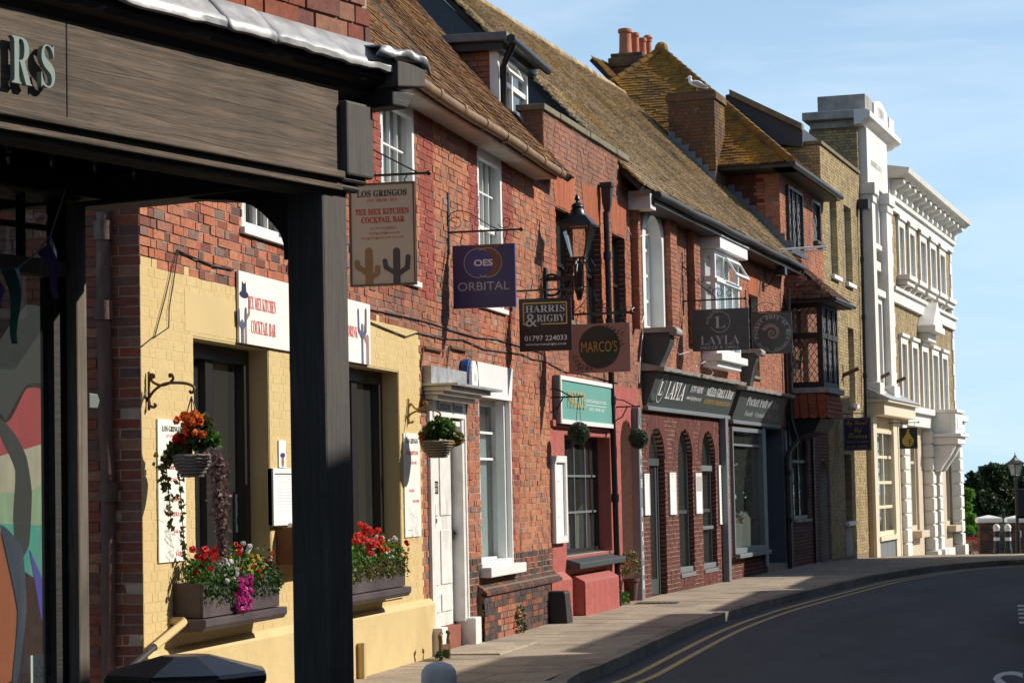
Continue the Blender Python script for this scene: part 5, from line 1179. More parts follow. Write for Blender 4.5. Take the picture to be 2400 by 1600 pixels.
# raised orange roof slope behind the ridge line
RO = rP0+Vector((0, .02, 0)); og = [on_roof(FE, RO, ER, 'r1', *p) for p in ((110, 400), (420, 515), (640, 855), (580, 885))]
roof(E_, FE, RO, (1, 0, 0), ER, og, M['tile_o'], keep=0, seed=18, jit=1.6)
# ------------------------------------------------------------------ leaded lattice
def leaded(parent, plane, a0, a1, z0, z1, step=.13, asp=1.6, mt='iron_dull', t=.010):
    b = MB(); sx, sz = step, step*asp; A = a1-a0; Z = z1-z0
    def line(p, r_):
        d = Vector((r_[0]-p[0], r_[1]-p[1], 0)); 
        if d.length < .02: return
        d.normalize(); n = Vector((-d.y, d.x, 0))*t/2
        b.poly([tuple(plane(p[0]+n.x, p[1]+n.y, .004)), tuple(plane(r_[0]+n.x, r_[1]+n.y, .004)), tuple(plane(r_[0]-n.x, r_[1]-n.y, .004)), tuple(plane(p[0]-n.x, p[1]-n.y, .004))])
    k = sz/sx; c = -A*k
    while c < Z+A*k:
        pts = []
        for (x, z) in ((0, c), (A, c+A*k)): pts.append((x, z))
        def clip(z_a, sl):
            xs_ = sorted([0, A]+[(zz-z_a)/sl for zz in (0, Z)]); res = [(x, z_a+sl*x) for x in xs_ if -1e-6 <= x <= A+1e-6 and -1e-6 <= z_a+sl*x <= Z+1e-6]
            return (res[0], res[-1]) if len(res) > 1 else None
        for z_a, sl in ((c, k), (c+A*k, -k)):
            r_ = clip(z_a, sl)
            if r_: line((a0+r_[0][0], z0+r_[0][1]), (a0+r_[1][0], z0+r_[1][1]))
        c += sz
    o = b.build('lead_came', M[mt], parent, kind='stuff'); md = o.modifiers.new('thickness', 'SOLIDIFY'); md.thickness = .006; return o
def pane(parent, loc, sc, mt='glass', rot=(0, 0, 0)):
    p = bpy.data.objects.new('pane', piece_mesh('pane', M[mt])); COL.objects.link(p); p.parent = parent; p.location = loc; p.scale = sc; p.rotation_euler = rot; return p
# ------------------------------------------------------------------ timber house with the jettied bay
Fh = FF.thing('jettied_house', 'tall red brick house with black leaded bay, tile hung apron and mossy hipped roof', 'house')
FG = FF.u('f', 1885, 420); GU1 = (FH.o-FF.o).dot(FF.ux)
ue, we = FF.hit('r1', 1472, 1112, .42)
a_ = .5
while a_ < 8:
    u_, w_ = FF.hit('r1', 592, 358, .42-a_)
    if u_ >= ue+a_: break
    a_ += .02
wa = w_; FT = we-.12
print('ROOF F', ue, we, a_, u_, wa, FG, GU1)
fw1 = H(FF.u('r2', 262, 470), FF.u('r2', 358, 470), FF.w('r2', 262, 670), FF.w('r2', 262, 240)); fw2 = H(FF.u('r2', 442, 480), FF.u('r2', 496, 480), FF.w('r2', 442, 610), FF.w('r2', 442, 330))
fg1 = H(FF.u('r3', 305, 700), FF.u('r3', 408, 700), FF.w('r3', 310, 1050), FF.w('r3', 305, 455)); fd = H(FF.u('r3', 486, 900), FF.u('r3', 545, 900), -.1, FF.w('r3', 510, 650), .35)
FHo = [fw1, fw2, fg1, fd]
wall(Fh, 0, FG, -.5, FT, FHo, 0, .3, M['mortar_light'])
bricks(FF, Fh, 0, FG, 0, FT-.02, FHo, 0, lambda u, w: 'brick_maroon' if w < 3.4 else 'brick_c', 0, seed=71)
b = MB(); b.box(.02, .3, .31, 6, 3, we+.03); b.box(.02, FG, 5.9, 6, 3, FT); b.build('side_wall', M['mortar_dark'], Fh)
bricks(FF, Fh, 0, 4.6, 5.4, we-.02, [], -.004, lambda u, w: 'brick_c' if u < .45 else 'brick_maroon', 0, seed=72, axis='y')
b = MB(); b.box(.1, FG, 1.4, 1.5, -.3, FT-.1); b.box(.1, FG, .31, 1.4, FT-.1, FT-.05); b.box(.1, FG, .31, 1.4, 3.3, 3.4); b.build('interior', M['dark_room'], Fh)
b = MB(); b.box(-.06, .16, -.07, -.008, 0, 5.5); b.box(.2, FG-.1, -.06, -.008, 3.05, 3.35); b.box(FG*.55, FG*.55+.2, -.06, -.008, 0, 3.05); b.build('timber_post', M['timber_black'], Fh, bevel=.01)
for h in (fw1, fw2):
    w_ = window(Fh, h, .02 if h is fw1 else .1, M['win_black'], 3 if h is fw1 else 1, 1, .07, .06, .1, True, 'glass_old', sill_mat=M['win_black'], sill_proj=.12)
    leaded(w_, wall_plane(.0 if h is fw1 else .09), h['u0']+.07, h['u1']-.07, h['w0']+.08, h['w1']-.07, .2, 1.5, 'txt_grey', .014)
w_ = window(Fh, fg1, .1, M['win_black'], 2, 2, .07, .06, .08, True, 'glass_old', split=[.66], sill_mat=M['stucco_grey']); leaded(w_, wall_plane(.085), fg1['u0']+.07, fg1['u1']-.07, fg1['w0']+.7*(fg1['w1']-fg1['w0']), fg1['w1']-.06, .2, 1.5)
b = MB(); b.box(fd['u0'], fd['u1'], .2, .25, -.1, fd['w1']); b.box(fd['u0']+.1, fd['u1']-.1, .18, .2, .3, 1.0); fo_ = b.build('door', M['black'], Fh); b = MB(); b.sphere(((fd['u0']+fd['u1'])/2, .17, 1.5), .05, 8, 6, 0, (.7, .6, 2.4)); b.build('knocker', M['lead'], fo_)
# bay window
bs = FF.u('r6', 245, 900, 0); bs = .35; bv = .2
while FF.u('r6', 503, 900, bv) > bs and bv < 2: bv += .01
be = FF.u('r6', 648, 900, bv); bz0, bz1 = FF.w('r6', 510, 1200, bv), FF.w('r6', 510, 415, bv); bm = FF.w('r6', 510, 725, bv); bb = FF.w('r6', 555, 1480, bv)
print('BAY', bs, be, bv, bz0, bz1, bb)
b = MB(); e = .12
for (x, y) in ((bs, -bv), (be-e, -bv), (bs, -e), (be-e, -e)): b.box(x, x+e, y, y+e, bz0, bz1)
for z, h in ((bz0, .12), (bm-.06, .12), (bz1-.14, .14)):
    b.box(bs+e, be-e, -bv+.001, -bv+e, z, z+h); b.box(bs+.001, bs+e, -bv+e, -e, z, z+h); b.box(be-e, be-.001, -bv+e, -e, z, z+h)
nw = 3
for i in (1, 2): b.box(bs+(be-bs)*i/nw-.04, bs+(be-bs)*i/nw+.04, -bv-.01, -bv+e, bz0+.12, bz1-.14)
bay = b.build('bay_window', M['timber_black'], Fh, bevel=.008)
for (z0, z1) in ((bz0+.12, bm-.06), (bm+.06, bz1-.14)):
    for i in range(nw):
        a, c = bs+(be-bs)*i/nw+.05, bs+(be-bs)*(i+1)/nw-.05; pane(bay, ((a+c)/2, -bv+.05, (z0+z1)/2), (c-a, .004, z1-z0), 'glass_old'); leaded(bay, wall_plane(-bv+.04), a, c, z0, z1, .2, 1.7, 'txt_grey', .013)
    pane(bay, (bs+.05, (-bv)/2, (z0+z1)/2), (.004, bv-2*e, z1-z0), 'glass_old'); leaded(bay, lambda a, c, o=0: Vector((bs+.04-o, -a, c)), e, bv-e, z0, z1, .125, 1.5, 'iron_dull', .012)
b = MB(); b.box(bs-.05, be+.05, -bv-.1, -.01, bz0-.12, bz0-.002); b.build('bay_sill', M['stucco_grey'], bay, bevel=.01)
b = MB(); b.box(bs+.02, be-.02, -bv+.02, -.01, bb, bz0-.12); b.prism([(bs+.1, 0, bb-.02), (bs+.1, -bv+.1, bb-.02), (bs+.1, -bv+.25, bb-.3), (bs+.1, 0, bb-.45)], (be-bs-.2, 0, 0)); b.build('apron_core', M['timber_black'], bay)
b = MB(); rw = 5; th_ = (bz0-.14-bb)/rw; rt_ = random.Random(4)
for r_ in range(rw):
    z = bb+r_*th_; fl = .05*(1-r_/rw); n = int((be-bs)/.18)
    for i in range(n+1):
        a = bs-fl+(be-bs+2*fl)*(i-.5*(r_ % 2))/n; a2 = a+(be-bs)/n-.008
        if a < bs-.09 or a2 > be+.12: continue
        b.prism([(a, -bv-fl-.02, z), ((a+a2)/2, -bv-fl-.025, z-.03), (a2, -bv-fl-.02, z), (a2, -bv-fl+.01, z+th_*1.3), (a, -bv-fl+.01, z+th_*1.3)], (0, .012, 0))
    n = int(bv/.18)
    for i in range(n+1):
        y = -bv-fl+(bv)*(i)/n; b.prism([(bs-fl-.02, y, z), (bs-fl-.025, y+.09, z-.03), (bs-fl-.02, y+.17, z), (bs-fl+.01, y+.17, z+th_*1.3), (bs-fl+.01, y, z+th_*1.3)], (.012, 0, 0))
b.build('hung_tile', M['tile_hung'], bay, kind='stuff')
# bay roof: small hipped tiled roof leaning on the wall
ro = .28; rz = bz1+.02; rh = FF.w('r6', 265, 60, .05)-rz; rr = math.hypot(bv+ro, rh)
roof(Fh, FF, (bs-ro, -bv-ro, rz), (1, 0, 0), (0, (bv+ro)/rr, rh/rr), [(0, 0), (be-bs+2*ro+.3, 0), (be-bs+ro*2-.3, rr), (bv+ro-.45, rr)], M['tile_f'], .17, .11, .02, seed=5, jit=3)
su = bv+ro-.45; sr = math.hypot(su, rh)
roof(Fh, FF, (bs-ro, 0.02, rz), (0, -1, 0), (su/sr, 0, rh/sr), [(0, 0), (bv+ro, 0), (0, sr)], M['tile_f'], .17, .11, .02, seed=6, jit=3)
b = MB(); b.box(bs-ro, be+ro, -bv-ro, -.01, rz-.08, rz-.02); b.build('bay_soffit', M['timber_black'], bay)
b = MB(); b.tube([(bs-ro, -bv-ro-.04, rz-.02), (be+ro+.1, -bv-ro-.04, rz-.02)], .05, 8); b.build('bay_gutter', M['black'], bay, smooth=True)
# main hipped roof
tanp = (wa-we)/a_; cp = 1/math.hypot(1, tanp); sp = tanp*cp; sl = a_/cp
roof(Fh, FF, (ue, -.42, we), (1, 0, 0), (0, cp, sp), [(0, 0), (FG-ue+.4, 0), (FG-ue+.4, sl), (a_, sl)], M['tile_o'], .17, .105, .02, seed=25, jit=2)
roof(Fh, FF, (ue, -.42+2*a_, we), (0, -1, 0), (cp, 0, sp), [(0, 0), (2*a_, 0), (a_, sl)], M['tile_o'], .17, .105, .02, seed=26, jit=2)
b = MB()
for i in range(26):
    t0, t1 = i/26, (i+1)/26; p0 = Vector((ue+a_*t0, -.42+a_*t0, we+(wa-we)*t0+.05)); p1 = Vector((ue+a_*t1, -.42+a_*t1, we+(wa-we)*t1+.03)); b.tube([p0, p1], .09, 7)
    p0 = Vector((ue+a_*t0, -.42+2*a_-a_*t0, we+(wa-we)*t0+.05)); p1 = Vector((ue+a_*t1, -.42+2*a_-a_*t1, we+(wa-we)*t1+.03)); b.tube([p0, p1], .09, 7)
b.sphere((ue+a_, -.42+a_, wa+.06), .16, 8, 6); b.build('hip_tile', M['tile_o'], Fh, kind='stuff')
b = MB(); b.tube([(ue-.1, -.5, we-.06), (FF.u('r2', 633, 312, .5), -.5, we-.06)], .065, 10); b.tube([(ue, -.48, we-.06), (ue, .2, we-.07)], .05, 8); b.build('gutter', M['black'], Fh, smooth=True)
b = MB(); b.box(ue+.05, FG+.3, -.40, -.01, we-.1, we-.04); b.box(ue+.05, .0, -.4, 6, we-.1, we-.04); b.build('soffit', M['timber_black'], Fh)
# chimney against the long tiled roof
chm = FF.thing('brick_chimney', 'broad dark brick chimney with mossy top and stepped lead flashing', 'chimney')
cu0 = -1.2; va, wt = FF.perp('r1', 632, 650, cu0); vb_, _ = FF.perp('r1', 950, 625, cu0); wt = FF.perp('r1', 800, 640, cu0)[1]
cu1 = cu0+1.0; print('CHIM', va, vb_, wt, FF.u('r1', 1020, 700, vb_))
b = MB(); b.box(cu0+.01, cu1, -vb_+.01, -va, 5.0, wt); b.build('stack', M['mortar_dark'], chm)
bricks(FF, chm, -vb_, -va, 6.6, wt-.02, [], cu0, lambda u, w: 'brick_chim', 0, seed=81, axis='y'); bricks(FF, chm, cu0, cu1, 6.6, wt-.02, [], -vb_+.005, lambda u, w: 'brick_chim', 0, seed=82)
b = MB(); b.box(cu0-.04, cu1+.05, -vb_-.05, -va+.05, wt-.16, wt-.02); b.box(cu0-.01, cu1+.02, -vb_-.02, -va+.02, wt-.02, wt+.03); b.build('chimney_cap', M['brick_chim'], chm, bevel=.01)
# stepped lead soakers up the roof abutment
b = MB()
def roofz(u, y):
    p = FF.world(u, -y, 0)-FE.o; return rP0.z+(-p.dot(FE.n)-rP0.y)*math.tan(EP)
for (ux, ya, yb) in ((cu0-.035, -vb_, -va), (-.035, -.25, -vb_)):
    n = int(abs(yb-ya)/.14)
    for i in range(n):
        y = ya+(yb-ya)*i/n; y2 = ya+(yb-ya)*(i+1)/n; z, z2 = roofz(ux, y), roofz(ux, y2); b.prism([(ux, y, z-.1), (ux, y2, z2-.1), (ux, y2, z2+.22), (ux, y, z2+.22)], (.02, 0, 0))
b.build('lead_flashing', M['lead_dark'], chm, kind='stuff')
# gull
GU = FF.thing('seagull', 'white and grey seagull standing on the broad brick chimney', 'bird')
gv, _ = FF.perp('r1', 835, 615, cu0+.15); gz_ = wt+.03; sc = 1.0
GU.location = FF.world(cu0+.15, gv, gz_); GU.rotation_euler = (0, 0, FF.rz-math.pi/2)
b = MB(); body = [((-.17, .215), .012), ((-.13, .21), .045), ((-.06, .20), .075), ((.02, .175), .08), ((.10, .13), .065), ((.17, .09), .035), ((.24, .06), .012)]
b.tube([(x, 0, z) for (x, z), r_ in body], [r_ for _, r_ in body], 10)
b.tube([(-.12, 0, .19), (-.145, 0, .25), (-.15, 0, .30)], [.06, .045, .04], 10); b.sphere((-.155, 0, .325), .045, 10, 8, 0, (1.15, .95, 1)); b.build('body', M['gull_white'], GU, smooth=True, subd=1)
for s in (-1, 1):
    b = MB(); b.tube([(-.08, s*.065, .20), (.02, s*.078, .185), (.12, s*.06, .135), (.26, s*.03, .085)], [.02, .05, .04, .006], 8); b.build('wing', M['gull_grey'], GU, smooth=True)
    b = MB(); b.tube([(0, s*.03, .12), (.0, s*.03, .0)], .006, 6); b.box(-.05, .01, s*.03-.02, s*.03+.02, -.001, .006); b.build('leg', M['gull_yellow'], GU)
b = MB(); b.tube([(-.19, 0, .32), (-.235, 0, .315), (-.25, 0, .305)], [.014, .012, .003], 6); b.build('beak', M['gull_yellow'], GU)
# chimney with four pots further back
pc = at_depth('r1', 375, 440, 56.0); ch2 = thing('potted_chimney', 'mossy brick chimney with four terracotta pots behind the long roof', 'chimney', (pc.x, pc.y, pc.z-.35), FF.rz)
b = MB(); b.box(-.5, .9, -.42, .36, -2.5, .45); b.box(-.55, .95, -.47, .41, .2, .42); b.prism([(-.5, -.42, .45), (.9, -.42, .45), (.9, .36, .45), (-.5, .36, .45)], (0, 0, .08)); b.build('stack', M['brick_chim'], ch2, bevel=.02)
for (x, y, r_, h) in ((-.25, .05, .15, .62), (.1, -.1, .10, .58), (.4, -.2, .10, .50), (.7, -.27, .09, .55)):
    b = MB(); b.lathe([(r_*1.12, 0), (r_*1.08, .06), (r_, .1), (r_*.92, h-.1), (r_*1.12, h-.09), (r_*1.15, h-.03), (r_*1.05, h), (r_*.8, h), (r_*.78, h-.2)], (x, y, .52), 14); b.build('chimney_pot', M['pot'], ch2, smooth=True)
b = MB(); b.sphere((.7, -.27, .52+.55), .12, 10, 6, 0, (1, 1, .7)); b.build('pot_cowl', M['pot'], ch2, smooth=True)
# ------------------------------------------------------------------ pale brick house
G = FF.thing('pale_brick_house', 'narrow pale yellow brick house with parapet and slate roof behind', 'house')
GT = FF.w('r1', 1800, 1090); g1 = H(FF.u('r2', 556, 580), FF.u('r2', 604, 580), FF.w('r2', 560, 832), FF.w('r2', 556, 322)); g2 = H(FF.u('r2', 652, 630), FF.u('r2', 700, 630), FF.w('r2', 655, 882), FF.w('r2', 652, 372)); g3 = H(FF.u('r2', 678, 1350), FF.u('r2', 716, 1350), FF.w('r3', 690, 272), FF.w('r2', 678, 1187))
g4 = H(FF.u('r3', 655, 850), FF.u('r3', 700, 850), FF.w('r3', 660, 1060), FF.w('r3', 650, 610))
GHo = [g1, g2, g3, g4]
wall(G, FG+.002, GU1, -.5, GT, GHo, 0, .3, M['mortar_dark']); bricks(FF, G, FG+.004, GU1, 0, GT-.02, GHo, 0, lambda u, w: 'brick_pale', 0, seed=91)
b = MB(); b.box(FG-.05, GU1, -.06, .36, GT, GT+.09); b.build('coping', M['coping'], G, bevel=.01)
b = MB(); b.box(FG+.002, FG+.3, .3, 1.3, FT-.4, GT); b.build('parapet_return', M['mortar_dark'], G); bricks(FF, G, .0, 1.3, we-.5, GT-.02, [], FG-.02, lambda u, w: 'brick_pale', 0, seed=92, axis='y', thick=.02)
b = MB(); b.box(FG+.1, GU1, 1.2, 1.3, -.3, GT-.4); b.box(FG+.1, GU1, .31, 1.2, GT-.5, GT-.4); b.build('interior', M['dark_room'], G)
for h in GHo:
    w_ = window(G, h, .2, M['white'], 1, 2, .06, .03, .05, True, 'glass', True, .05, sill_mat=M['white'], sill_proj=.1, sill_h=.1); arch_ring(G, h, 0, M['brick_pale'], .3, .075, .012, 'flat_arch'); jamb_bricks(G, h, .004, .14, M['brick_pale'])
    b = MB(); b.box(h['u0'], h['u1'], .3, .31, h['w0'], h['w1']); b.build('blind', M['curtain'], w_)
# cellar grate
c0, cw = FF.hit('r3', 690, 1250, .02); b = MB(); b.prism([(c0-.5+.0, -.02, 0), (c0+.5, -.02, 0)]+[(c0+.5*math.cos(math.pi*i/10), -.02, .35+.45*math.sin(math.pi*i/10)) for i in range(11)], (0, .02, 0)); b.build('cellar_light', M['stucco_grey'], G)
# slate roof behind
su_ = FG-.2; pts = [FF.perp('r1', x, y, su_) for x, y in ((1030, 655), (1062, 648), (1560, 882), (1560, 1010), (1030, 960))]
b = MB(); b.prism([(su_, -v, w) for v, w in pts], (4, 0, 0)); b.build('slate_roof', M['slate'], G); b = MB()
(v0, w0), (v1, w1) = pts[1], pts[2]; b.prism([(su_-.1, -v0, w0-.05), (su_-.1, -v1, w1-.05), (su_-.1, -v1, w1+.1), (su_-.1, -v0, w0+.1)], (.3, 0, 0)); b.build('verge', M['coping'], G)
# black rainwater pipe
dp = FF.thing('downpipe', 'black downpipe with box hopper between the pale brick house and the white tower', 'downpipe')
hu, hw = FF.hit('r2', 765, 375, .1); b = MB(); hb = FF.u('r2', 790, 1500, .1); lo = 3.4
b.tube([(hu+(hb-hu)*(hw-w)/(hw-4), -.1, w) for w in (hw, 7, 5, lo)], .05, 8); b.build('pipe', M['iron'], dp, smooth=True)
b = MB(); b.box(hu-.12, hu+.2, -.3, -.02, hw-.1, hw+.15); b.build('hopper', M['iron'], dp, bevel=.01)
for w in (7.5, 6, 4.5): b = MB(); b.tube([(hu+(hb-hu)*(hw-w)/(hw-4), -.1, w-.06), (hu+(hb-hu)*(hw-w)/(hw-4), -.1, w+.06)], .065, 8); b.build('collar', M['iron'], dp, smooth=True)
# ------------------------------------------------------------------ white stucco tower house
T = FH.thing('white_tower_house', 'narrow tall house with white stucco pilasters, heavy cornice and cream shopfront', 'house')
TU1 = FH.u('f', 2043, 700); TC = FH.perp('r1', 1700, 880, -.2)[1]; TK = FH.perp('r1', 1700, 768, -.42)[1]; TA = FH.perp('r1', 1700, 665, -.05)[1]
p1a, p1b = FH.u('r2', 832, 500, .3), FH.u('r2', 862, 500, .3); p2a, p2b = FH.u('r2', 940, 600, .3), FH.u('r2', 972, 600, .3)
p1a = max(p1a, .25); t1 = H(p1b+.25, p2a-.25, FH.w('r2', 870, 655, .0), FH.w('r2', 850, 215, .0)); t2 = H(p1b+.25, p2a-.25, FH.w('r3', 880, 190), FH.w('r2', 870, 1040))
print('TOWER', TU1, TC, p1a, p1b, p2a, p2b, t1, t2)
wall(T, .0, TU1, 3.5, TC, [t1, t2], 0, .3, M['mortar_dark']); bricks(FH, T, 0, TU1, 3.9, TC-.02, [t1, t2], 0, lambda u, w: 'brick_pale', 0, seed=101)
b = MB(); b.box(0, .3, .3, 1.25, 3, TC); b.box(.3, TU1, 1.2, 5, 3, TC-1.6); b.build('side_wall', M['mortar_dark'], T); bricks(FH, T, .0, 1.25, GT-.6, TC-.02, [], -.02, lambda u, w: 'brick_pale', 0, seed=102, axis='y', thick=.02)
for (a, c) in ((p1a, p1b), (p2a, p2b)):
    c = max(c, a+.45); b = MB(); b.box(a, c, -.3, -.001, 3.9, TC-1.75); b.build('pilaster', M['stucco'], T, bevel=.01)
    b = MB(); b.box(a-.1, c+.1, -.4, -.002, TC-1.75, TC-1.45); b.box(a-.05, c+.05, -.34, -.002, TC-1.95, TC-1.751); b.build('pilaster_cap', M['stucco'], T, bevel=.015)
    b = MB(); b.box(a-.08, c+.08, -.38, -.002, 3.8, 4.35); b.build('pilaster_base', M['stucco'], T, bevel=.02)
pe2 = max(p2b, p2a+.45)
b = MB(); b.box(p1a-.05, pe2+.05, -.22, -.001, TC-1.44, TC); b.build('frieze_panel', M['stucco'], T, bevel=.01)
for h in (t1, t2):
    w_ = window(T, h, .15, M['white'], 2, 2, .07, .04, .06, True, 'glass', True, .06, sill_proj=.18, sill_h=.14)
    b = MB(); b.box(h['u0']-.22, h['u0']-.002, -.12, -.001, h['w0'], h['w1']+.18); b.box(h['u1']+.002, h['u1']+.22, -.12, -.001, h['w0'], h['w1']+.18); b.box(h['u0']-.002, h['u1']+.002, -.12, -.001, h['w1']+.002, h['w1']+.18); b.box(h['u0']-.3, h['u1']+.3, -.22, -.001, h['w1']+.181, h['w1']+.36); b.build('surround', M['stucco'], w_, bevel=.01)
    b = MB(); b.box(h['u0'], h['u1'], .3, .31, h['w0'], h['w1']); b.build('blind', M['curtain'], w_)
zc = t2['w1']+.9; b = MB(); b.box(p1b, p2a, -.12, -.001, zc, zc+.25); b.build('string_course', M['stucco'], T, bevel=.01)
# cornice and attic
CH_ = TK-TC; prof = [(0, TC), (-.16, TC+.02), (-.24, TC+CH_*.25), (-.38, TC+CH_*.4), (-.42, TC+CH_*.48), (-.42, TC+CH_*.85), (-.34, TC+CH_*.97), (0, TK)]; print('TOWER2', TC, TK, TA)
b = MB(); b.prism([(-.42, y, z) for y, z in prof], (TU1+.7, 0, 0)); b.build('cornice', M['stucco'], T)
b = MB(); b.box(-.42, TU1+.2, .0, 1.35, TC+CH_*.45, TK); b.box(-.15, TU1, .0, 1.2, TC-.02, TC+CH_*.45); b.build('cornice_return', M['stucco_grey'], T, bevel=.02)
b = MB(); b.box(-.05, 1.1, -.25, 1.0, TK, TA); b.build('attic_block', M['stucco_grey'], T, bevel=.02); b = MB(); b.box(TU1-1.0, TU1-.1, -.3, .3, TK, TK+.4); b.build('attic_block', M['stucco'], T, bevel=.02)
b = MB(); b.prism([(1.3, -.27, TK), (TU1-1.1, -.27, TK), (TU1-1.1, -.27, TK+.42)]+[(1.3+(TU1-2.4)*(1-i/8), -.27, TK+.42+.18*math.sin(math.pi*i/8)) for i in range(9)], (0, .3, 0)); at_ = b.build('attic_panel', M['stucco'], T)
letters(at_, [('1904', 2.0, TU1-1.8, TK+.14, TK+.42, 'serif')], 'print_grey', wall_plane(-.273), .003)
# cream shopfront below
sz = 3.45
b = MB(); b.box(-.02, TU1+.9, -.5, .1, sz+.05, sz+.38); b.box(-.1, TU1+1, -.62, .1, sz+.38, sz+.45); b.build('shop_fascia', M['cream'], T, bevel=.01)
b = MB(); b.prism([(-.1, .0, sz+.8), (-.1, -.66, sz+.46), (-.1, -.66, sz+.451), (-.1, 0, sz+.451)], (TU1+1.1, 0, 0)); b.build('shop_lead_roof', M['lead'], T)
sA, sB = FH.u('z3', 560, 700, .15), FH.u('z3', 745, 700, .15); sh = H(sA, sB, FH.w('z3', 595, 1150, .15), FH.w('z3', 550, 20, .15)); print('SHOP', sh)
wall(T, -.02, TU1+.8, -.8, sz+.04, [sh], -.1, .1, M['tan'], 'shop_wall')
w_ = window(T, sh, -.05, M['cream'], 2, 4, .1, .08, .09, True, 'glass', split=[.27, .50, .74], sill_proj=.25, sill_h=.12)
b = MB(); b.box(sh['u0']+.05, sh['u1']-.05, .2, .22, sh['w0']+.5, sh['w1']-.5); b.build('curtain', M['curtain'], w_)
b = MB(); b.box(.1, TU1, 1.0, 1.1, -.5, TC); b.box(.1, TU1, .31, 1.0, 3.6, 3.7); b.build('interior', M['room_mid'], T)
for i in range(4):
    a = sh['u0']+(sh['u1']-sh['u0'])*i/4; b = MB(); b.box(a+.01, a+(sh['u1']-sh['u0'])/4-.01, -.16, -.101, -.5, sh['w0']-.14); b.build('riser_panel', M['slate_mid'], T, bevel=.006)
for (x0, x1) in ((550, 585), (760, 800), (808, 830)):
    a, c = FH.u('z3', x0, 800, .2), FH.u('z3', x1, 800, .2); b = MB(); b.box(a, c, -.2, -.101, -.5, sz+.04); b.build('shop_pilaster', M['cream'], T, bevel=.01)
# ------------------------------------------------------------------ large pale brick and stucco house on the corner
I_ = FH.thing('corner_building', 'large yellow brick building with white bracketed cornice and rusticated stucco ground floor', 'building')
i0, i1 = TU1+.0, HEND; IT = FH.w('r2', 965, 318, .1); band = FH.w('f', 2050, 640, .1)
up = [(1000, 1040, 450, 830), (1072, 1112, 508, 880), (1145, 1187, 556, 925), (1213, 1253, 605, 970), (1278, 1316, 655, 1005)]
lw = [(1018, 1060, 1235, 0), (1092, 1132, 1265, 0), (1160, 1200, 1290, 0), (1229, 1270, 1322, 0), (1296, 1332, 1352, 0)]
def whole(l, k, lowz=None):
    out = []
    for (xa, xb, yt, yb) in l:
        ym = yt+200; out.append(H(FH.u('r2', xa, ym), FH.u('r2', xb, ym), 0, FH.w('r2', xa, yt)))
    zt = sum(h['w1'] for h in out)/len(out)
    for h in out: h['w1'] = zt-.25
    return out, zt
UW, uzt = whole(up, 'r2'); LW, lzt = whole(lw, 'r2')
SB = FH.w('r2', 1003, 838); band = SB-.42
for h in UW: h['w0'] = SB
for h in LW: h['w0'] = 4.0
for h in UW+LW: h['u0'] += .18; h['u1'] -= .12
print('CORNER', i0, i1, IT, band, uzt, lzt, [(round(h['u0'], 2), round(h['u1'], 2)) for h in UW])
wall(I_, i0, i1, 3.7, IT, UW+LW, 0, .3, M['mortar']); bricks(FH, I_, i0, i1, 3.9, IT-.02, UW+LW, 0, lambda u, w: 'brick_pale', 0, seed=111)
b = MB(); b.box(i0+.2, i1-.1, 1, 1.1, 3.8, IT); b.box(i0+.2, i1-.1, .31, 1, band, band+.1); b.box(i1-.3, i1, .3, 7, -1.2, IT); b.build('interior', M['room_mid'], I_)
for h in UW+LW:
    w_ = window(I_, h, .2, M['white'], 1, 2, .06, .04, .05, False, 'glass', True, .06); low = h in LW
    b = MB(); s = .2; zb_ = h['w0']; b.box(h['u0']-s, h['u0']-.002, -.08, .0-.001, zb_, h['w1']+.28); b.box(h['u1']+.002, h['u1']+s, -.08, -.001, zb_, h['w1']+.28); b.box(h['u0']-.002, h['u1']+.002, -.08, -.001, h['w1']+.002, h['w1']+.28); b.box(h['u0']-s-.06, h['u1']+s+.06, -.14, -.081, h['w1']+.2, h['w1']+.3)
    b.box(h['u0']+.001, h['u0']+.02, -.001, .14, zb_, h['w1']); b.box(h['u1']-.02, h['u1']-.001, -.001, .14, zb_, h['w1']); b.build('surround', M['stucco'], w_, bevel=.008)
    b = MB(); b.box(h['u0'], h['u1'], .28, .29, h['w0'], h['w1']); b.build('blind', M['curtain'], w_)
    if not low:
        b = MB(); b.box(h['u0']-.35, h['u1']+.4, -.38, -.002, band+.28, band+.42); b.box(h['u0']-.28, h['u1']+.33, -.3, -.002, band+.14, band+.279); b.build('sill', M['stucco'], w_, bevel=.015)
        for a in (h['u0']-.22, h['u1']+.06): b = MB(); b.prism([(a, -.002, band-.1), (a, -.12, band-.05), (a, -.26, band+.13), (a, -.002, band+.13)], (.2, 0, 0)); b.build('sill_console', M['stucco'], w_, bevel=.015)
# pediment over the middle window
h = LW[2]; b = MB(); a, c = h['u0']-.55, h['u1']+.55; z = h['w1']+.75; b.prism([(a, -.5, z), (c, -.5, z), ((a+c)/2, -.5, z+.75)], (0, .49, 0)); b.box(a-.05, c+.05, -.55, -.002, z-.2, z-.002); b.box(a+.2, c-.2, -.3, -.002, z-.45, z-.201); b.build('pediment', M['stucco'], I_, bevel=.02)
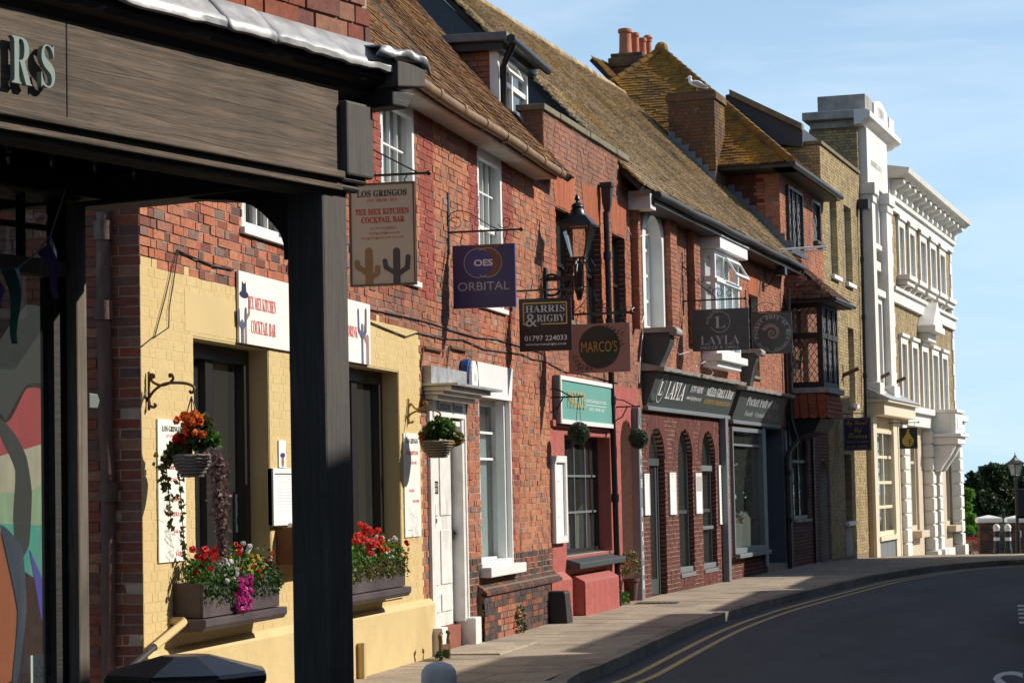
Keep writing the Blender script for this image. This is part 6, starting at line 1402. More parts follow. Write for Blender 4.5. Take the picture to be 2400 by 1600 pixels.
# band and cornice
b = MB(); b.box(i0, i1+.05, -.12, -.001, band-.45, band-.12); b.box(i0, i1+.08, -.2, -.002, band-.119, band-.02); b.build('string_course', M['stucco'], I_, bevel=.01)
b = MB(); b.box(i0, i1+.05, -.12, -.001, IT-.35, IT); b.box(i0, i1+.1, -.2, -.002, IT-.1, IT+.02); b.box(i0, i1+.05, -.1, -.003, IT+.02, IT+.55); b.build('frieze', M['stucco'], I_, bevel=.01)
CZ = IT+.5
prof = [(0, CZ), (-.5, CZ+.02), (-.58, CZ+.09), (-.66, CZ+.11), (-.7, CZ+.24), (0, CZ+.36)]
b = MB(); b.prism([(i0-.2, y, z) for y, z in prof], (i1-i0+.75, 0, 0)); b.build('cornice', M['stucco'], I_); b = MB(); b.box(i0-.15, i1+.4, .01, 6.8, CZ-.2, CZ+.3); b.build('roof_edge', M['stucco_grey'], I_)
nb_ = 13
for i in range(nb_):
    a = i0+.25+(i1-i0-.6)*i/(nb_-1); b = MB(); pr = [(-.101, IT+.03), (-.2, IT+.04), (-.23, IT+.13), (-.19, IT+.21), (-.26, IT+.29), (-.4, IT+.32), (-.47, IT+.38), (-.46, CZ-.005), (-.101, CZ-.005)]
    b.prism([(a, y, z) for y, z in pr], (.36, 0, 0)); b.build('cornice_bracket', M['stucco'], I_, bevel=.02)
# quoins
k = 0; z = 4.0
while z < IT-.4:
    L_ = .45 if k % 2 else .28
    for (a, c) in ((i1-L_, i1+.03), (i0+.35, i0+.35+L_*.8)): b = MB(); b.box(a, c, -.05, -.001, z, z+.40); b.build('quoin', M['stucco'], I_, bevel=.012)
    z += .42; k += 1
# ground floor: rusticated piers, windows and portico with balcony
gy = FH.world(10, 0, 0).y; g0 = gz(gy)
wall(I_, TU1+.9, i1, -1.3, 3.72, [H(7.7, 9.3, .35, 3.1), H(15.6, 17.2, .35, 3.1), H(11.4, 13.5, -.8, 3.0)], -.02, .28, M['beige'], 'ground_floor_wall')
for (a, c) in ((7.7, 9.3), (15.6, 17.2)):
    w_ = window(I_, H(a, c, .35, 3.1), .15, M['beige'], 2, 2, .12, .08, .1, True, 'glass', split=[.72], sill_proj=.3, sill_h=.2); b = MB(); b.box(a, c, .32, .33, .4, 2.2); b.build('blind', M['curtain'], w_)
b = MB(); b.box(TU1+.8, i1+.06, -.3, -.021, 3.35, 3.72); b.box(TU1+.8, i1+.12, -.42, -.022, 3.72, 3.9); b.build('ground_floor_cornice', M['stucco'], I_, bevel=.015)
def rust(xa, xb, off, yt='z3'):
    a, c = FH.u('z3', xa, 800, off), FH.u('z3', xb, 800, off); c = max(c, a+.42); base = -.75; n = 9; hh_ = (3.3-base-.45)/n
    b = MB(); b.box(a-.08, c+.08, -off-.08, -.02, base-.4, base+.45); b.build('pier_base', M['stucco'], I_, bevel=.03)
    for i in range(n): b = MB(); b.box(a, c, -off, -.021, base+.452+i*hh_, base+.452+(i+1)*hh_-.035); b.build('rusticated_block', M['stucco'], I_, bevel=.035)
    b = MB(); b.box(a+.05, c-.05, -off+.05, -.022, base, 3.34); b.build('pier_core', M['stucco'], I_)
    return a, c
rust(878, 925, .35); rust(1165, 1195, .33); rust(1232, 1262, .30); rust(1452, 1482, .33)
ub = FH.u('r3', 1172, 400, 0); vv = .3
while FH.u('r3', 1396, 400, vv) > ub and vv < 2: vv += .01
ue_ = FH.u('r3', 1442, 400, vv); bz = FH.w('r3', 1400, 310, vv); bz2 = FH.w('r3', 1400, 470, vv); print('BALCONY', ub, ue_, vv, bz, bz2)
b = MB(); b.box(ub-.05, ue_+.1, -vv-.06, -.3, bz2-.32, bz2-.1); b.box(ub-.15, ue_+.2, -vv-.16, -.3, bz2-.099, bz2); b.build('balcony_slab', M['stucco'], I_, bevel=.02)
b = MB(); b.box(ub, ue_, -vv, -vv+.16, bz2, bz-.1); b.box(ub, ub+.16, -vv+.16, -.05, bz2, bz-.1); b.box(ue_-.16, ue_, -vv+.16, -.05, bz2, bz-.1); b.box(ub-.05, ue_+.05, -vv-.06, -vv+.22, bz-.099, bz); b.box(ub-.05, ub+.22, -vv+.22, -.05, bz-.099, bz); b.box(ue_-.22, ue_+.05, -vv+.22, -.05, bz-.099, bz); b.build('balcony_parapet', M['stucco'], I_, bevel=.015)
b = MB(); b.box(ub+.3, ue_-.3, -vv-.02, -vv-.001, bz2+.15, bz-.25); b.build('balcony_panel', M['stucco'], I_, bevel=.01)
for a in (ub+.05, ue_-.45):
    b = MB(); b.prism([(a, -.3, bz2-1.15), (a, -.48, bz2-1.12), (a, -.62, bz2-.9), (a, -vv*.8, bz2-.66), (a, -vv+.02, bz2-.33), (a, -.3, bz2-.33)], (.4, 0, 0)); b.build('balcony_bracket', M['stucco'], I_, bevel=.04)
b = MB(); b.box(11.5, 13.4, .2, .25, -.8, 2.6); b.build('door', M['black'], I_)
b = MB(); b.box(11.2, 13.6, -.5, -.03, -1.2, g0+.12); b.build('door_step', M['stucco'], I_)
ru, rw = FH.hit('r3', 1385, 225, -2.0); b = MB()
for k in range(3): b.prism([(i1-.2, 1.2, rw+.25-.12*k), (i1+.25+.2*k, 1.2, rw+.05-.16*k), (i1+.25+.2*k, 1.2, rw-.02-.16*k), (i1-.2, 1.2, rw-.3)], (0, 2.6, 0))
b.build('side_eaves', M['tile_e'], I_)
# ------------------------------------------------------------------ hanging signs
K['e1'] = (1480, 950, 3.485); K['z2'] = (1250, 470, 6.272); K['z6'] = (1700, 1120, 5.6)
def hang(fr, name, label, u, k, xl, xr, yt, yb, mt, th=.03, edge=None, frame=None, tip=None, arm_y=None, rods=(), cat='sign', armr=.012, hooks=True):
    t = fr.thing(name, label, cat, u=u); v0, w1 = fr.perp(k, xl, yt, u); v1 = fr.perp(k, xr, (yt+yb)/2, u)[0]; w0 = fr.perp(k, xl, yb, u)[1]
    b = MB(); b.box(-th, 0, -v1, -v0, w0, w1); bd = b.build('board', mt, t, bevel=.003)
    if frame:
        b = MB(); f = frame[1]
        for bx in ((v0, v0+f, w0, w1), (v1-f, v1, w0, w1), (v0+f, v1-f, w0, w0+f), (v0+f, v1-f, w1-f, w1)): b.box(-th-.012, .012, -bx[1], -bx[0], bx[2], bx[3])
        b.build('frame', M[frame[0]], t, bevel=.003)
    if edge: b = MB(); b.box(-th+.001, -.001, -v1-.004, -v1, w0, w1); b.build('edge_strip', M[edge], t)
    wt = None
    if tip:
        vt, wt = fr.perp(k, tip[0], tip[1], u); b = MB(); b.tube([(-th/2, 0, wt), (-th/2, -vt, wt)], armr, 8); b.sphere((-th/2, -vt, wt), armr*2.0, 8, 6); arm = b.build('arm', M['iron'], t, smooth=True)
        b = MB(); b.box(-th/2-.03, -th/2+.03, -.02, .0, wt-.25, wt+.45); b.build('wall_plate', M['iron'], t)
        if hooks and wt > w1:
            for v in (v0+(v1-v0)*.14, v0+(v1-v0)*.86):
                zz = w1; h_ = (wt-w1); b = MB()
                b.tube([(-th/2, -v+.012*math.sin(s*6.28), w1+h_*s) for s in [i/8 for i in range(9)]], .006, 6); b.build('hook', M['iron'], t)
    return t, v0, v1, w0, w1, wt, sgn_plane(th)
def norm(v0, v1, w0, w1): return lambda ln: (ln[0], v0+(v1-v0)*ln[1], v0+(v1-v0)*ln[2], w0+(w1-w0)*ln[3], w0+(w1-w0)*ln[4], *ln[5:])
def cactus(cx, z0, z1, r, arms, flip=1):
    """saguaro outline made of rounded bars"""
    P = []
    def bar(a, b_, rr, n=6):
        d = Vector((b_[0]-a[0], b_[1]-a[1], 0)).normalized(); nn = Vector((-d.y, d.x, 0))*rr; P.append([(a[0]+nn.x, a[1]+nn.y), (b_[0]+nn.x, b_[1]+nn.y), (b_[0]-nn.x, b_[1]-nn.y), (a[0]-nn.x, a[1]-nn.y)]); P.append(disc(b_[0], b_[1], rr, rr, 14)); P.append(disc(a[0], a[1], rr, rr, 14))
    bar((cx, z0+r), (cx, z1-r), r); P[-1] = [(cx-r, z0), (cx+r, z0), (cx+r, z0+r*1.2), (cx-r, z0+r*1.2)]
    for (s, zj, dx, zt, rr) in arms: bar((cx, zj), (cx+s*dx, zj+(dx*.62)), rr); bar((cx+s*dx, zj+dx*.62), (cx+s*dx*1.08, zt), rr)
    return P
# Los Gringos
t, v0, v1, w0, w1, wt, pl = hang(FC, 'hanging_sign', 'tall cream hanging sign with two cacti in a dark brown frame', 4.1, 'k5', 218, 708, 104, 858, M['board_cream'], .03, None, ('copper', .018), (800, 18))
nf = norm(v0, v1, w0, w1); Wd, Hd = v1-v0, w1-w0
letters(t, [nf(('LOS GRINGOS', .12, .88, .865, .93, 'serif', .02)), nf(('CO', .5, .5001, .8, .80001))][:1], 'txt_dark', pl)
letters(t, [nf(('EAT · DRINK · FUN', .28, .73, .815, .845, 'serif')), nf(('TEX MEX KITCHEN', .09, .91, .69, .75, 'serif', .02)), nf(('COCKTAIL BAR', .18, .84, .61, .67, 'serif', .02)), nf(('01797458003', .32, .71, .545, .57)), nf(('losgringosrye', .31, .76, .495, .525)), nf(('losgringosrye.co.uk', .18, .83, .45, .48))], 'txt_red', pl)
shapes(t, cactus(v0+Wd*.29, w0+.018, w0+Hd*.375, Wd*.06, ((-1, w0+Hd*.12, Wd*.17, w0+Hd*.235, Wd*.042), (1, w0+Hd*.07, Wd*.12, w0+Hd*.18, Wd*.038))), 'cactus_brown', pl)
shapes(t, cactus(v0+Wd*.71, w0+.018, w0+Hd*.365, Wd*.055, ((-1, w0+Hd*.11, Wd*.165, w0+Hd*.24, Wd*.035), (1, w0+Hd*.10, Wd*.16, w0+Hd*.27, Wd*.037))), 'cactus_dark', pl)
vs, ws = FC.perp('k4', 560, 1268, 4.1); vs2, ws2 = FC.perp('k4', 155, 1062, 4.1); sl_ = (ws2-ws)/(vs2-vs); b = MB(); b.tube([(-.015, -vs, ws), (-.015, 0, ws-sl_*vs)], .008, 6); b.build('stay_rod', M['iron'], t)
# Orbital
uo_ = FC.u('k5', 942, 480); t, v0, v1, w0, w1, wt, pl = hang(FC, 'hanging_sign', 'square navy sign of two interlocking rings on a scrolled iron bracket', uo_, 'k5', 980, 1440, 556, 1018, M['navy'], .05, 'blue_edge', None, (1482, 432))
nf = norm(v0, v1, w0, w1); Wd, Hd = v1-v0, w1-w0; rr = Wd*.235; ca, cb, cz = v0+Wd*.42, v0+Wd*.57, w0+Hd*.71
shapes(t, [[(v0+Wd*.30, w1), (v0+Wd*.80, w1), (v0+Wd*.66, w1-Hd*.12), (v0+Wd*.45, w1-Hd*.12)]], 'orb_brown', pl, .001)
shapes(t, [disc(cb, cz, rr)], 'orb_brown', pl, .0015); shapes(t, [disc(ca, cz, rr)], 'orb_blue', pl, .002)
shapes(t, ring(ca, cz, rr, .007, 40, 55, 305)+ring(cb, cz, rr, .007, 40, -125, 125), 'txt_grey', pl, .0025)
letters(t, [nf(('OES', .345, .65, .66, .765, 'sans', .03))], 'txt_white', pl, .003); letters(t, [nf(('ORBITAL', .08, .91, .275, .41))], 'txt_grey', pl)
va = FC.perp('k5', 1010, 430, uo_); P2 = lambda a, c, o=0: Vector((-.025, -a, c)); b = MB()
c1 = FC.perp('k5', 1005, 395, uo_); b.tube(scroll((c1[0], c1[1]), .02, .10, 200, 560, P2, 30), .005, 6); c2 = FC.perp('k5', 1365, 375, uo_); b.tube(scroll((c2[0], c2[1]), .02, .085, 180, -160, P2, 30), .005, 6)
pth = [FC.perp('k5', x, y, uo_) for x, y in ((942, 455), (945, 360), (965, 315), (1020, 293), (1090, 308), (1180, 360), (1260, 410), (1320, 435))]; b.tube([P2(*p) for p in pth], .006, 6); b.build('scrollwork', M['iron'], t, smooth=True, kind='stuff')
# Harris & Rigby
uh = FC.u('o', 1197, 690); t, v0, v1, w0, w1, wt, pl = hang(FC, 'hanging_sign', 'square black sign with gold box and white lettering below the lantern bracket', uh, 'k5', 1466, 1852, 945, 1332, M['black'], .03, None, None, (1613, 870)) if False else hang(FC, 'hanging_sign', 'square black sign with gold lined box and white lettering', uh, 'k7', 53, 440, 945, 1332, M['black'], .03, None, None, (508, 866))
nf = norm(v0, v1, w0, w1); Wd, Hd = v1-v0, w1-w0
def bx(a, c, d, e): return [(v0+Wd*a, w0+Hd*d), (v0+Wd*c, w0+Hd*d), (v0+Wd*c, w0+Hd*e), (v0+Wd*a, w0+Hd*e)]
shapes(t, [bx(.075, .925, .90, .925), bx(.075, .10, .50, .90), bx(.90, .925, .50, .90), bx(.075, .17, .50, .525), bx(.42, .90, .50, .525)], 'txt_gold', pl)
letters(t, [nf(('HARRIS', .125, .88, .735, .87, 'serif')), nf(('RIGBY', .34, .88, .555, .69, 'serif'))], 'txt_grey', pl); letters(t, [nf(('&', .12, .345, .47, .71, 'serif'))], 'txt_grey', pl, .004)
letters(t, [nf(('01797 224033', .10, .91, .20, .295)), nf(('www.harrisandrigby.co.uk', .11, .90, .10, .155))], 'txt_white', pl)
# Marco's
um_ = FD.u('o', 1280, 700); t, v0, v1, w0, w1, wt, pl = hang(FD, 'hanging_sign', 'dusky pink hanging sign with a dark green disc and leaf sprigs', um_, 'k7', 415, 872, 1132, 1490, M['rose'], .03, None, None, (878, 1040), armr=.016)
nf = norm(v0, v1, w0, w1); Wd, Hd = v1-v0, w1-w0; shapes(t, [disc(v0+Wd*.50, w0+Hd*.52, Wd*.335, Hd*.44, 30)], 'green_disc', pl)
letters(t, [nf(("MARCO'S", .21, .79, .42, .64, 'sans', -.01))], 'txt_gold', pl, .004)
sprig = []
for (bx_, bz_, ang, sgn) in ((.62, .93, -25, 1), (.72, .86, -60, 1), (.10, .35, -70, 1), (.28, .09, 10, 1), (.16, .18, -30, 1)):
    for i in range(5):
        a = R(ang); x = v0+Wd*(bx_)+math.cos(a)*i*.055; z = w0+Hd*bz_+math.sin(a)*i*.055
        for s in (-1, 1):
            a2 = a+s*.8; L_ = .05; x2, z2 = x+math.cos(a2)*L_, z+math.sin(a2)*L_
            if v0 < x2 < v1 and w0 < z2 < w1: nx_, nz_ = -math.sin(a2)*.008, math.cos(a2)*.008; sprig.append([(x, z), ((x+x2)/2+nx_, (z+z2)/2+nz_), (x2, z2), ((x+x2)/2-nx_, (z+z2)/2-nz_)])
shapes(t, sprig, 'txt_black', pl, .0015)
P2 = lambda a, c, o=0: Vector((-.015, -a, c)); b = MB()
for (x, y, r_, s) in ((510, 1030, .06, 1), (690, 1010, .07, -1), (550, 880, .06, 1), (625, 880, .06, -1), (800, 1010, .06, 1)):
    c1 = FD.perp('k7', x, y, um_); b.tube(scroll(c1, .012, r_, 90, 90+s*420, P2, 26), .006, 6)
for l in (((445, 1050), (520, 980), (575, 900), (580, 1040)), ((578, 870), (580, 1120)), ((600, 900), (640, 985), (720, 1030)), ((800, 985), (830, 1100))): b.tube([P2(*FD.perp('k7', x, y, um_)) for x, y in l], .007, 6)
b.build('scrollwork', M['iron'], t, smooth=True, kind='stuff')
# Layla
ul = FE.u('k7', 1252, 850); t, v0, v1, w0, w1, wt, pl = hang(FE, 'hanging_sign', 'dark grey hanging sign with a letter in a ring on an ornate bracket', ul, 'k7', 1324, 1744, 1024, 1330, M['slate_grey'], .03, None, None, (1715, 938), armr=.014)
nf = norm(v0, v1, w0, w1); Wd, Hd = v1-v0, w1-w0; cx, cz = v0+Wd*.49, w0+Hd*.69
shapes(t, ring(cx, cz, Wd*.185, .009, 36, -150, 160), 'txt_grey', pl); letters(t, [nf(('L', .40, .585, .545, .82, 'serif', -.01)), nf(('LAYLA', .14, .83, .155, .36, 'serif', -.01)), nf(('MEZZE & GRILL', .14, .83, .045, .115))], 'txt_grey', pl)
arc_letters(t, 'MEZZE & GRILL', cx, cz, Wd*.20, 190, 85, .035, 'txt_grey', pl, 'sans')
P2 = lambda a, c, o=0: Vector((-.015, -a, c)); b = MB()
b.tube([P2(*FE.perp('k7', x, y, ul)) for x, y in ((1252, 600), (1252, 1080))], .01, 6); b.tube([P2(*FE.perp('k7', x, y, ul)) for x, y in ((1258, 700), (1320, 780), (1410, 860), (1470, 905), (1500, 938))], .01, 6)
for (x, y, r_, s, a0) in ((1280, 690, .09, 1, -60), (1300, 760, .06, -1, 120), (1385, 800, .07, 1, 30), (1455, 880, .06, -1, 0), (1520, 900, .11, 1, 150), (1600, 905, .08, -1, 30)):
    b.tube(scroll(FE.perp('k7', x, y, ul), .015, r_, a0, a0+s*400, P2, 26), .007, 6)
b.build('scrollwork', M['iron'], t, smooth=True, kind='stuff')
# ammonite sign
up_ = FE.u('o', 1749, 770); K['s7'] = (1750, 350, 2.8508); xl = (1765/3.1354+1200-1750)*2.8508
t, v0, v1, w0, w1, wt, pl = hang(FE, 'hanging_sign', 'charcoal sign with a ringed ammonite shell under a wire scroll bracket', up_, 'r2', xl, 305, 1097, 1370, M['slate_grey'], .03, None, None, (350, 1078))
Wd, Hd = v1-v0, w1-w0; cx, cz = v0+Wd*.5, w0+Hd*.5; shapes(t, ring(cx, cz, Wd*.47, .009), 'txt_grey', pl)
sp_ = []
for i in range(60):
    a, a2 = R(-20+i*15), R(-20+(i+1)*15); r0, r1 = Wd*.02*math.exp(i*.0445), Wd*.02*math.exp((i+1)*.0445); k0 = .62
    sp_.append([(cx+.0*Wd+r0*k0*math.cos(a), cz+r0*k0*math.sin(a)), (cx+r0*math.cos(a+.02), cz+r0*math.sin(a+.02)), (cx+r1*math.cos(a2-.03), cz+r1*math.sin(a2-.03)), (cx+r1*k0*math.cos(a2), cz+r1*k0*math.sin(a2))])
shapes(t, sp_, 'shell', pl, .003, 'ammonite')
arc_letters(t, 'Pocket Full of Rye', cx, cz, Wd*.365, 200, -25, .085, 'txt_grey', pl); arc_letters(t, 'Fossils · Crystals', cx, cz, Wd*.44, 215, 330, .05, 'txt_grey', pl, inward=True)
b = MB(); P2 = lambda a, c, o=0: Vector((-.015, -a, c)); b.tube([P2(*FE.perp('r2', x, y, up_)) for x, y in ((35, 1075), (90, 1030), (130, 1020), (190, 1040))], .007, 6); b.tube(scroll(FE.perp('r2', 140, 1055, up_), .02, .11, 0, 420, P2, 26), .006, 6); b.build('scrollwork', M['iron'], t, smooth=True, kind='stuff')
# old navy jeweller's sign
us = FF.u('o', 1967, 1010); t, v0, v1, w0, w1, wt, pl = hang(FF, 'hanging_sign', 'dark navy sign with faded gold script beside the cream shopfront', us, 'r3', 645, 832, 368, 588, M['navy_dk'], .03, None, None, (800, 336))
nf = norm(v0, v1, w0, w1); Wd, Hd = v1-v0, w1-w0; letters(t, [nf(('My Sweet', .08, .88, .72, .92, 'script')), nf(('Old', .40, .68, .55, .71, 'script')), nf(('Etcetera', .18, .86, .37, .55, 'script')), nf(('Antique Jewellery', .08, .93, .22, .30)), nf(('01797 223396', .12, .86, .08, .16))], 'txt_gold', pl)
shapes(t, [bx(.03, .97, .03, .04), bx(.03, .97, .96, .97), bx(.03, .04, .04, .96), bx(.96, .97, .04, .96)], 'print_grey', pl)
# fig sign
uf = FH.u('o', 2074, 1030); t, v0, v1, w0, w1, wt, pl = hang(FH, 'hanging_sign', 'small black sign with a golden fig and a letter F', uf, 'r3', 1018, 1142, 434, 575, M['black'], .03, None, None, (1150, 397))
Wd, Hd = v1-v0, w1-w0; cx = v0+Wd*.48; figp = disc(cx, w0+Hd*.36, Wd*.32, Hd*.26, 30); shapes(t, [figp, [(cx-Wd*.25, w0+Hd*.5), (cx+Wd*.25, w0+Hd*.5), (cx+Wd*.09, w0+Hd*.72), (cx+Wd*.06, w0+Hd*.86), (cx-.05*Wd, w0+Hd*.86), (cx-Wd*.08, w0+Hd*.72)], [(cx-Wd*.05, w0+Hd*.86), (cx+Wd*.06, w0+Hd*.86), (cx+Wd*.12, w0+Hd*.91), (cx+Wd*.02, w0+Hd*.93)]], 'fig', pl)
letters(t, [('F', cx+Wd*.06, cx+Wd*.24, w0+Hd*.16, w0+Hd*.44, 'sans')], 'txt_black', pl, .004)
# flagpole sockets
for (fr, k, x0, y0, x1, y1, lab) in ((FF, 'r2', 655, 1510, 718, 1462, 'rusty flagpole socket on the pale brick house'), (FH, 'r2', 868, 1545, 924, 1495, 'rusty flagpole socket on the tower pilaster'), (FH, 'r2', 980, 1568, 1032, 1525, 'rusty flagpole socket on the yellow brick corner building')):
    u, w = fr.hit(k, x0, y0, .05); t = fr.thing('flagpole_socket', lab, 'bracket', u, w, 0); v, z = fr.perp(k, x1, y1, u); v = max(.4, min(v, 1.2)); b = MB(); b.tube([(0, 0, 0), (0, -v, z-w)], .05, 8); b.build('socket', M['rust_brown'], t); b = MB(); b.box(-.04, .04, -.02, 0, -.25, .25); b.build('plate', M['rust_brown'], t)
# ------------------------------------------------------------------ signs on the walls
def board(fr, name, label, cat, r, y, mt, th=.015, bevel=.002, frame=None):
    u0, u1, w0, w1 = r; b = MB(); b.box(u0, u1, y-th, y-.0005, w0, w1); o = b.build(name, mt); o.location = fr.o; o.rotation_euler = (0, 0, fr.rz); tag(o, label, cat)
    if frame:
        f = frame[1]; b = MB()
        for q_ in ((u0, u0+f, w0, w1), (u1-f, u1, w0, w1), (u0+f, u1-f, w0, w0+f), (u0+f, u1-f, w1-f, w1)): b.box(q_[0], q_[1], y-th-frame[2], y-.001, q_[2], q_[3])
        b.build('frame', M[frame[0]], o, bevel=.003)
    n = lambda ln: (ln[0], u0+(u1-u0)*ln[1], u0+(u1-u0)*ln[2], w0+(w1-w0)*ln[3], w0+(w1-w0)*ln[4], *ln[5:])
    return o, n, wall_plane(y-th), u1-u0, w1-w0, u0, w0
r = (FC.u('k2', 1572, 790), FC.u('k5', 346, 1200), FC.w('k2', 1590, 1008), FC.w('k2', 1572, 525))
o, n, pl, Wd, Hd, u0, w0 = board(FC, 'banner_board', 'long cream board with red restaurant lettering over the yellow wall windows', 'sign', r, -.014, M['board_white'], .02)
letters(o, [n(('TEX MEX KITCHEN', .055, .245, .50, .68, 'serif')), n(('COCKTAIL BAR', .075, .24, .16, .35, 'serif')), n(('EAT DRINK', .74, .885, .40, .58, 'serif'))], 'txt_redbright', pl)
def hat(cx, cz, s): return [disc(cx, cz, s*.9, s*.22, 20), [(cx-s*.5, cz), (cx+s*.5, cz), (cx+s*.36, cz+s*.8), (cx, cz+s*.62), (cx-s*.36, cz+s*.8)]]
shapes(o, [[(a*.9+u0*.1, c) for a, c in p] for p in hat(u0+Wd*.035, w0+Hd*.68, .14)], 'navy_dk', pl); shapes(o, cactus(u0+Wd*.018, w0+.0, w0+Hd*.33, .035, ((-1, w0+.12, .08, w0+.26, .022), (1, w0+.12, .08, w0+.28, .022))), 'cactus_blue', pl); shapes(o, cactus(u0+Wd*.04, w0+.0, w0+Hd*.45, .03, ((1, w0+.2, .09, w0+.38, .02),)), 'rose', pl, .0015)
shapes(o, cactus(u0+Wd*.925, w0+.0, w0+Hd*.66, .035, ((-1, w0+.25, .12, w0+.5, .028), (1, w0+.25, .12, w0+.52, .028))), 'cactus_blue', pl); shapes(o, cactus(u0+Wd*.972, w0+.0, w0+Hd*.5, .05, ((-1, w0+.2, .09, w0+.36, .03),)), 'rose', pl, .0015)
r = FC.rect('k3', 884, 75, 1043, 890, .01); o, n, pl, Wd, Hd, u0, w0 = board(FC, 'menu_board', 'tall cream menu board with red dish names behind the trailing hanging basket', 'sign', r, -.009, M['board_white'], .012)
letters(o, [n(('LOS GRINGOS', .14, .88, .915, .955, 'serif'))], 'txt_dark', pl); letters(o, [n(('EAT DRINK FUN', .3, .8, .875, .895)), n(('BURRITOS', .2, .8, .65, .675, 'serif')), n(('TACOS', .3, .66, .565, .59, 'serif')), n(('NACHOS', .35, .80, .425, .455, 'serif')), n(('TORTILLAS', .34, .86, .32, .35, 'serif')), n(('SALADS', .52, .92, .20, .225, 'serif')), n(('FAJITAS', .6, .97, .035, .065, 'serif'))], 'txt_redbright', pl)
def squig(cx, cz, s, n_=9, seed=1):
    rs = random.Random(seed); out = []
    for i in range(n_):
        x, z = cx+rs.uniform(-s, s), cz+rs.uniform(-s, s)*1.2; a = rs.uniform(0, 3.1); L_ = s*.6; dx, dz = math.cos(a)*L_, math.sin(a)*L_; out.append([(x-dx, z-dz), (x+dx, z+dz), (x+dx+.004, z+dz+.004), (x-dx+.004, z-dz+.004)])
    return out
shapes(o, squig(u0+Wd*.36, w0+Hd*.12, .09, 22, 3)+squig(u0+Wd*.7, w0+Hd*.13, .06, 14, 4)+squig(u0+Wd*.25, w0+Hd*.30, .09, 10, 5)+squig(u0+Wd*.3, w0+Hd*.48, .08, 14, 6), 'print_grey', pl)
r = FC.rect('k6', 405, 342, 486, 855, .01); o, n, pl, Wd, Hd, u0, w0 = board(FC, 'menu_board', 'tall cream menu board beside the white Custom House door', 'sign', r, -.009, M['board_white'], .012)
letters(o, [n(('LOS GRINGOS', .14, .88, .90, .95, 'serif'))], 'txt_dark', pl); letters(o, [n(('BURRITOS', .14, .88, .79, .83, 'serif')), n(('TACOS', .4, .78, .70, .73, 'serif')), n(('NACHOS', .25, .6, .43, .46, 'serif')), n(('SALADS', .5, .9, .33, .36, 'serif'))], 'txt_redbright', pl); shapes(o, squig(u0+Wd*.5, w0+Hd*.15, .16, 26, 8), 'print_grey', pl)
r = (FC.u('k3', 1537, 500, .05), FC.u('k3', 1537, 500, .05)+1.25, FC.w('k3', 1540, 680, .05), FC.w('k3', 1537, 354, .05)); o, n, pl, Wd, Hd, u0, w0 = board(FC, 'menu_case', 'white framed menu case on the yellow wall between the windows', 'menu case', r, -.01, M['paper'], .04, frame=('white', .045, .015))
letters(o, [n((x, a, c, .93-i*.055-.025, .93-i*.055)) for i in range(14) for x, a, c in (('nachos con queso', .12, .42), ('burrito 12', .56, .84))], 'print_grey', pl, .001)
r = (FC.u('k3', 1572, 270, .01), FC.u('k3', 1612, 270, .01), FC.w('k3', 1575, 350, .01), FC.w('k3', 1573, 195, .01)); o, n, pl, Wd, Hd, u0, w0 = board(FC, 'little_sign', 'narrow white sign with a small pictured figure above the menu case', 'sign', r, -.009, M['paper'], .01); shapes(o, [disc(u0+Wd*.5, w0+Hd*.45, Wd*.35, Hd*.09, 20)], 'orb_blue', pl); shapes(o, [disc(u0+Wd*.5, w0+Hd*.22, Wd*.2, Hd*.2, 20)], 'cactus_brown', pl, .0015)
# leaflet box
lb = FC.thing('leaflet_box', 'open brown wooden box of rolled leaflets under the menu case', 'box'); a, c = FC.u('k3', 1568, 800, .02), FC.u('k3', 1568, 800, .02)+.9; z0, z1 = FC.w('k3', 1570, 905, .1), FC.w('k3', 1570, 690, .1)
b = MB(); b.box(a, a+.03, -.22, -.008, z0, z1); b.box(c-.03, c, -.22, -.008, z0, z1); b.box(a+.03, c-.03, -.22, -.008, z0, z0+.03); b.box(a+.03, c-.03, -.03, -.009, z0+.03, z1); b.box(a+.03, c-.03, -.2, -.031, z1-.2, z1-.18); b.build('box', M['timber_brown'], lb, bevel=.004)
rg = random.Random(5)
for i in range(8): b = MB(); zz = z0+.07+.065*(i % 5); x0 = a+.06+.3*(i//5); b.tube([(x0, -.1-.02*rg.random(), zz), (c-.06, -.12, zz+rg.uniform(-.01, .01))], .028, 8); b.build('leaflet', M['paper'], lb)
r = (FC.u('k3', 1336, 600, -.24), FC.u('k3', 1380, 600, -.24), FC.w('k3', 1336, 715, -.24), FC.w('k3', 1336, 500, -.24)); o, n, pl, Wd, Hd, u0, w0 = board(FC, 'window_notice', 'narrow white and green notice stuck inside the dark window', 'notice', r, .245, M['paper'], .002); shapes(o, [[(u0+Wd*.08, w0+Hd*.2), (u0+Wd*.92, w0+Hd*.2), (u0+Wd*.92, w0+Hd*.42), (u0+Wd*.08, w0+Hd*.42)]], 'leaf', pl, .001); letters(o, [n(('Rye', .15, .8, .75, .9)), n(('festival', .15, .85, .6, .68)), n(('tickets', .15, .85, .5, .57))], 'teal_dk', pl, .001)
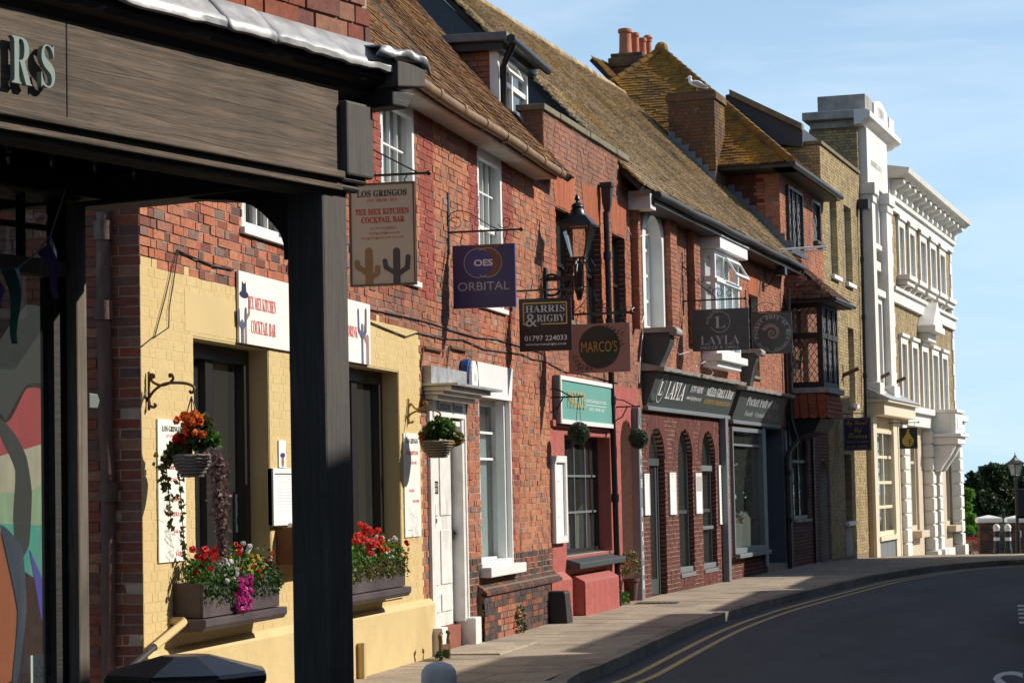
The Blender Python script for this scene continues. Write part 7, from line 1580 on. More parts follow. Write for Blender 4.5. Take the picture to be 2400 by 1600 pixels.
# teal restaurant sign and menu cases
a, zt = FD.hit('k8', 158, 76, .1); c, zt2 = FD.hit('k8', 490, 132, .1); zb = (FD.w('k8', 165, 372, .1)+FD.w('k8', 497, 402, .1))/2; r = (a, c, zb, (zt+zt2)/2)
o, n, pl, Wd, Hd, u0, w0 = board(FD, 'restaurant_sign', 'wide teal restaurant sign in a white frame on the coral wall', 'sign', r, -.01, M['teal'], .09, frame=('white', .06, .02))
letters(o, [n(("MARCO'S", .13, .43, .35, .72, 'sans', .0))], 'txt_gold', pl, .02); letters(o, [n(('MEDITERRANEAN KITCHEN', .46, .84, .51, .58)), n(('LUNCH • DINNER • BAR', .51, .80, .34, .41))], 'txt_white', pl, .004); shapes(o, [[(u0+Wd*.46, w0+Hd*.45), (u0+Wd*.84, w0+Hd*.45), (u0+Wd*.84, w0+Hd*.462), (u0+Wd*.46, w0+Hd*.462)]], 'txt_white', pl, .004)
r = FD.rect('k8', 122, 568, 203, 1108, .06); o, n, pl, Wd, Hd, u0, w0 = board(FD, 'menu_case', 'tall glazed white menu case on the coral pier', 'menu case', r, -.01, M['paper'], .03, frame=('white', .09, .04)); letters(o, [n(('menu', .35, .65, .70, .72)), n(('lunch', .35, .65, .5, .52)), n(('dinner', .35, .65, .29, .31))], 'print_grey', pl, .001)
for (x0, y0, x1, y1, lab) in ((103, 555, 150, 898, 'narrow white menu sheet on the pier beside the arched restaurant door'), (310, 545, 368, 893, 'white framed menu with grey print between the first two brick arches'), (523, 550, 578, 885, 'white framed menu with a dark photograph between two brick arches'), (711, 487, 780, 972, 'long white menu sheet on the pier under the oval vent')):
    r = FE.rect('e1', x0, y0, x1, y1, .03); o, n, pl, Wd, Hd, u0, w0 = board(FE, 'menu_sheet', lab, 'menu', r, -.012, M['paper'], .018, frame=('white', .03, .006))
    letters(o, [n(('LAYLA', .25, .75, .88, .93, 'serif'))]+[n(('mezze grill and more', .15, .85, .80-i*.05, .82-i*.05)) for i in range(14 if 'long' in lab or 'sheet' in lab else 6)], 'print_grey', pl, .001)
    if 'photograph' in lab: shapes(o, [[(u0+Wd*.1, w0+Hd*.55), (u0+Wd*.9, w0+Hd*.55), (u0+Wd*.9, w0+Hd*.92), (u0+Wd*.1, w0+Hd*.92)]], 'print_grey', pl, .002)
u, w = FE.hit('e1', 745, 298, .02); vt = FE.thing('oval_vent', 'black oval ventilation grille on the maroon brick pier', 'vent', u, w); b = MB(); b.box(-.22, .22, -.02, -.008, -.36, .36); b.build('plate', M['black'], vt); b = MB()
b.tube([(.14*math.cos(R(i*15)), -.03, .29*math.sin(R(i*15))) for i in range(25)], .02, 6)
for i in range(9): z = -.24+i*.06; x = .14*math.sqrt(max(0, 1-(z/.29)**2)); b.box(-x, x, -.035, -.021, z-.01, z+.01)
b.build('grille', M['iron_dull'], vt)
# burglar alarm
u, w = FC.hit('k6', 715, 75, .05); al = FC.thing('alarm_box', 'white and blue burglar alarm box beside the splayed white lintel', 'alarm box', u, w); b = MB(); b.prism([(.17*math.cos(R(a)), -.02, .22*math.sin(R(a))) for a in range(0, 360, 20)], (0, -.09, 0)); b.build('back', M['alarm_blue'], al, bevel=.01); b = MB(); b.prism([(.15*math.cos(R(a)), -.111, .20*math.sin(R(a))) for a in range(0, 360, 20)], (0, -.05, 0)); fc_ = b.build('cover', M['white'], al, bevel=.02); letters(fc_, [('NSL', -.07, .07, -.04, .05)], 'txt_grey', wall_plane(-.162))
# ------------------------------------------------------------------ cables on the brick house
def cable(fr, name, label, k, pts, off=.02, r_=.008, mt='cable'):
    P = []
    for (x, y) in pts: u, w = fr.hit(k, x, y, off); P.append((u, -off, w))
    b = MB(); b.tube(P, r_, 5); o = b.build(name, M[mt]); o.location = fr.o; o.rotation_euler = (0, 0, fr.rz); return tag(o, label, 'cable')
cable(FC, 'wall_cable', 'thin dark cable draped along the red brick wall above the door canopy', 'k5', ((350, 1015), (520, 1050), (700, 1090), (800, 1115), (960, 1170), (1150, 1225), (1300, 1240), (1450, 1285), (1640, 1340)))
cable(FC, 'wall_cable', 'lower sagging cable crossing the wall to the coral restaurant', 'k5', ((350, 1105), (480, 1160), (630, 1220), (715, 1190), (900, 1235), (1050, 1240), (1200, 1310), (1330, 1330), (1480, 1345), (1560, 1385), (1650, 1395)))
cable(FC, 'wall_cable', 'loose cable tied on the brickwork over the yellow wall corner', 'k2', ((1185, 388), (1300, 440), (1430, 495), (1560, 520)), .02)
cable(FC, 'wall_cable', 'hanging loop of thin wire on the yellow wall near the corner', 'k2', ((1185, 388), (1150, 500), (1105, 700), (1035, 960), (960, 1020), (945, 1035)), .02, .005); cable(FC, 'wall_cable', 'second hanging wire meeting the loop on the yellow wall', 'k2', ((1190, 388), (1165, 560), (1130, 780), (1128, 905), (1035, 968)), .02, .005)
for (x, y) in ((820, 1310), (1005, 1308)):
    u, w = FC.hit('k5', x, y, .02); o = FC.thing('iron_stub', 'rusty iron bracket arm left in the brick wall above the door canopy', 'bracket', u, w, group='old iron arms on the wall'); b = MB(); b.box(-.35, .45, -.05, -.02, -.012, .012); b.tube([(-.38, -.03, 0), (-.45, -.01, -.25)], .012, 6); b.build('arm', M['rust_brown'], o)

cable(FE, 'wall_cable', 'white cable looping down the brick pier beside the arched window', 'k7', ((850, 430), (880, 480), (910, 492), (950, 480), (1000, 470)), .03, .007, 'txt_white')
cable(FE, 'wall_cable', 'tangle of pale cable running down by the console bracket', 'k7', ((880, 1020), (910, 995), (960, 1000), (970, 1060), (955, 1120), (960, 1200), (940, 1400), (935, 1560)), .05, .009, 'txt_grey')
cable(FE, 'wall_cable', 'pale cable drooping over the shop cornice', 'k7', ((1140, 1330), (1180, 1290), (1230, 1350), (1300, 1330), (1350, 1440), (1420, 1400), (1480, 1480), (1440, 1540)), .33, .008, 'txt_grey')
cable(FD, 'wall_cable', 'dark cable running along the brick above the teal sign', 'k7', ((0, 1270), (60, 1340), (160, 1360), (240, 1400), (300, 1430), (400, 1480), (520, 1490), (700, 1540), (780, 1560)), .02, .008)
for lab, pa_, pb_ in (('upper of two thin wires crossing from the orange brick wall', (1660, 735), (2030, 990)), ('lower of two thin wires crossing from the orange brick wall', (1735, 757), (2030, 1000))):
    u, w = FE.hit('k7', *pa_, .02); A0 = FE.world(u, .02, w); d = ray(*q('k7', *pb_)); B0 = CP+d*52.0
    b = MB(); b.tube([A0.lerp(B0, i/8)-Vector((0, 0, .12*math.sin(math.pi*i/8))) for i in range(9)], .008, 5); tag(b.build('overhead_wire', M['cable']), lab, 'cable')
# ------------------------------------------------------------------ pipes
t = FC.thing('rusty_downpipe', 'rusty old downpipe with lugged sockets on the shaded brick return', 'downpipe'); xp = .0
pts = [FC.perp('k2', x, y, .02) for x, y in ((685, 60), (690, 250), (690, 520), (692, 800), (697, 1000), (705, 1560))]; pts += [FC.perp('k3', x, y, .02) for x, y in ((605, 300), (612, 500), (612, 1000), (612, 1540))]
b = MB(); P = [(.02, -v, w) for v, w in pts]; P[0] = (.02, P[0][1], P[0][2]+1.5); P.append((.02, P[-1][1], -.05)); b.tube(P, .055, 10); b.build('pipe', M['rust'], t, smooth=True)
for (k, x, y) in (('k2', 688, 258), ('k3', 612, 490), ('k2', 690, 790)):
    v, w = FC.perp(k, x, y, .02); b = MB(); b.tube([(.02, -v, w-.07), (.02, -v, w+.07)], .072, 10); b.build('socket', M['rust'], t, smooth=True)
t = FE.thing('downpipe', 'slim black downpipe with swan neck between gift shop and timber bay', 'downpipe'); b = MB(); uu = EU1-.2; z_ = FE.w('r3', 240, 480, .1)
b.tube([(uu, -.16, 5.9), (uu, -.16, z_+.35), (uu, -.22, z_+.1), (uu-.05, -.3, z_-.1), (uu-.25, -.12, z_-.35), (uu-.3, -.1, z_-.5), (uu-.3, -.1, .0)], .05, 8); b.build('pipe', M['iron'], t, smooth=True)
for z in (5.2, 4.2, 2.0, 1.0): b = MB(); x = uu if z > z_ else uu-.3; b.tube([(x, -.16 if z > z_ else -.1, z-.05), (x, -.16 if z > z_ else -.1, z+.05)], .066, 8); b.build('collar', M['iron'], t, smooth=True)
# ------------------------------------------------------------------ floodlight and aerial near the long roof's end
u, w = FE.hit('r2', 150, 820, .1); t = FE.thing('floodlight', 'black floodlight on a scrolled bracket with white arm at the eaves', 'floodlight', u, w); b = MB(); b.box(-.12, .12, -.45, -.25, -.08, .08); b.build('lamp_housing', M['black'], t, bevel=.01); b = MB(); b.tube([(0, -.25, 0), (0, 0, 0), (0, 0, .15)], .015, 6); b.tube([(0, 0, -.3), (0, -.1, -.25), (0, -.2, -.1)], .012, 6); b.build('bracket', M['iron'], t); b = MB(); b.tube([(0, -.3, .1), (0, -.3, .45), (0, -1.3, .47)], .022, 6); b.tube([(0, -.3, .38), (0, -1.3, .4)], .015, 6); b.build('arm', M['white'], t)
# ------------------------------------------------------------------ street lantern
ub = FD.u('k7', 228, 850, .0); t = FD.thing('wall_lantern', 'black street lantern on a cast iron wall bracket above the coral restaurant', 'street lamp', u=ub)
pv_ = lambda x, y, k='k7': FD.perp(k, x, y, ub)
(vt, zt) = pv_(492, 330); (vl, zl) = pv_(378, 415); (vr, zr) = pv_(590, 415); hb = pv_(440, 645)[1]; rt_ = (vr-vl)/2; vc = (vl+vr)/2; rb = (pv_(540, 645)[0]-pv_(440, 645)[0])/2
c = (0, -vc, 0); q4 = lambda r_, z: [(r_*sx, -vc+r_*sy, z) for sx, sy in ((-1, -1), (1, -1), (1, 1), (-1, 1))]
top, bot = q4(rt_, zl), q4(rb, hb); b = MB()
for i in range(4): b.tube([top[i], bot[i]], .012, 6); b.tube([top[i], top[(i+1) % 4]], .014, 6); b.tube([bot[i], bot[(i+1) % 4]], .014, 6)
b.build('cage', M['iron'], t)
for i in range(4):
    a, d, e, f = Vector(top[i]), Vector(top[(i+1) % 4]), Vector(bot[(i+1) % 4]), Vector(bot[i]); b = MB(); b.quad(a, d, e, f); b.build('lantern_pane', M['glass'], t)
r2_ = math.sqrt(2); zf = pv_(492, 170)[1]; hh = zf-zl
b = MB(); b.lathe([(rt_*r2_*1.16, zl), (rt_*r2_*1.18, zl+.02), (rt_*r2_*.62, zl+hh*.33)], c, 4, rot=math.pi/4)
b.lathe([(rt_*.66, zl+hh*.30), (rt_*.62, zl+hh*.36), (rt_*.55, zl+hh*.38), (rt_*.5, zl+hh*.48), (rt_*.36, zl+hh*.56), (rt_*.44, zl+hh*.60), (rt_*.36, zl+hh*.68), (rt_*.12, zl+hh*.74), (rt_*.1, zl+hh*.78), (rt_*.2, zl+hh*.84), (rt_*.14, zl+hh*.92), (rt_*.02, zf)], c, 12); b.build('hood', M['iron'], t, smooth=True)
za = pv_(400, 790)[1]; b = MB(); b.tube([(0, -vc, hb), (0, -vc, za-.15)], [.035, .045], 8); b.lathe([(.03, za-.3), (.05, za-.22), (.07, za-.16), (.07, za+.2), (.05, za+.22)], c, 8)
for s in (-1, 1):
    b.tube([(0, -vc+s*.05, za+.25), (0, -vc+s*.16, hb-.2), (0, -vc+s*.22, hb-.12), (0, -vc+s*.17, hb-.03), (0, -vc+s*.1, hb-.06)], .012, 6); b.tube([(s*.05, -vc, za+.25), (s*.16, -vc, hb-.2), (s*.2, -vc, hb-.1), (s*.12, -vc, hb-.03)], .012, 6)
b.build('frog', M['iron'], t, smooth=True)
b = MB(); b.box(-.025, .025, -vc-.05, -.0, za-.03, za+.03); b.tube([(0, -.02, za-.75), (0, -vc*.75, za-.03)], .03, 6); P2 = lambda a, c_, o=0: Vector((0, -a, c_)); cz_ = pv_(292, 840); b.tube([P2(cz_[0]+.14*math.cos(R(i*15)), cz_[1]+.14*math.sin(R(i*15))) for i in range(25)], .018, 6)
b.tube(scroll(pv_(400, 830), .02, .1, 0, 400, P2, 24), .012, 6); b.build('wall_arm', M['iron'], t, smooth=True); b = MB(); b.box(-.06, .06, -.06, .0, za-.8, za+.15); b.build('back_plate', M['iron'], t, bevel=.01)
# ------------------------------------------------------------------ planting
def shell_sampler(c, rx, ry, rz, zmin=-1): 
    def f(rn):
        while True:
            d = Vector((rn.gauss(0, 1), rn.gauss(0, 1), rn.gauss(0, 1)))
            if d.length > .01 and d.normalized().z > zmin: break
        d.normalize(); k = rn.uniform(.65, 1.08); return (c[0]+d.x*rx*k, c[1]+d.y*ry*k, c[2]+d.z*rz*k), d
    return f
def planter(name, label, a, c, z0, seed, cols, trail):
    t = FC.thing(name, label, 'planter', (a+c)/2, 0, 0); L_ = c-a; h = L_/2; D0, D1 = -.25, -.035
    b = MB(); b.box(-h, h, D0, D0+.02, z0+.1, z0+.36); b.box(-h, -h+.02, D0+.02, D1, z0+.1, z0+.36); b.box(h-.02, h, D0+.02, D1, z0+.1, z0+.36); b.box(-h, h, D1, D1+.02, z0+.1, z0+.36); b.box(-h+.02, h-.02, D0+.02, D1, z0+.1, z0+.3); b.build('trough', M['planter'], t, bevel=.004)
    b = MB(); b.prism([(-h-.06, D1+.02, z0), (-h-.06, D0-.01, z0+.0), (-h-.06, D0-.04, z0+.04), (-h-.06, D0-.04, z0+.09), (-h-.06, D1+.02, z0+.098)], (L_+.14, 0, 0)); b.build('ledge', M['planter'], t, bevel=.004)
    rn = random.Random(seed); zt = z0+.36
    b = MB(); b2 = MB()
    for i in range(15):
        x = -h+.08+(L_-.16)*i/14; s = rn.uniform(.09, .17); cc = (x, (D0+D1)/2-.04*rn.random(), zt+rn.uniform(-.03, .08)); leaf_cloud(b if rn.random() < .6 else b2, rn, 130, shell_sampler(cc, s*.9, .13, s*1.05), .026, .6); [leaf_cloud(b, rn, 7, shell_sampler((x+rn.gauss(0, .05), (D0+D1)/2, zt+.1+.04*j), .03, .03, .05), .02, .3) for j in range(rn.randint(0, 4))]
        for k in range(10): leaf_cloud(b2, rn, 6, shell_sampler((x+rn.uniform(-.06, .06), D0-.02, zt-rn.uniform(0, .13)), .05, .03, .05), .02, .3)
    b.build('foliage', M['leaf'], t, kind='stuff'); b2.build('foliage', M['leaf_olive'] if seed == 2 else M['leaf_dark'], t, kind='stuff')
    for nm, lst in cols.items():
        b = MB()
        for (fx, fz, n_, sp, r_) in lst: flower_heads(b, rn, [(-h+L_*fx+rn.gauss(0, sp), D0+.03+rn.uniform(-.10, .1), zt+fz*.62+rn.gauss(0, sp*.8)) for _ in range(n_)], r_*.82, 9)
        b.build('flowers', M['fl_'+nm], t, kind='stuff')
    if trail:
        b = MB()
        for fx in trail: flower_heads(b, rn, [(-h+L_*fx+rn.gauss(0, .03), D0-.05+rn.uniform(-.02, .02), zt+.02-rn.random()*.27) for _ in range(26)], .026, 6)
        b.build('flowers', M['fl_pink'], t, kind='stuff')
    return t
pa0, pa1, pz = FC.u('k3', 1150, 1150, .25), FC.u('k3', 1580, 1110, .25), FC.w('k3', 1145, 1282, .28)
planter('window_box', 'brown trough of red, white and magenta flowers under the first dark window', pa0, pa1, pz, 1, {'red': [(.10, .33, 9, .05, .045), (.04, .22, 5, .04, .04), (.20, .38, 5, .03, .04), (.42, .36, 4, .04, .04)], 'white': [(.25, .17, 10, .05, .035), (.33, .06, 10, .05, .035), (.62, .40, 5, .02, .035)], 'yellow': [(.55, .14, 14, .08, .028), (.68, .1, 12, .07, .028)], 'orange': [(.80, .28, 3, .02, .035), (.66, .04, 8, .06, .025)], 'wine': [(.88, .18, 10, .05, .02), (.45, .2, 8, .06, .02)]}, [.38, .43, .50])
pb1, pbz = FC.u('k6', 418, 1080, .25), FC.w('k6', 420, 1142, .28)
planter('window_box', 'brown trough of coral geraniums and yellow daisies under the second dark window', pb1-1.95, pb1, pbz, 2, {'coral': [(.45, .36, 26, .08, .05), (.30, .3, 10, .06, .05)], 'orange': [(.52, .24, 14, .06, .045)], 'white': [(.70, .34, 9, .03, .03), (.66, .1, 8, .05, .025)], 'red': [(.93, .28, 4, .03, .035), (.5, .14, 4, .03, .03)], 'yellow': [(.97, .04, 22, .06, .022), (.88, .2, 6, .05, .02)], 'wine': [(.45, .08, 12, .08, .022)]}, [])
def basket(fr, label, u, kc, cpx, rpx, topy, boty, hookpx, mt, seed, leafs, cols, trails, back):
    t = fr.thing('hanging_basket', label, 'hanging basket', u=u); vc, zt = fr.perp(kc, cpx, topy, u); rad = (fr.perp(kc, cpx+rpx, topy, u)[0]-vc); zb = fr.perp(kc, cpx, boty, u)[1]; hv, hz = fr.perp(*hookpx, u)
    hgt = zt-zb; b = MB(); n = 8; prof = [(rad*(.45+.55*math.sin(i/n*1.45)), zb+hgt*i/n) for i in range(n+1)]; b.lathe([(rad*.2, zb)]+prof+[(rad*.93, zt), (rad*.9, zt-.04)], (0, -vc, 0), 22); b.build('bowl', mt, t, smooth=True)
    b = MB()
    for i in range(7): z = zb+hgt*(i+.5)/7; b.tube([((rad*(.45+.55*math.sin((i+.5)/7*1.45))+.006)*math.cos(R(a*18)), -vc+(rad*(.45+.55*math.sin((i+.5)/7*1.45))+.006)*math.sin(R(a*18)), z+.004*math.sin(a*2.2)) for a in range(21)], .011, 5)
    b.build('weave', mt, t, kind='stuff')
    for a in (20, 140, 260): b = MB(); b.tube([(rad*.95*math.cos(R(a)), -vc+rad*.95*math.sin(R(a)), zt), (0, -hv, hz-.03)], .005, 5); b.build('chain', M['iron_dull'], t)
    rn = random.Random(seed)
    for (mm, n_, cx, cz, s, sz) in leafs: b = MB(); leaf_cloud(b, rn, n_, shell_sampler((cx*rad*.4, -vc-cx*rad, zt+cz), rad*s, rad*s, rad*s*.8), sz, .5); b.build('foliage', M[mm], t, kind='stuff')
    for nm, lst in cols.items():
        b = MB()
        for (cx, cz, n_, sp, r_) in lst: flower_heads(b, rn, [(rn.gauss(0, sp)-rad*.5, -vc-cx*rad+rn.gauss(0, sp), zt+cz+rn.gauss(0, sp*.7)) for _ in range(n_)], r_, 8)
        b.build('flowers', M['fl_'+nm], t, kind='stuff')
    for (mm, x, y0, y1, wd, n_, sz) in trails:
        b = MB(); va, z0 = fr.perp(kc, x, y0, u); z1 = fr.perp(kc, x, y1, u)[1]
        for i in range(n_):
            s = i/n_; w_ = wd*(1-.75*s); p = (rn.gauss(0, w_)*.5-.05, -va-rn.gauss(0, w_)-s*back, z0+(z1-z0)*s+rn.gauss(0, .02)); leaf_cloud(b, rn, 1, lambda r_, p=p: (p, Vector((-1, -.3, .2))), sz, 1.2)
        b.tube([(-.04, -va, z0), (-.04, -va-back*.5, (z0+z1)/2), (-.04, -va-back, z1)], .004, 4); b.build('trailing_stems', M[mm], t, kind='stuff')
    return t, vc, zt, hv, hz
def scroll_bracket(fr, t, u, k, pts_list, mt, r_=.011, off=0):
    b = MB()
    for l in pts_list: b.tube([(off, -max(fr.perp(k, x, y, u)[0], .0), fr.perp(k, x, y, u)[1]) for x, y in smooth2(l)], r_, 6)
    o = b.build('bracket', mt, t, smooth=True); return o
def smooth2(l, n=5):
    out = []
    for i in range(len(l)-1):
        a, b_, c, d = [Vector((*l[max(0, min(len(l)-1, j))], 0)) for j in (i-1, i, i+1, i+2)]
        for k in range(n): tt = k/n; p = .5*((2*b_)+(c-a)*tt+(2*a-5*b_+4*c-d)*tt*tt+(3*b_-a-3*c+d)*tt**3); out.append((p.x, p.y))
    out.append(l[-1]); return out
ub1 = FC.u('k2', 990, 1330, .02)
t, vc, zt, hv, hz = basket(FC, 'grey wicker hanging basket with orange flowers and long purple trails', ub1, 'k3', 1085, 108, 275, 405, ('r5', 388, 180), M['basket'], 4,
    [('leaf_olive', 330, -.6, .02, .55, .035), ('leaf_dark', 330, .2, .12, .75, .035), ('leaf_olive', 240, .5, .22, .42, .04), ('leaf', 200, .9, .1, .4, .04), ('leaf_olive', 160, -1.0, -.02, .42, .03)], {'orange': [(.1, .24, 22, .045, .045), (-.1, .16, 10, .06, .04)], 'red': [(-.35, .1, 5, .03, .045), (.4, .14, 5, .04, .035)], 'yellow': [(-1.1, -.02, 5, .05, .02)]},
    [('leaf_purple', 1235, 265, 850, .048, 520, .026), ('leaf_olive', 950, 330, 700, .03, 42, .03), ('leaf_olive', 1025, 400, 900, .02, 46, .028), ('leaf_olive', 915, 330, 480, .03, 22, .03)], .04)
scroll_bracket(FC, t, ub1, 'r5', [((128, 55), (128, 290)), ((95, 230), (120, 225), (160, 170), (220, 130), (300, 122), (370, 130), (404, 150), (400, 175), (385, 182), (377, 170)), ((133, 95), (140, 72), (158, 75), (155, 90), (140, 85), (150, 115), (200, 138), (250, 125), (275, 100), (270, 75), (255, 72), (258, 90)), ((128, 225), (135, 260), (155, 272), (170, 260), (160, 250)), ((92, 245), (110, 215), (128, 235))], M['rust_brown'])
ub2 = FC.u('k6', 434, 240, .02)
t, vc, zt, hv, hz = basket(FC, 'tan wicker hanging basket of green and yellow plants beside the white door', ub2, 'k6', 575, 82, 380, 465, ('k6', 585, 262), M['basket_tan'], 6,
    [('leaf_dark', 360, .0, .1, .75, .035), ('leaf', 300, .3, .13, .7, .035), ('leaf_olive', 320, .95, .02, .5, .03), ('leaf_olive', 160, -.5, .05, .5, .03)], {'orange': [(-.9, .02, 6, .03, .03)], 'yellow': [(1.25, -.02, 9, .06, .018)], 'white': [(.2, .2, 6, .08, .018)]}, [], 0)
scroll_bracket(FC, t, ub2, 'k6', [((434, 175), (434, 300)), ((425, 282), (445, 250), (490, 232), (540, 228), (580, 240), (590, 255), (578, 264), (572, 254)), ((437, 215), (445, 200), (455, 210), (470, 225), (500, 222), (522, 205), (520, 190), (508, 190), (510, 202)), ((434, 275), (440, 292), (455, 290), (452, 282))], m_plain('ochre_iron', (.36, .22, .06), .6, .3))
# box balls
for (k, x, y, r_, arm, lab, up_) in (('k8', 279, 430, 67, ((112, 212), (150, 205), (305, 206)), 'clipped box ball hanging before the teal sign', .0), ('k8', 643, 465, 60, ((512, 270), (560, 266), (655, 266)), 'clipped box ball hanging beside the lettered corner board', .0)):
    u = FD.u('k8', arm[0][0], arm[0][1], .02); t = FD.thing('box_ball', lab, 'topiary ball', u=u, group='hanging box balls'); v, z = FD.perp(k, x, y, u); rad = FD.perp(k, x+r_, y, u)[0]-v; rn = random.Random(int(x))
    b = MB(); b.sphere((0, -v, z), rad*.86, 14, 10); b.build('core', M['leaf_dark'], t); b = MB(); leaf_cloud(b, rn, 1500, lambda q_: (lambda d: ((d.x*rad*q_.uniform(.86, 1.0), -v+d.y*rad*q_.uniform(.86, 1.0), z+d.z*rad*q_.uniform(.86, 1.0)), d))(Vector((q_.gauss(0, 1), q_.gauss(0, 1), q_.gauss(0, 1))).normalized()), .018, 1.0); b.build('foliage', M['box_leaf'], t, kind='stuff')
    va, za_ = FD.perp(k, arm[2][0], arm[2][1], u); vm = FD.perp(k, x, y, u)[0]; b = MB(); b.tube([(0, 0, za_), (0, -va, za_)], .012, 6); b.tube([(0, 0, za_+.12), (0, -.12, za_+.1), (0, -.3, za_)], .01, 6); b.tube([(0, 0, za_-.2), (0, -.1, za_-.15), (0, -.18, za_)], .01, 6); b.build('bracket', M['iron'], t)
    for s in (-1, 1): b = MB(); b.tube([(0, -vm, za_), (s*.06, -vm+s*.05, z+rad*.9)], .004, 5); b.build('wire', M['iron'], t)
M['pot_dark'] = m_plain('dark_clay', (.10, .045, .035), .8, .3)
# pot plant by the arched recess
u, _ = FD.hit('k8', 600, 1380, .16); t = FD.thing('pot_plant', 'dark pot with a reddish leafy plant standing by the coral wall', 'pot plant', u, .05, .16); b = MB(); b.lathe([(.08, 0), (.11, .28), (.13, .29), (.13, .33), (.10, .33), (.10, .28)], (0, 0, 0), 14); b.build('pot', M['pot_dark'], t, smooth=True); rn = random.Random(3)
b = MB(); leaf_cloud(b, rn, 260, shell_sampler((0, 0, .52), .26, .16, .24, -.6), .03, .4); b.build('foliage', M['leaf_olive'], t, kind='stuff'); b = MB(); leaf_cloud(b, rn, 40, shell_sampler((0, 0, .56), .26, .16, .22, -.2), .018, .4); b.build('flowers', M['fl_coral'], t, kind='stuff')
def weeds(fr, k, x, y, off, n_, s, lab, mm='leaf', upr=0):
    u, _ = fr.hit(k, x, y, off); p = fr.world(u, off, 0); o = fr.thing('weed', lab, 'weed', u, gz(p.y), off); b = MB(); rn = random.Random(int(x)); leaf_cloud(b, rn, n_, shell_sampler((0, 0, s*.6), s*1.6, s*.5, s*(1+upr), -.4), .03, .5); b.build('leaves', M[mm], o, kind='stuff')
weeds(FD, 'k8', 560, 1470, .12, 160, .12, 'tuft of bright green weed at the foot of the downpipe'); weeds(FC, 'k6', 600, 1425, .30, 260, .10, 'ivy weed sprawling around the boot scraper', 'leaf_dark', -.6); weeds(FC, 'k6', 985, 1260, .14, 120, .1, 'ivy sprig growing up the dark brick plinth', 'leaf_dark', 2.2)
# ------------------------------------------------------------------ things on the pavement
u, _ = FC.hit('k6', 610, 1385, .3); t = FC.thing('boot_scraper', 'rusty iron boot scraper by the white door step', 'boot scraper', u, 0, .3); b = MB()
for s in (-1, 1): b.tube([(s*.16, 0, 0), (s*.16, 0, .2), (s*.2, 0, .26), (s*.13, 0, .28)], .022, 6)
b.box(-.16, .16, -.01, .01, .1, .16); b.build('frame', M['rust_brown'], t)
u, _ = FD.hit('k8', 170, 1540, .25); t = FD.thing('stone_block', 'black painted stone guard block at the foot of the coral pier', 'guard stone', u, 0, .24); b = MB(); b.prism([(-.15, -.14, -.05), (.17, -.14, -.05), (.15, -.1, .42), (-.12, -.1, .42)], (0, .26, 0)); b.build('block', M['iron_dull'], t, bevel=.03)
t = FC.thing('handrail', 'sloping ochre painted tubular handrail fixed to the yellow wall', 'handrail'); a = FC.hit('k3', 1045, 1215, .12); 
pts = [(FC.u('k3', 1045, 1215, .12), -.12, a[1])]; dirn = [FC.hit('k3', 870, 1365, .12), FC.hit('k3', 640, 1545, .12)]
b = MB(); b.tube([(pts[0][0]+.0, -.01, a[1]), (pts[0][0], -.11, a[1]+.0), (pts[0][0]-.02, -.12, a[1]-.01), (dirn[0][0], -.12, dirn[0][1])], .03, 8); b.build('rail', M['yellow_flat'], t, smooth=True); b = MB(); b.tube([(dirn[0][0], -.12, dirn[0][1]), (dirn[0][0]-1.5, -.12, dirn[0][1]-(a[1]-dirn[0][1])/(pts[0][0]-dirn[0][0])*1.5)], .024, 8); b.build('lower_rail', M['iron_dull'], t, smooth=True)
u, w = FC.hit('k6', 205, 1370, .1); t = FC.thing('vent_pipe', 'short yellow painted vent pipe at the foot of the yellow wall', 'pipe', u, 0, .1); b = MB(); b.tube([(0, 0, -.05), (0, 0, w)], .04, 8); b.build('pipe', M['yellow_flat'], t, smooth=True)
p = at_depth('k6', 582, 1525, 10.8); zc = p.z; t = thing('bollard', 'black bollard with worn white domed cap by the kerb near the timber shop', 'bollard', (p.x, p.y, 0)); b = MB(); b.lathe([(.10, -.05), (.10, .1), (.075, .14), (.07, zc-.12), (.075, zc-.06)], (0, 0, 0), 20); b.build('post', M['iron'], t, smooth=True)
b = MB(); r0 = .082; b.lathe([(.075, zc-.12), (r0, zc-.11), (r0, zc-.01), (r0*.95, zc+.02), (r0*.7, zc+.045), (r0*.3, zc+.058), (.002, zc+.06)], (0, 0, 0), 24); b.build('cap', M['white_worn'], t, smooth=True)
# litter bin with faceted lid
ba_ = at_depth('k3', 1050, 1410, 9.15); t = thing('litter_bin', 'black plastic litter bin with a faceted pyramid lid', 'litter bin', (ba_.x, ba_.y, 0), R(20)); zt = ba_.z
rr = .335; b = MB(); b.lathe([(rr*.93, zt-.115), (rr*1.0, zt-.105), (rr*1.0, zt-.075), (rr*.96, zt-.06), (rr*.30, zt), (rr*.24, zt+.002)], (0, 0, 0), 8, rot=R(22.5)); b.build('lid', M['sack'], t, bevel=.012)
b = MB(); b.lathe([(rr*.82, 0), (rr*.86, .1), (rr*.86, .72), (rr*.88, .74)], (0, 0, 0), 8, rot=R(22.5)); b.build('body', M['sack'], t, bevel=.01)
for i in range(4): a = R(22.5+90*i); b = MB(); b.box(-.04, .04, -.03, .03, .73, zt-.1, mat=Matrix.Translation((rr*.8*math.cos(a), rr*.8*math.sin(a), 0)) @ Matrix.Rotation(a, 4, 'Z')); b.build('lid_post', M['sack'], t)
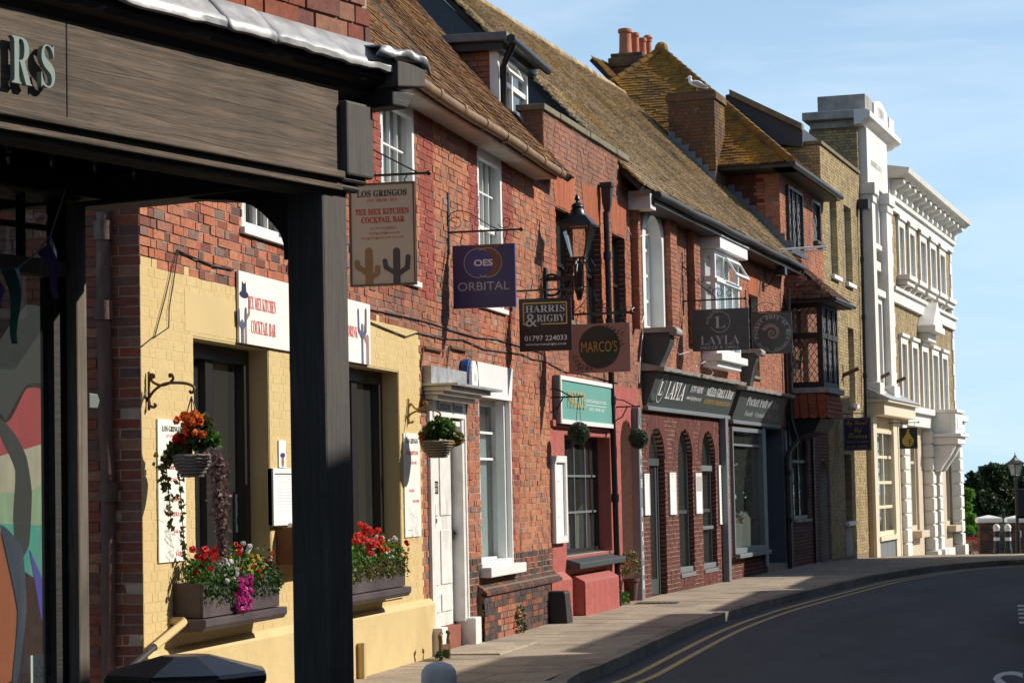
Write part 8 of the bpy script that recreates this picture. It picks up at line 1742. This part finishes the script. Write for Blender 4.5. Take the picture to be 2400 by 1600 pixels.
# ------------------------------------------------------------------ gate piers, bollards and trees at the end of the street
def ground_at(k, x, y):
    h = 0.
    for _ in range(10): p = on_z(k, x, y, h); h = gz(p.y)
    return p
DZ = 74.0
def at(k, x, y, z=DZ): return at_depth(k, x, y, z)
for i, (xl, xr, lab) in enumerate(((110, 278, 'dark brick gate pier with white pyramid cap beside the red banner'), (305, 470, 'dark brick gate pier with white cap bearing a small plate'))):
    l, r_ = at('z4', xl+18, 560), at('z4', xr-18, 560); c = (l+r_)/2; wd = (r_-l).length; zc = at('z4', xl, 498).z; za = at('z4', (xl+xr)/2, 457).z; g0 = gz(c.y)
    t = thing('gate_pier', lab, 'gate pier', (c.x, c.y, g0), R(8)); b = MB(); b.box(-wd/2+.01, wd/2-.01, -wd/2+.01, wd/2-.01, -.3, zc-g0); b.build('core', M['mortar_dark'], t)
    fr = Front((c.x, c.y), 0)
    for s in range(2):
        b = MB(); z = 0; k = 0
        while z < zc-g0-.07:
            x = -wd/2-(.17 if k % 2 else 0)
            while x < wd/2:
                a, e = max(x, -wd/2), min(x+.215, wd/2)
                if e-a > .03:
                    if s == 0: b.box(a, e, -wd/2-.008, -wd/2+.02, z, z+.065)
                    else: b.box(-wd/2-.008, -wd/2+.02, a, e, z, z+.065)
                x += .225
            z += .075; k += 1
        b.build('brickwork', M['brick_dark'], t, kind='stuff')
    hw = (at('z4', xr, 490)-at('z4', xl, 490)).length/2; b = MB(); b.lathe([(hw*1.30, zc-g0), (hw*1.36, zc-g0+.02), (hw*1.36, zc-g0+.12), (hw*1.25, zc-g0+.16), (.05, za-g0+.05)], (0, 0, 0), 4, rot=math.pi/4); b.build('cap', M['white'], t, bevel=.01)
    if i: b = MB(); b.box(-.06, .06, -wd/2-.03, -wd/2-.009, zc-g0-.45, zc-g0-.25); b.build('plate', M['paper'], t)
for i, (x, yb) in enumerate(((243, 730), (318, 732), (342, 734))):
    p = at('z4', x, 515, 70 if i < 2 else 76); g0 = gz(p.y); h = p.z-g0; t = thing('street_bollard', ('black bollard with white bands right before the banner side gate pier', 'black bollard with white bands before the black railings', 'black banded bollard half hidden behind its neighbour by the plated gate pier')[i], 'bollard', (p.x, p.y, g0), group='banded bollards by the gate')
    r_ = .092; b = MB(); b.lathe([(r_*1.25, 0), (r_*1.25, .12), (r_, .16), (r_*.92, h-.1), (r_*.95, h-.08)], (0, 0, 0), 14); b.build('post', M['iron'], t, smooth=True)
    b = MB(); b.lathe([(r_*.93, h-.09), (r_*1.12, h-.085), (r_*1.12, h-.04), (r_*.8, h+.02), (r_*.2, h+.05)], (0, 0, 0), 14); b.build('cap', M['white_worn'], t, smooth=True)
    for z in (h*.52, h*.86): b = MB(); b.lathe([(r_*.99, z-.05), (r_*1.0, z-.05), (r_*1.0, z+.05), (r_*.99, z+.05)], (0, 0, 0), 14); b.build('white_band', M['white'], t, smooth=True)
# railings between the piers
a, c = at('z4', 262, 600, 76), at('z4', 306, 600, 76); t = thing('railing', 'black iron railings between the two gate piers', 'railing', (a.x, a.y, gz(a.y))); L_ = (c-a).length; rz_ = math.atan2(c.y-a.y, c.x-a.x); t.rotation_euler = (0, 0, rz_)
b = MB(); b.box(-.1, L_+.1, -.02, .02, .15, .2); b.box(-.1, L_+.1, -.02, .02, 1.0, 1.05); b.build('rail', M['iron'], t)
for i in range(7): x = L_*i/6; b = MB(); b.tube([(x, 0, 0), (x, 0, 1.2), (x, 0, 1.3)], [.016, .016, .003], 6); b.build('bar', M['iron'], t)
# red show banner on railings
l, r_ = at('z4', 20, 600, 78), at('z4', 130, 600, 78); zt, zb = at('z4', 60, 592, 78).z, gz(77)+.02; t = thing('show_banner', 'red bordered canvas banner with show times hung on railings', 'banner', (l.x, l.y, 0)); t.rotation_euler = (0, 0, math.atan2(r_.y-l.y, r_.x-l.x)); L_ = (r_-l).length
M['salmon'] = m_plain('salmon_canvas', (.52, .22, .15), .8, .15, 4, .2); M['banner_red'] = m_plain('red_border', (.50, .03, .02), .7, .15)
b = MB(); b.box(0, L_, -.02, 0, zb, zt); b.build('canvas', M['salmon'], t); b = MB(); b.box(0, L_, -.03, -.021, zt-.09, zt); b.box(L_-.09, L_, -.03, -.021, zb, zt-.09); b.build('border', M['banner_red'], t); b = MB()
letters(t, [('Fair y Show', L_*-.0, L_*.93, zt-.50, zt-.15, 'serif'), ('10am - 4pm', L_*.0, L_*.80, zt-.88, zt-.55, 'serif'), ('TN26 4BU', L_*.05, L_*.85, zb-.05, zt-.93, 'serif')], 'txt_dark', wall_plane(-.022), .003)
for i in range(9): x = L_*i/8; b = MB(); b.tube([(x, .06, gz(77)), (x, .06, zt+.05), (x, .06, zt+.16)], [.014, .014, .003], 5); b.build('railing_bar', M['iron'], t)
# lamp post
p = at('z4', 376, 300, 72); g0 = gz(p.y); t = thing('lamp_post', 'black lamp post with a four sided glass lantern before the trees', 'street lamp', (p.x, p.y, g0), R(40)); z0 = at('z4', 376, 182, 72).z-g0; z1 = at('z4', 376, 104, 72).z-g0; z2 = at('z4', 376, 28, 72).z-g0; ht = (at('z4', 425, 104, 72)-at('z4', 328, 104, 72)).length/2; hb = ht*.55
b = MB(); b.tube([(0, 0, 0), (0, 0, .7), (0, 0, .72), (0, 0, z0)], [.09, .08, .055, .04], 10); b.build('column', M['iron'], t, smooth=True)
top = [(ht*x, ht*y, z1) for x, y in ((-1, -1), (1, -1), (1, 1), (-1, 1))]; bot = [(hb*x, hb*y, z0) for x, y in ((-1, -1), (1, -1), (1, 1), (-1, 1))]; sc_ = 1/1.3
top = [(x*sc_, y*sc_, z) for x, y, z in top]; bot = [(x*sc_, y*sc_, z) for x, y, z in bot]; b = MB()
for i in range(4): b.tube([top[i], bot[i]], .018, 5); b.tube([top[i], top[(i+1) % 4]], .02, 5); b.tube([bot[i], bot[(i+1) % 4]], .02, 5)
b.build('cage', M['iron'], t)
for i in range(4): b = MB(); b.quad(top[i], top[(i+1) % 4], bot[(i+1) % 4], bot[i]); b.build('lantern_pane', m_glass('frosted_lantern', (.8, .85, .85), .35) if i == 0 else bpy.data.materials['frosted_lantern'], t)
b = MB(); hh = z2-z1; b.lathe([(ht*1.25, z1), (ht*1.25, z1+.03), (ht*.7, z1+hh*.3), (ht*.3, z1+hh*.55), (ht*.2, z1+hh*.6), (ht*.22, z1+hh*.68), (ht*.08, z1+hh*.75), (.01, z2)], (0, 0, 0), 4, rot=math.pi/4); b.build('hood', M['iron'], t)
# trees beyond, on the falling ground
def tree(name, label, base, height, crown, n_leaf, leaf, mt, seed, lean=(0, 0)):
    rn = random.Random(seed); t = thing(name, label, 'tree', base); b = MB(); h = height
    b.tube([(0, 0, -.3), (lean[0]*.3, lean[1]*.3, h*.25), (lean[0], lean[1], h*.55)], [.28, .2, .12], 8)
    for (cx, cy, cz, r_) in crown[::2]: b.tube([(lean[0]*.4, lean[1]*.4, h*.3), (cx*.5, cy*.5, (cz+h*.3)/2+.3), (cx, cy, cz)], [.12, .08, .03], 6)
    b.build('trunk', m_plain('bark', (.09, .07, .05), .9, .4) if 'bark' not in bpy.data.materials else bpy.data.materials['bark'], t, smooth=True); b = MB()
    tot = sum(c[3]**2 for c in crown)
    for (cx, cy, cz, r_) in crown:
        for _ in range(int(n_leaf*r_*r_/tot/14)):
            d = Vector((rn.gauss(0, 1), rn.gauss(0, 1), rn.gauss(0, 1))).normalized(); k = rn.uniform(.55, 1.08); c0 = (cx+d.x*r_*k, cy+d.y*r_*k, cz+d.z*r_*k*.85); leaf_cloud(b, rn, 14, shell_sampler(c0, r_*.17, r_*.17, r_*.14), leaf, .7)
    b.build('crown', M[mt], t, kind='stuff'); return t
def crown_px(specs, base, z):
    out = []; rn = random.Random(9)
    for (x, y, rp) in specs: p = at('z4', x, y, z+rn.uniform(-1.5, 1.5)); out.append((p.x-base[0], p.y-base[1], p.z-base[2], rp*z/F*1.0/2.8508))
    return out
zt = 100; bp0 = at('z4', 200, 500, zt); base = (bp0.x, bp0.y, gz(bp0.y)-.5)
tree('broad_tree', 'broad dark evergreen oak beyond the gate piers', base, 7, crown_px([(210, 190, 95), (130, 260, 80), (90, 215, 60), (250, 300, 100), (160, 370, 90), (80, 330, 60), (290, 180, 80), (220, 420, 90), (110, 420, 70), (60, 260, 40)], base, zt), 30000, .085, 'leaf_tree', 1)
base = (at('z4', 420, 500, 108).x, at('z4', 420, 500, 108).y, gz(108)-.5)
tree('tall_tree', 'tall brownish green tree behind the lamp post', base, 8, crown_px([(380, 210, 100), (450, 180, 110), (340, 280, 90), (430, 330, 110), (520, 260, 120), (370, 400, 90), (480, 420, 110), (600, 300, 130)], base, 108), 24000, .09, 'leaf_tree', 2)
base = (at('z4', 40, 600, 84).x, at('z4', 40, 600, 84).y, gz(84)-.2)
tree('bright_shrub', 'sunlit bright green shrub beside the white corner building', base, 3.2, crown_px([(50, 310, 45), (40, 400, 45), (60, 480, 50), (80, 545, 55), (40, 560, 50), (20, 350, 40), (110, 590, 40)], base, 84), 9000, .07, 'leaf_bright', 3)
base = (at('z4', 290, 640, 82).x, at('z4', 290, 640, 82).y, gz(82)-.2)
tree('low_shrub', 'low bright shrub behind the railings', base, 1.6, crown_px([(285, 600, 40), (275, 660, 40), (320, 640, 40)], base, 82), 4000, .06, 'leaf_bright', 4)
# trees on the far side of the bend, out of view but mirrored in the shop windows
for i, (x, y, h, r_) in enumerate(((7, 84, 8, 2.6), (13, 92, 10, 3.2), (9.5, 104, 10, 3.2), (20, 100, 11, 3.4), (27, 90, 9, 3.0), (17, 118, 12, 3.8))):
    cr_ = [(r_*.5*math.cos(k*1.3), r_*.5*math.sin(k*1.3), h*.5+h*.09*k-.3*k, r_*(.85-.06*k)) for k in range(6)]
    t = tree('street_tree', 'leafy tree standing past the bend on the facing side of the street', (x, y, gz(y)-.55), h, cr_, 3200, .24, 'leaf_tree', 20+i); t['group'] = 'trees past the bend'
# ------------------------------------------------------------------ parked van at the right edge
t = thing('parked_van', 'dark grey van parked at the right hand kerb with its mirror out', 'van', (-.12, 27.6, -KH), 0); M['van'] = m_plain('grey_van_paint', (.16, .15, .15), .3, .08, 2, 0, coat=.5); M['tyre'] = m_plain('tyre_rubber', (.02, .02, .02), .8, .2); M['alloy'] = m_plain('alloy', (.4, .4, .42), .35, .1, metal=.8)
b = MB(); prof = [(0, .32), (0, .62), (.06, .82), (.95, 1.05), (1.62, 1.72), (1.9, 1.9), (4.7, 1.93), (4.9, 1.7), (4.95, .8), (4.92, .35)]
def section(x, ins): return [(x+ins*math.copysign(1, 1)*0, y, z) for y, z in prof]
W_ = 1.86; n = len(prof); xs_ = [0, .07, W_-.07, W_]
for i, x in enumerate(xs_):
    for (y, z) in prof: k = (1 if i in (0, 3) else 0); tum = max(0, z-1.05)*.16; b.v.append((x+(tum+.0 if i < 2 else -tum)+(0), y+(.05 if k and y < 1 else 0)-(.05 if k and y > 4 else 0), z-(.04 if k and z > 1.5 else 0)))
for i in range(3):
    for j in range(n-1): b.f.append((i*n+j, i*n+j+1, (i+1)*n+j+1, (i+1)*n+j)); b.m.append(0)
b.f.append(tuple(range(n))); b.f.append(tuple(3*n+j for j in range(n))[::-1]); b.m += [0, 0]; b.f.append((0, n, 2*n, 3*n)); b.m.append(0); b.build('body', M['van'], t, bevel=.03)
b = MB(); b.poly([(.075, 1.3, 1.12), (.19, 1.78, 1.72), (.19, 2.6, 1.74), (.085, 2.6, 1.12)]); b.poly([(.085, 2.7, 1.12), (.19, 2.7, 1.74), (.19, 4.5, 1.74), (.085, 4.6, 1.12)]); o = b.build('side_window', M['black'], t); o.location = (-.03, 0, 0)
b = MB(); b.poly([(.25, .98, 1.09), (W_-.25, .98, 1.09), (W_-.32, 1.58, 1.7), (.32, 1.58, 1.7)]); o = b.build('windscreen', M['black'], t); o.location = (0, -.02, .02)
for y in (.85, 3.95):
    for x in (.02, W_-.24):
        b = MB(); b.tube([(x, y, .33), (x+.22, y, .33)], .33, 20); wl = b.build('wheel', M['tyre'], t, bevel=.03); b = MB(); b.tube([(x-.012, y, .33), (x+.23, y, .33)], .2, 14); b.build('rim', M['alloy'], wl)
for s, x in ((-1, 0.0), (1, W_)):
    b = MB(); b.box(x+s*.06, x+s*.26, 1.42, 1.56, 1.28+.11, 1.64+.11) if s > 0 else b.box(x-.17, x+.06, 1.42, 1.56, 1.28+.11, 1.64+.11); b.build('wing_mirror', M['black'], t, bevel=.03); b = MB(); b.box(x-.03, x+.1, 1.45, 1.53, 1.15, 1.4); b.build('mirror_arm', M['black'], t)
for x in (.12, W_-.42): b = MB(); b.box(x, x+.3, -.01, .1, .66, .8); b.build('headlight', M['glass'], t, bevel=.02)
b = MB(); b.box(.02, W_-.02, -.06, .12, .3, .55); b.build('bumper', M['black'], t, bevel=.04); b = MB(); b.box(.5, W_-.5, -.02, .06, .6, .78); b.build('grille', M['black'], t)
# ------------------------------------------------------------------ the houses across the street (behind and beside the camera)
opp = [(-14, 7.5, 8.5, 0), (-6.0, 7.0, 6.6, 1), (1.4, 6.4, 6.2, 2), (8.0, 6.0, 6.3, 0), (14.6, 6.3, 6.4, 1), (21.6, 6.6, 6.65, 2), (28.9, 7.2, 6.3, 0), (36.6, 6.2, 5.95, 1), (43.4, 6.6, 5.7, 2), (51.6, 5.5, 10.0, 1), (57.3, 5.6, 9.8, 0)]
M['dk_render'] = m_plain('drab_brown_render', (.12, .10, .08), .9, .3, 2, .3, 40); M['dk_grey'] = m_plain('slate_grey_render', (.10, .105, .11), .9, .3, 2, .3, 40); M['dk_brick'] = m_plain('dark_brick_face', (.11, .055, .04), .9, .4, 9, .4, 60)
names = ['drab brown rendered', 'dark brick', 'slate grey rendered']; ms = ['dk_render', 'dk_brick', 'dk_grey']
for i, (y0, L_, h, kk) in enumerate(opp):
    x0 = 3.7
    t = thing('facing_house', '%s terraced house on the facing side of the street' % names[kk], 'house', (x0, y0, 0), R(90), 'houses facing across the street')
    # local x along +Y, local y towards -X... front at y=0 faces the street (+y)
    b = MB(); hs = [H(.7, 1.7, 3.2, 4.6) if h > 5 else H(.7, 1.7, 3.0, 4.3), H(L_-1.9, L_-.9, 3.1, 4.4), H(.8, 2.4, .8, 2.3), H(L_-1.7, L_-.75, 0, 2.2)]
    wall(t, 0, L_, -.3, h, hs, 0, -.3, M[ms[kk]])
    for j, hq in enumerate(hs[:3]): window(t, hq, -.2, M['white'], 2, 2, .07, .03, -.05, False, 'glass')
    b = MB(); b.box(hs[3]['u0'], hs[3]['u1'], -.25, -.2, 0, 2.2); b.build('door', M['navy_dk'], t)
    b = MB(); b.box(0, .3, -6.3, -.31, -.3, h); b.box(L_-.3, L_, -6.3, -.31, -.3, h); b.box(.3, L_-.3, -6.3, -6.0, -.3, h); b.box(.3, L_-.3, -1.5, -1.4, -.3, h-.1); b.build('side_wall', M[ms[kk]], t)
    b = MB(); pitch = .48; b.prism([(-.05, .35, h-.02), (-.05, -3.15, h+3.2*pitch), (-.05, -6.6, h-.02), (-.05, -6.6, h-.12), (-.05, .35, h-.12)], (L_+.1, 0, 0)); b.build('roof', M['tile_e'], t)
    if i % 2 == 0: b = MB(); b.box(.1, .9, -3.6, -2.7, h, h+3.2*pitch+1.0); b.build('chimney', M['brick_d'], t)
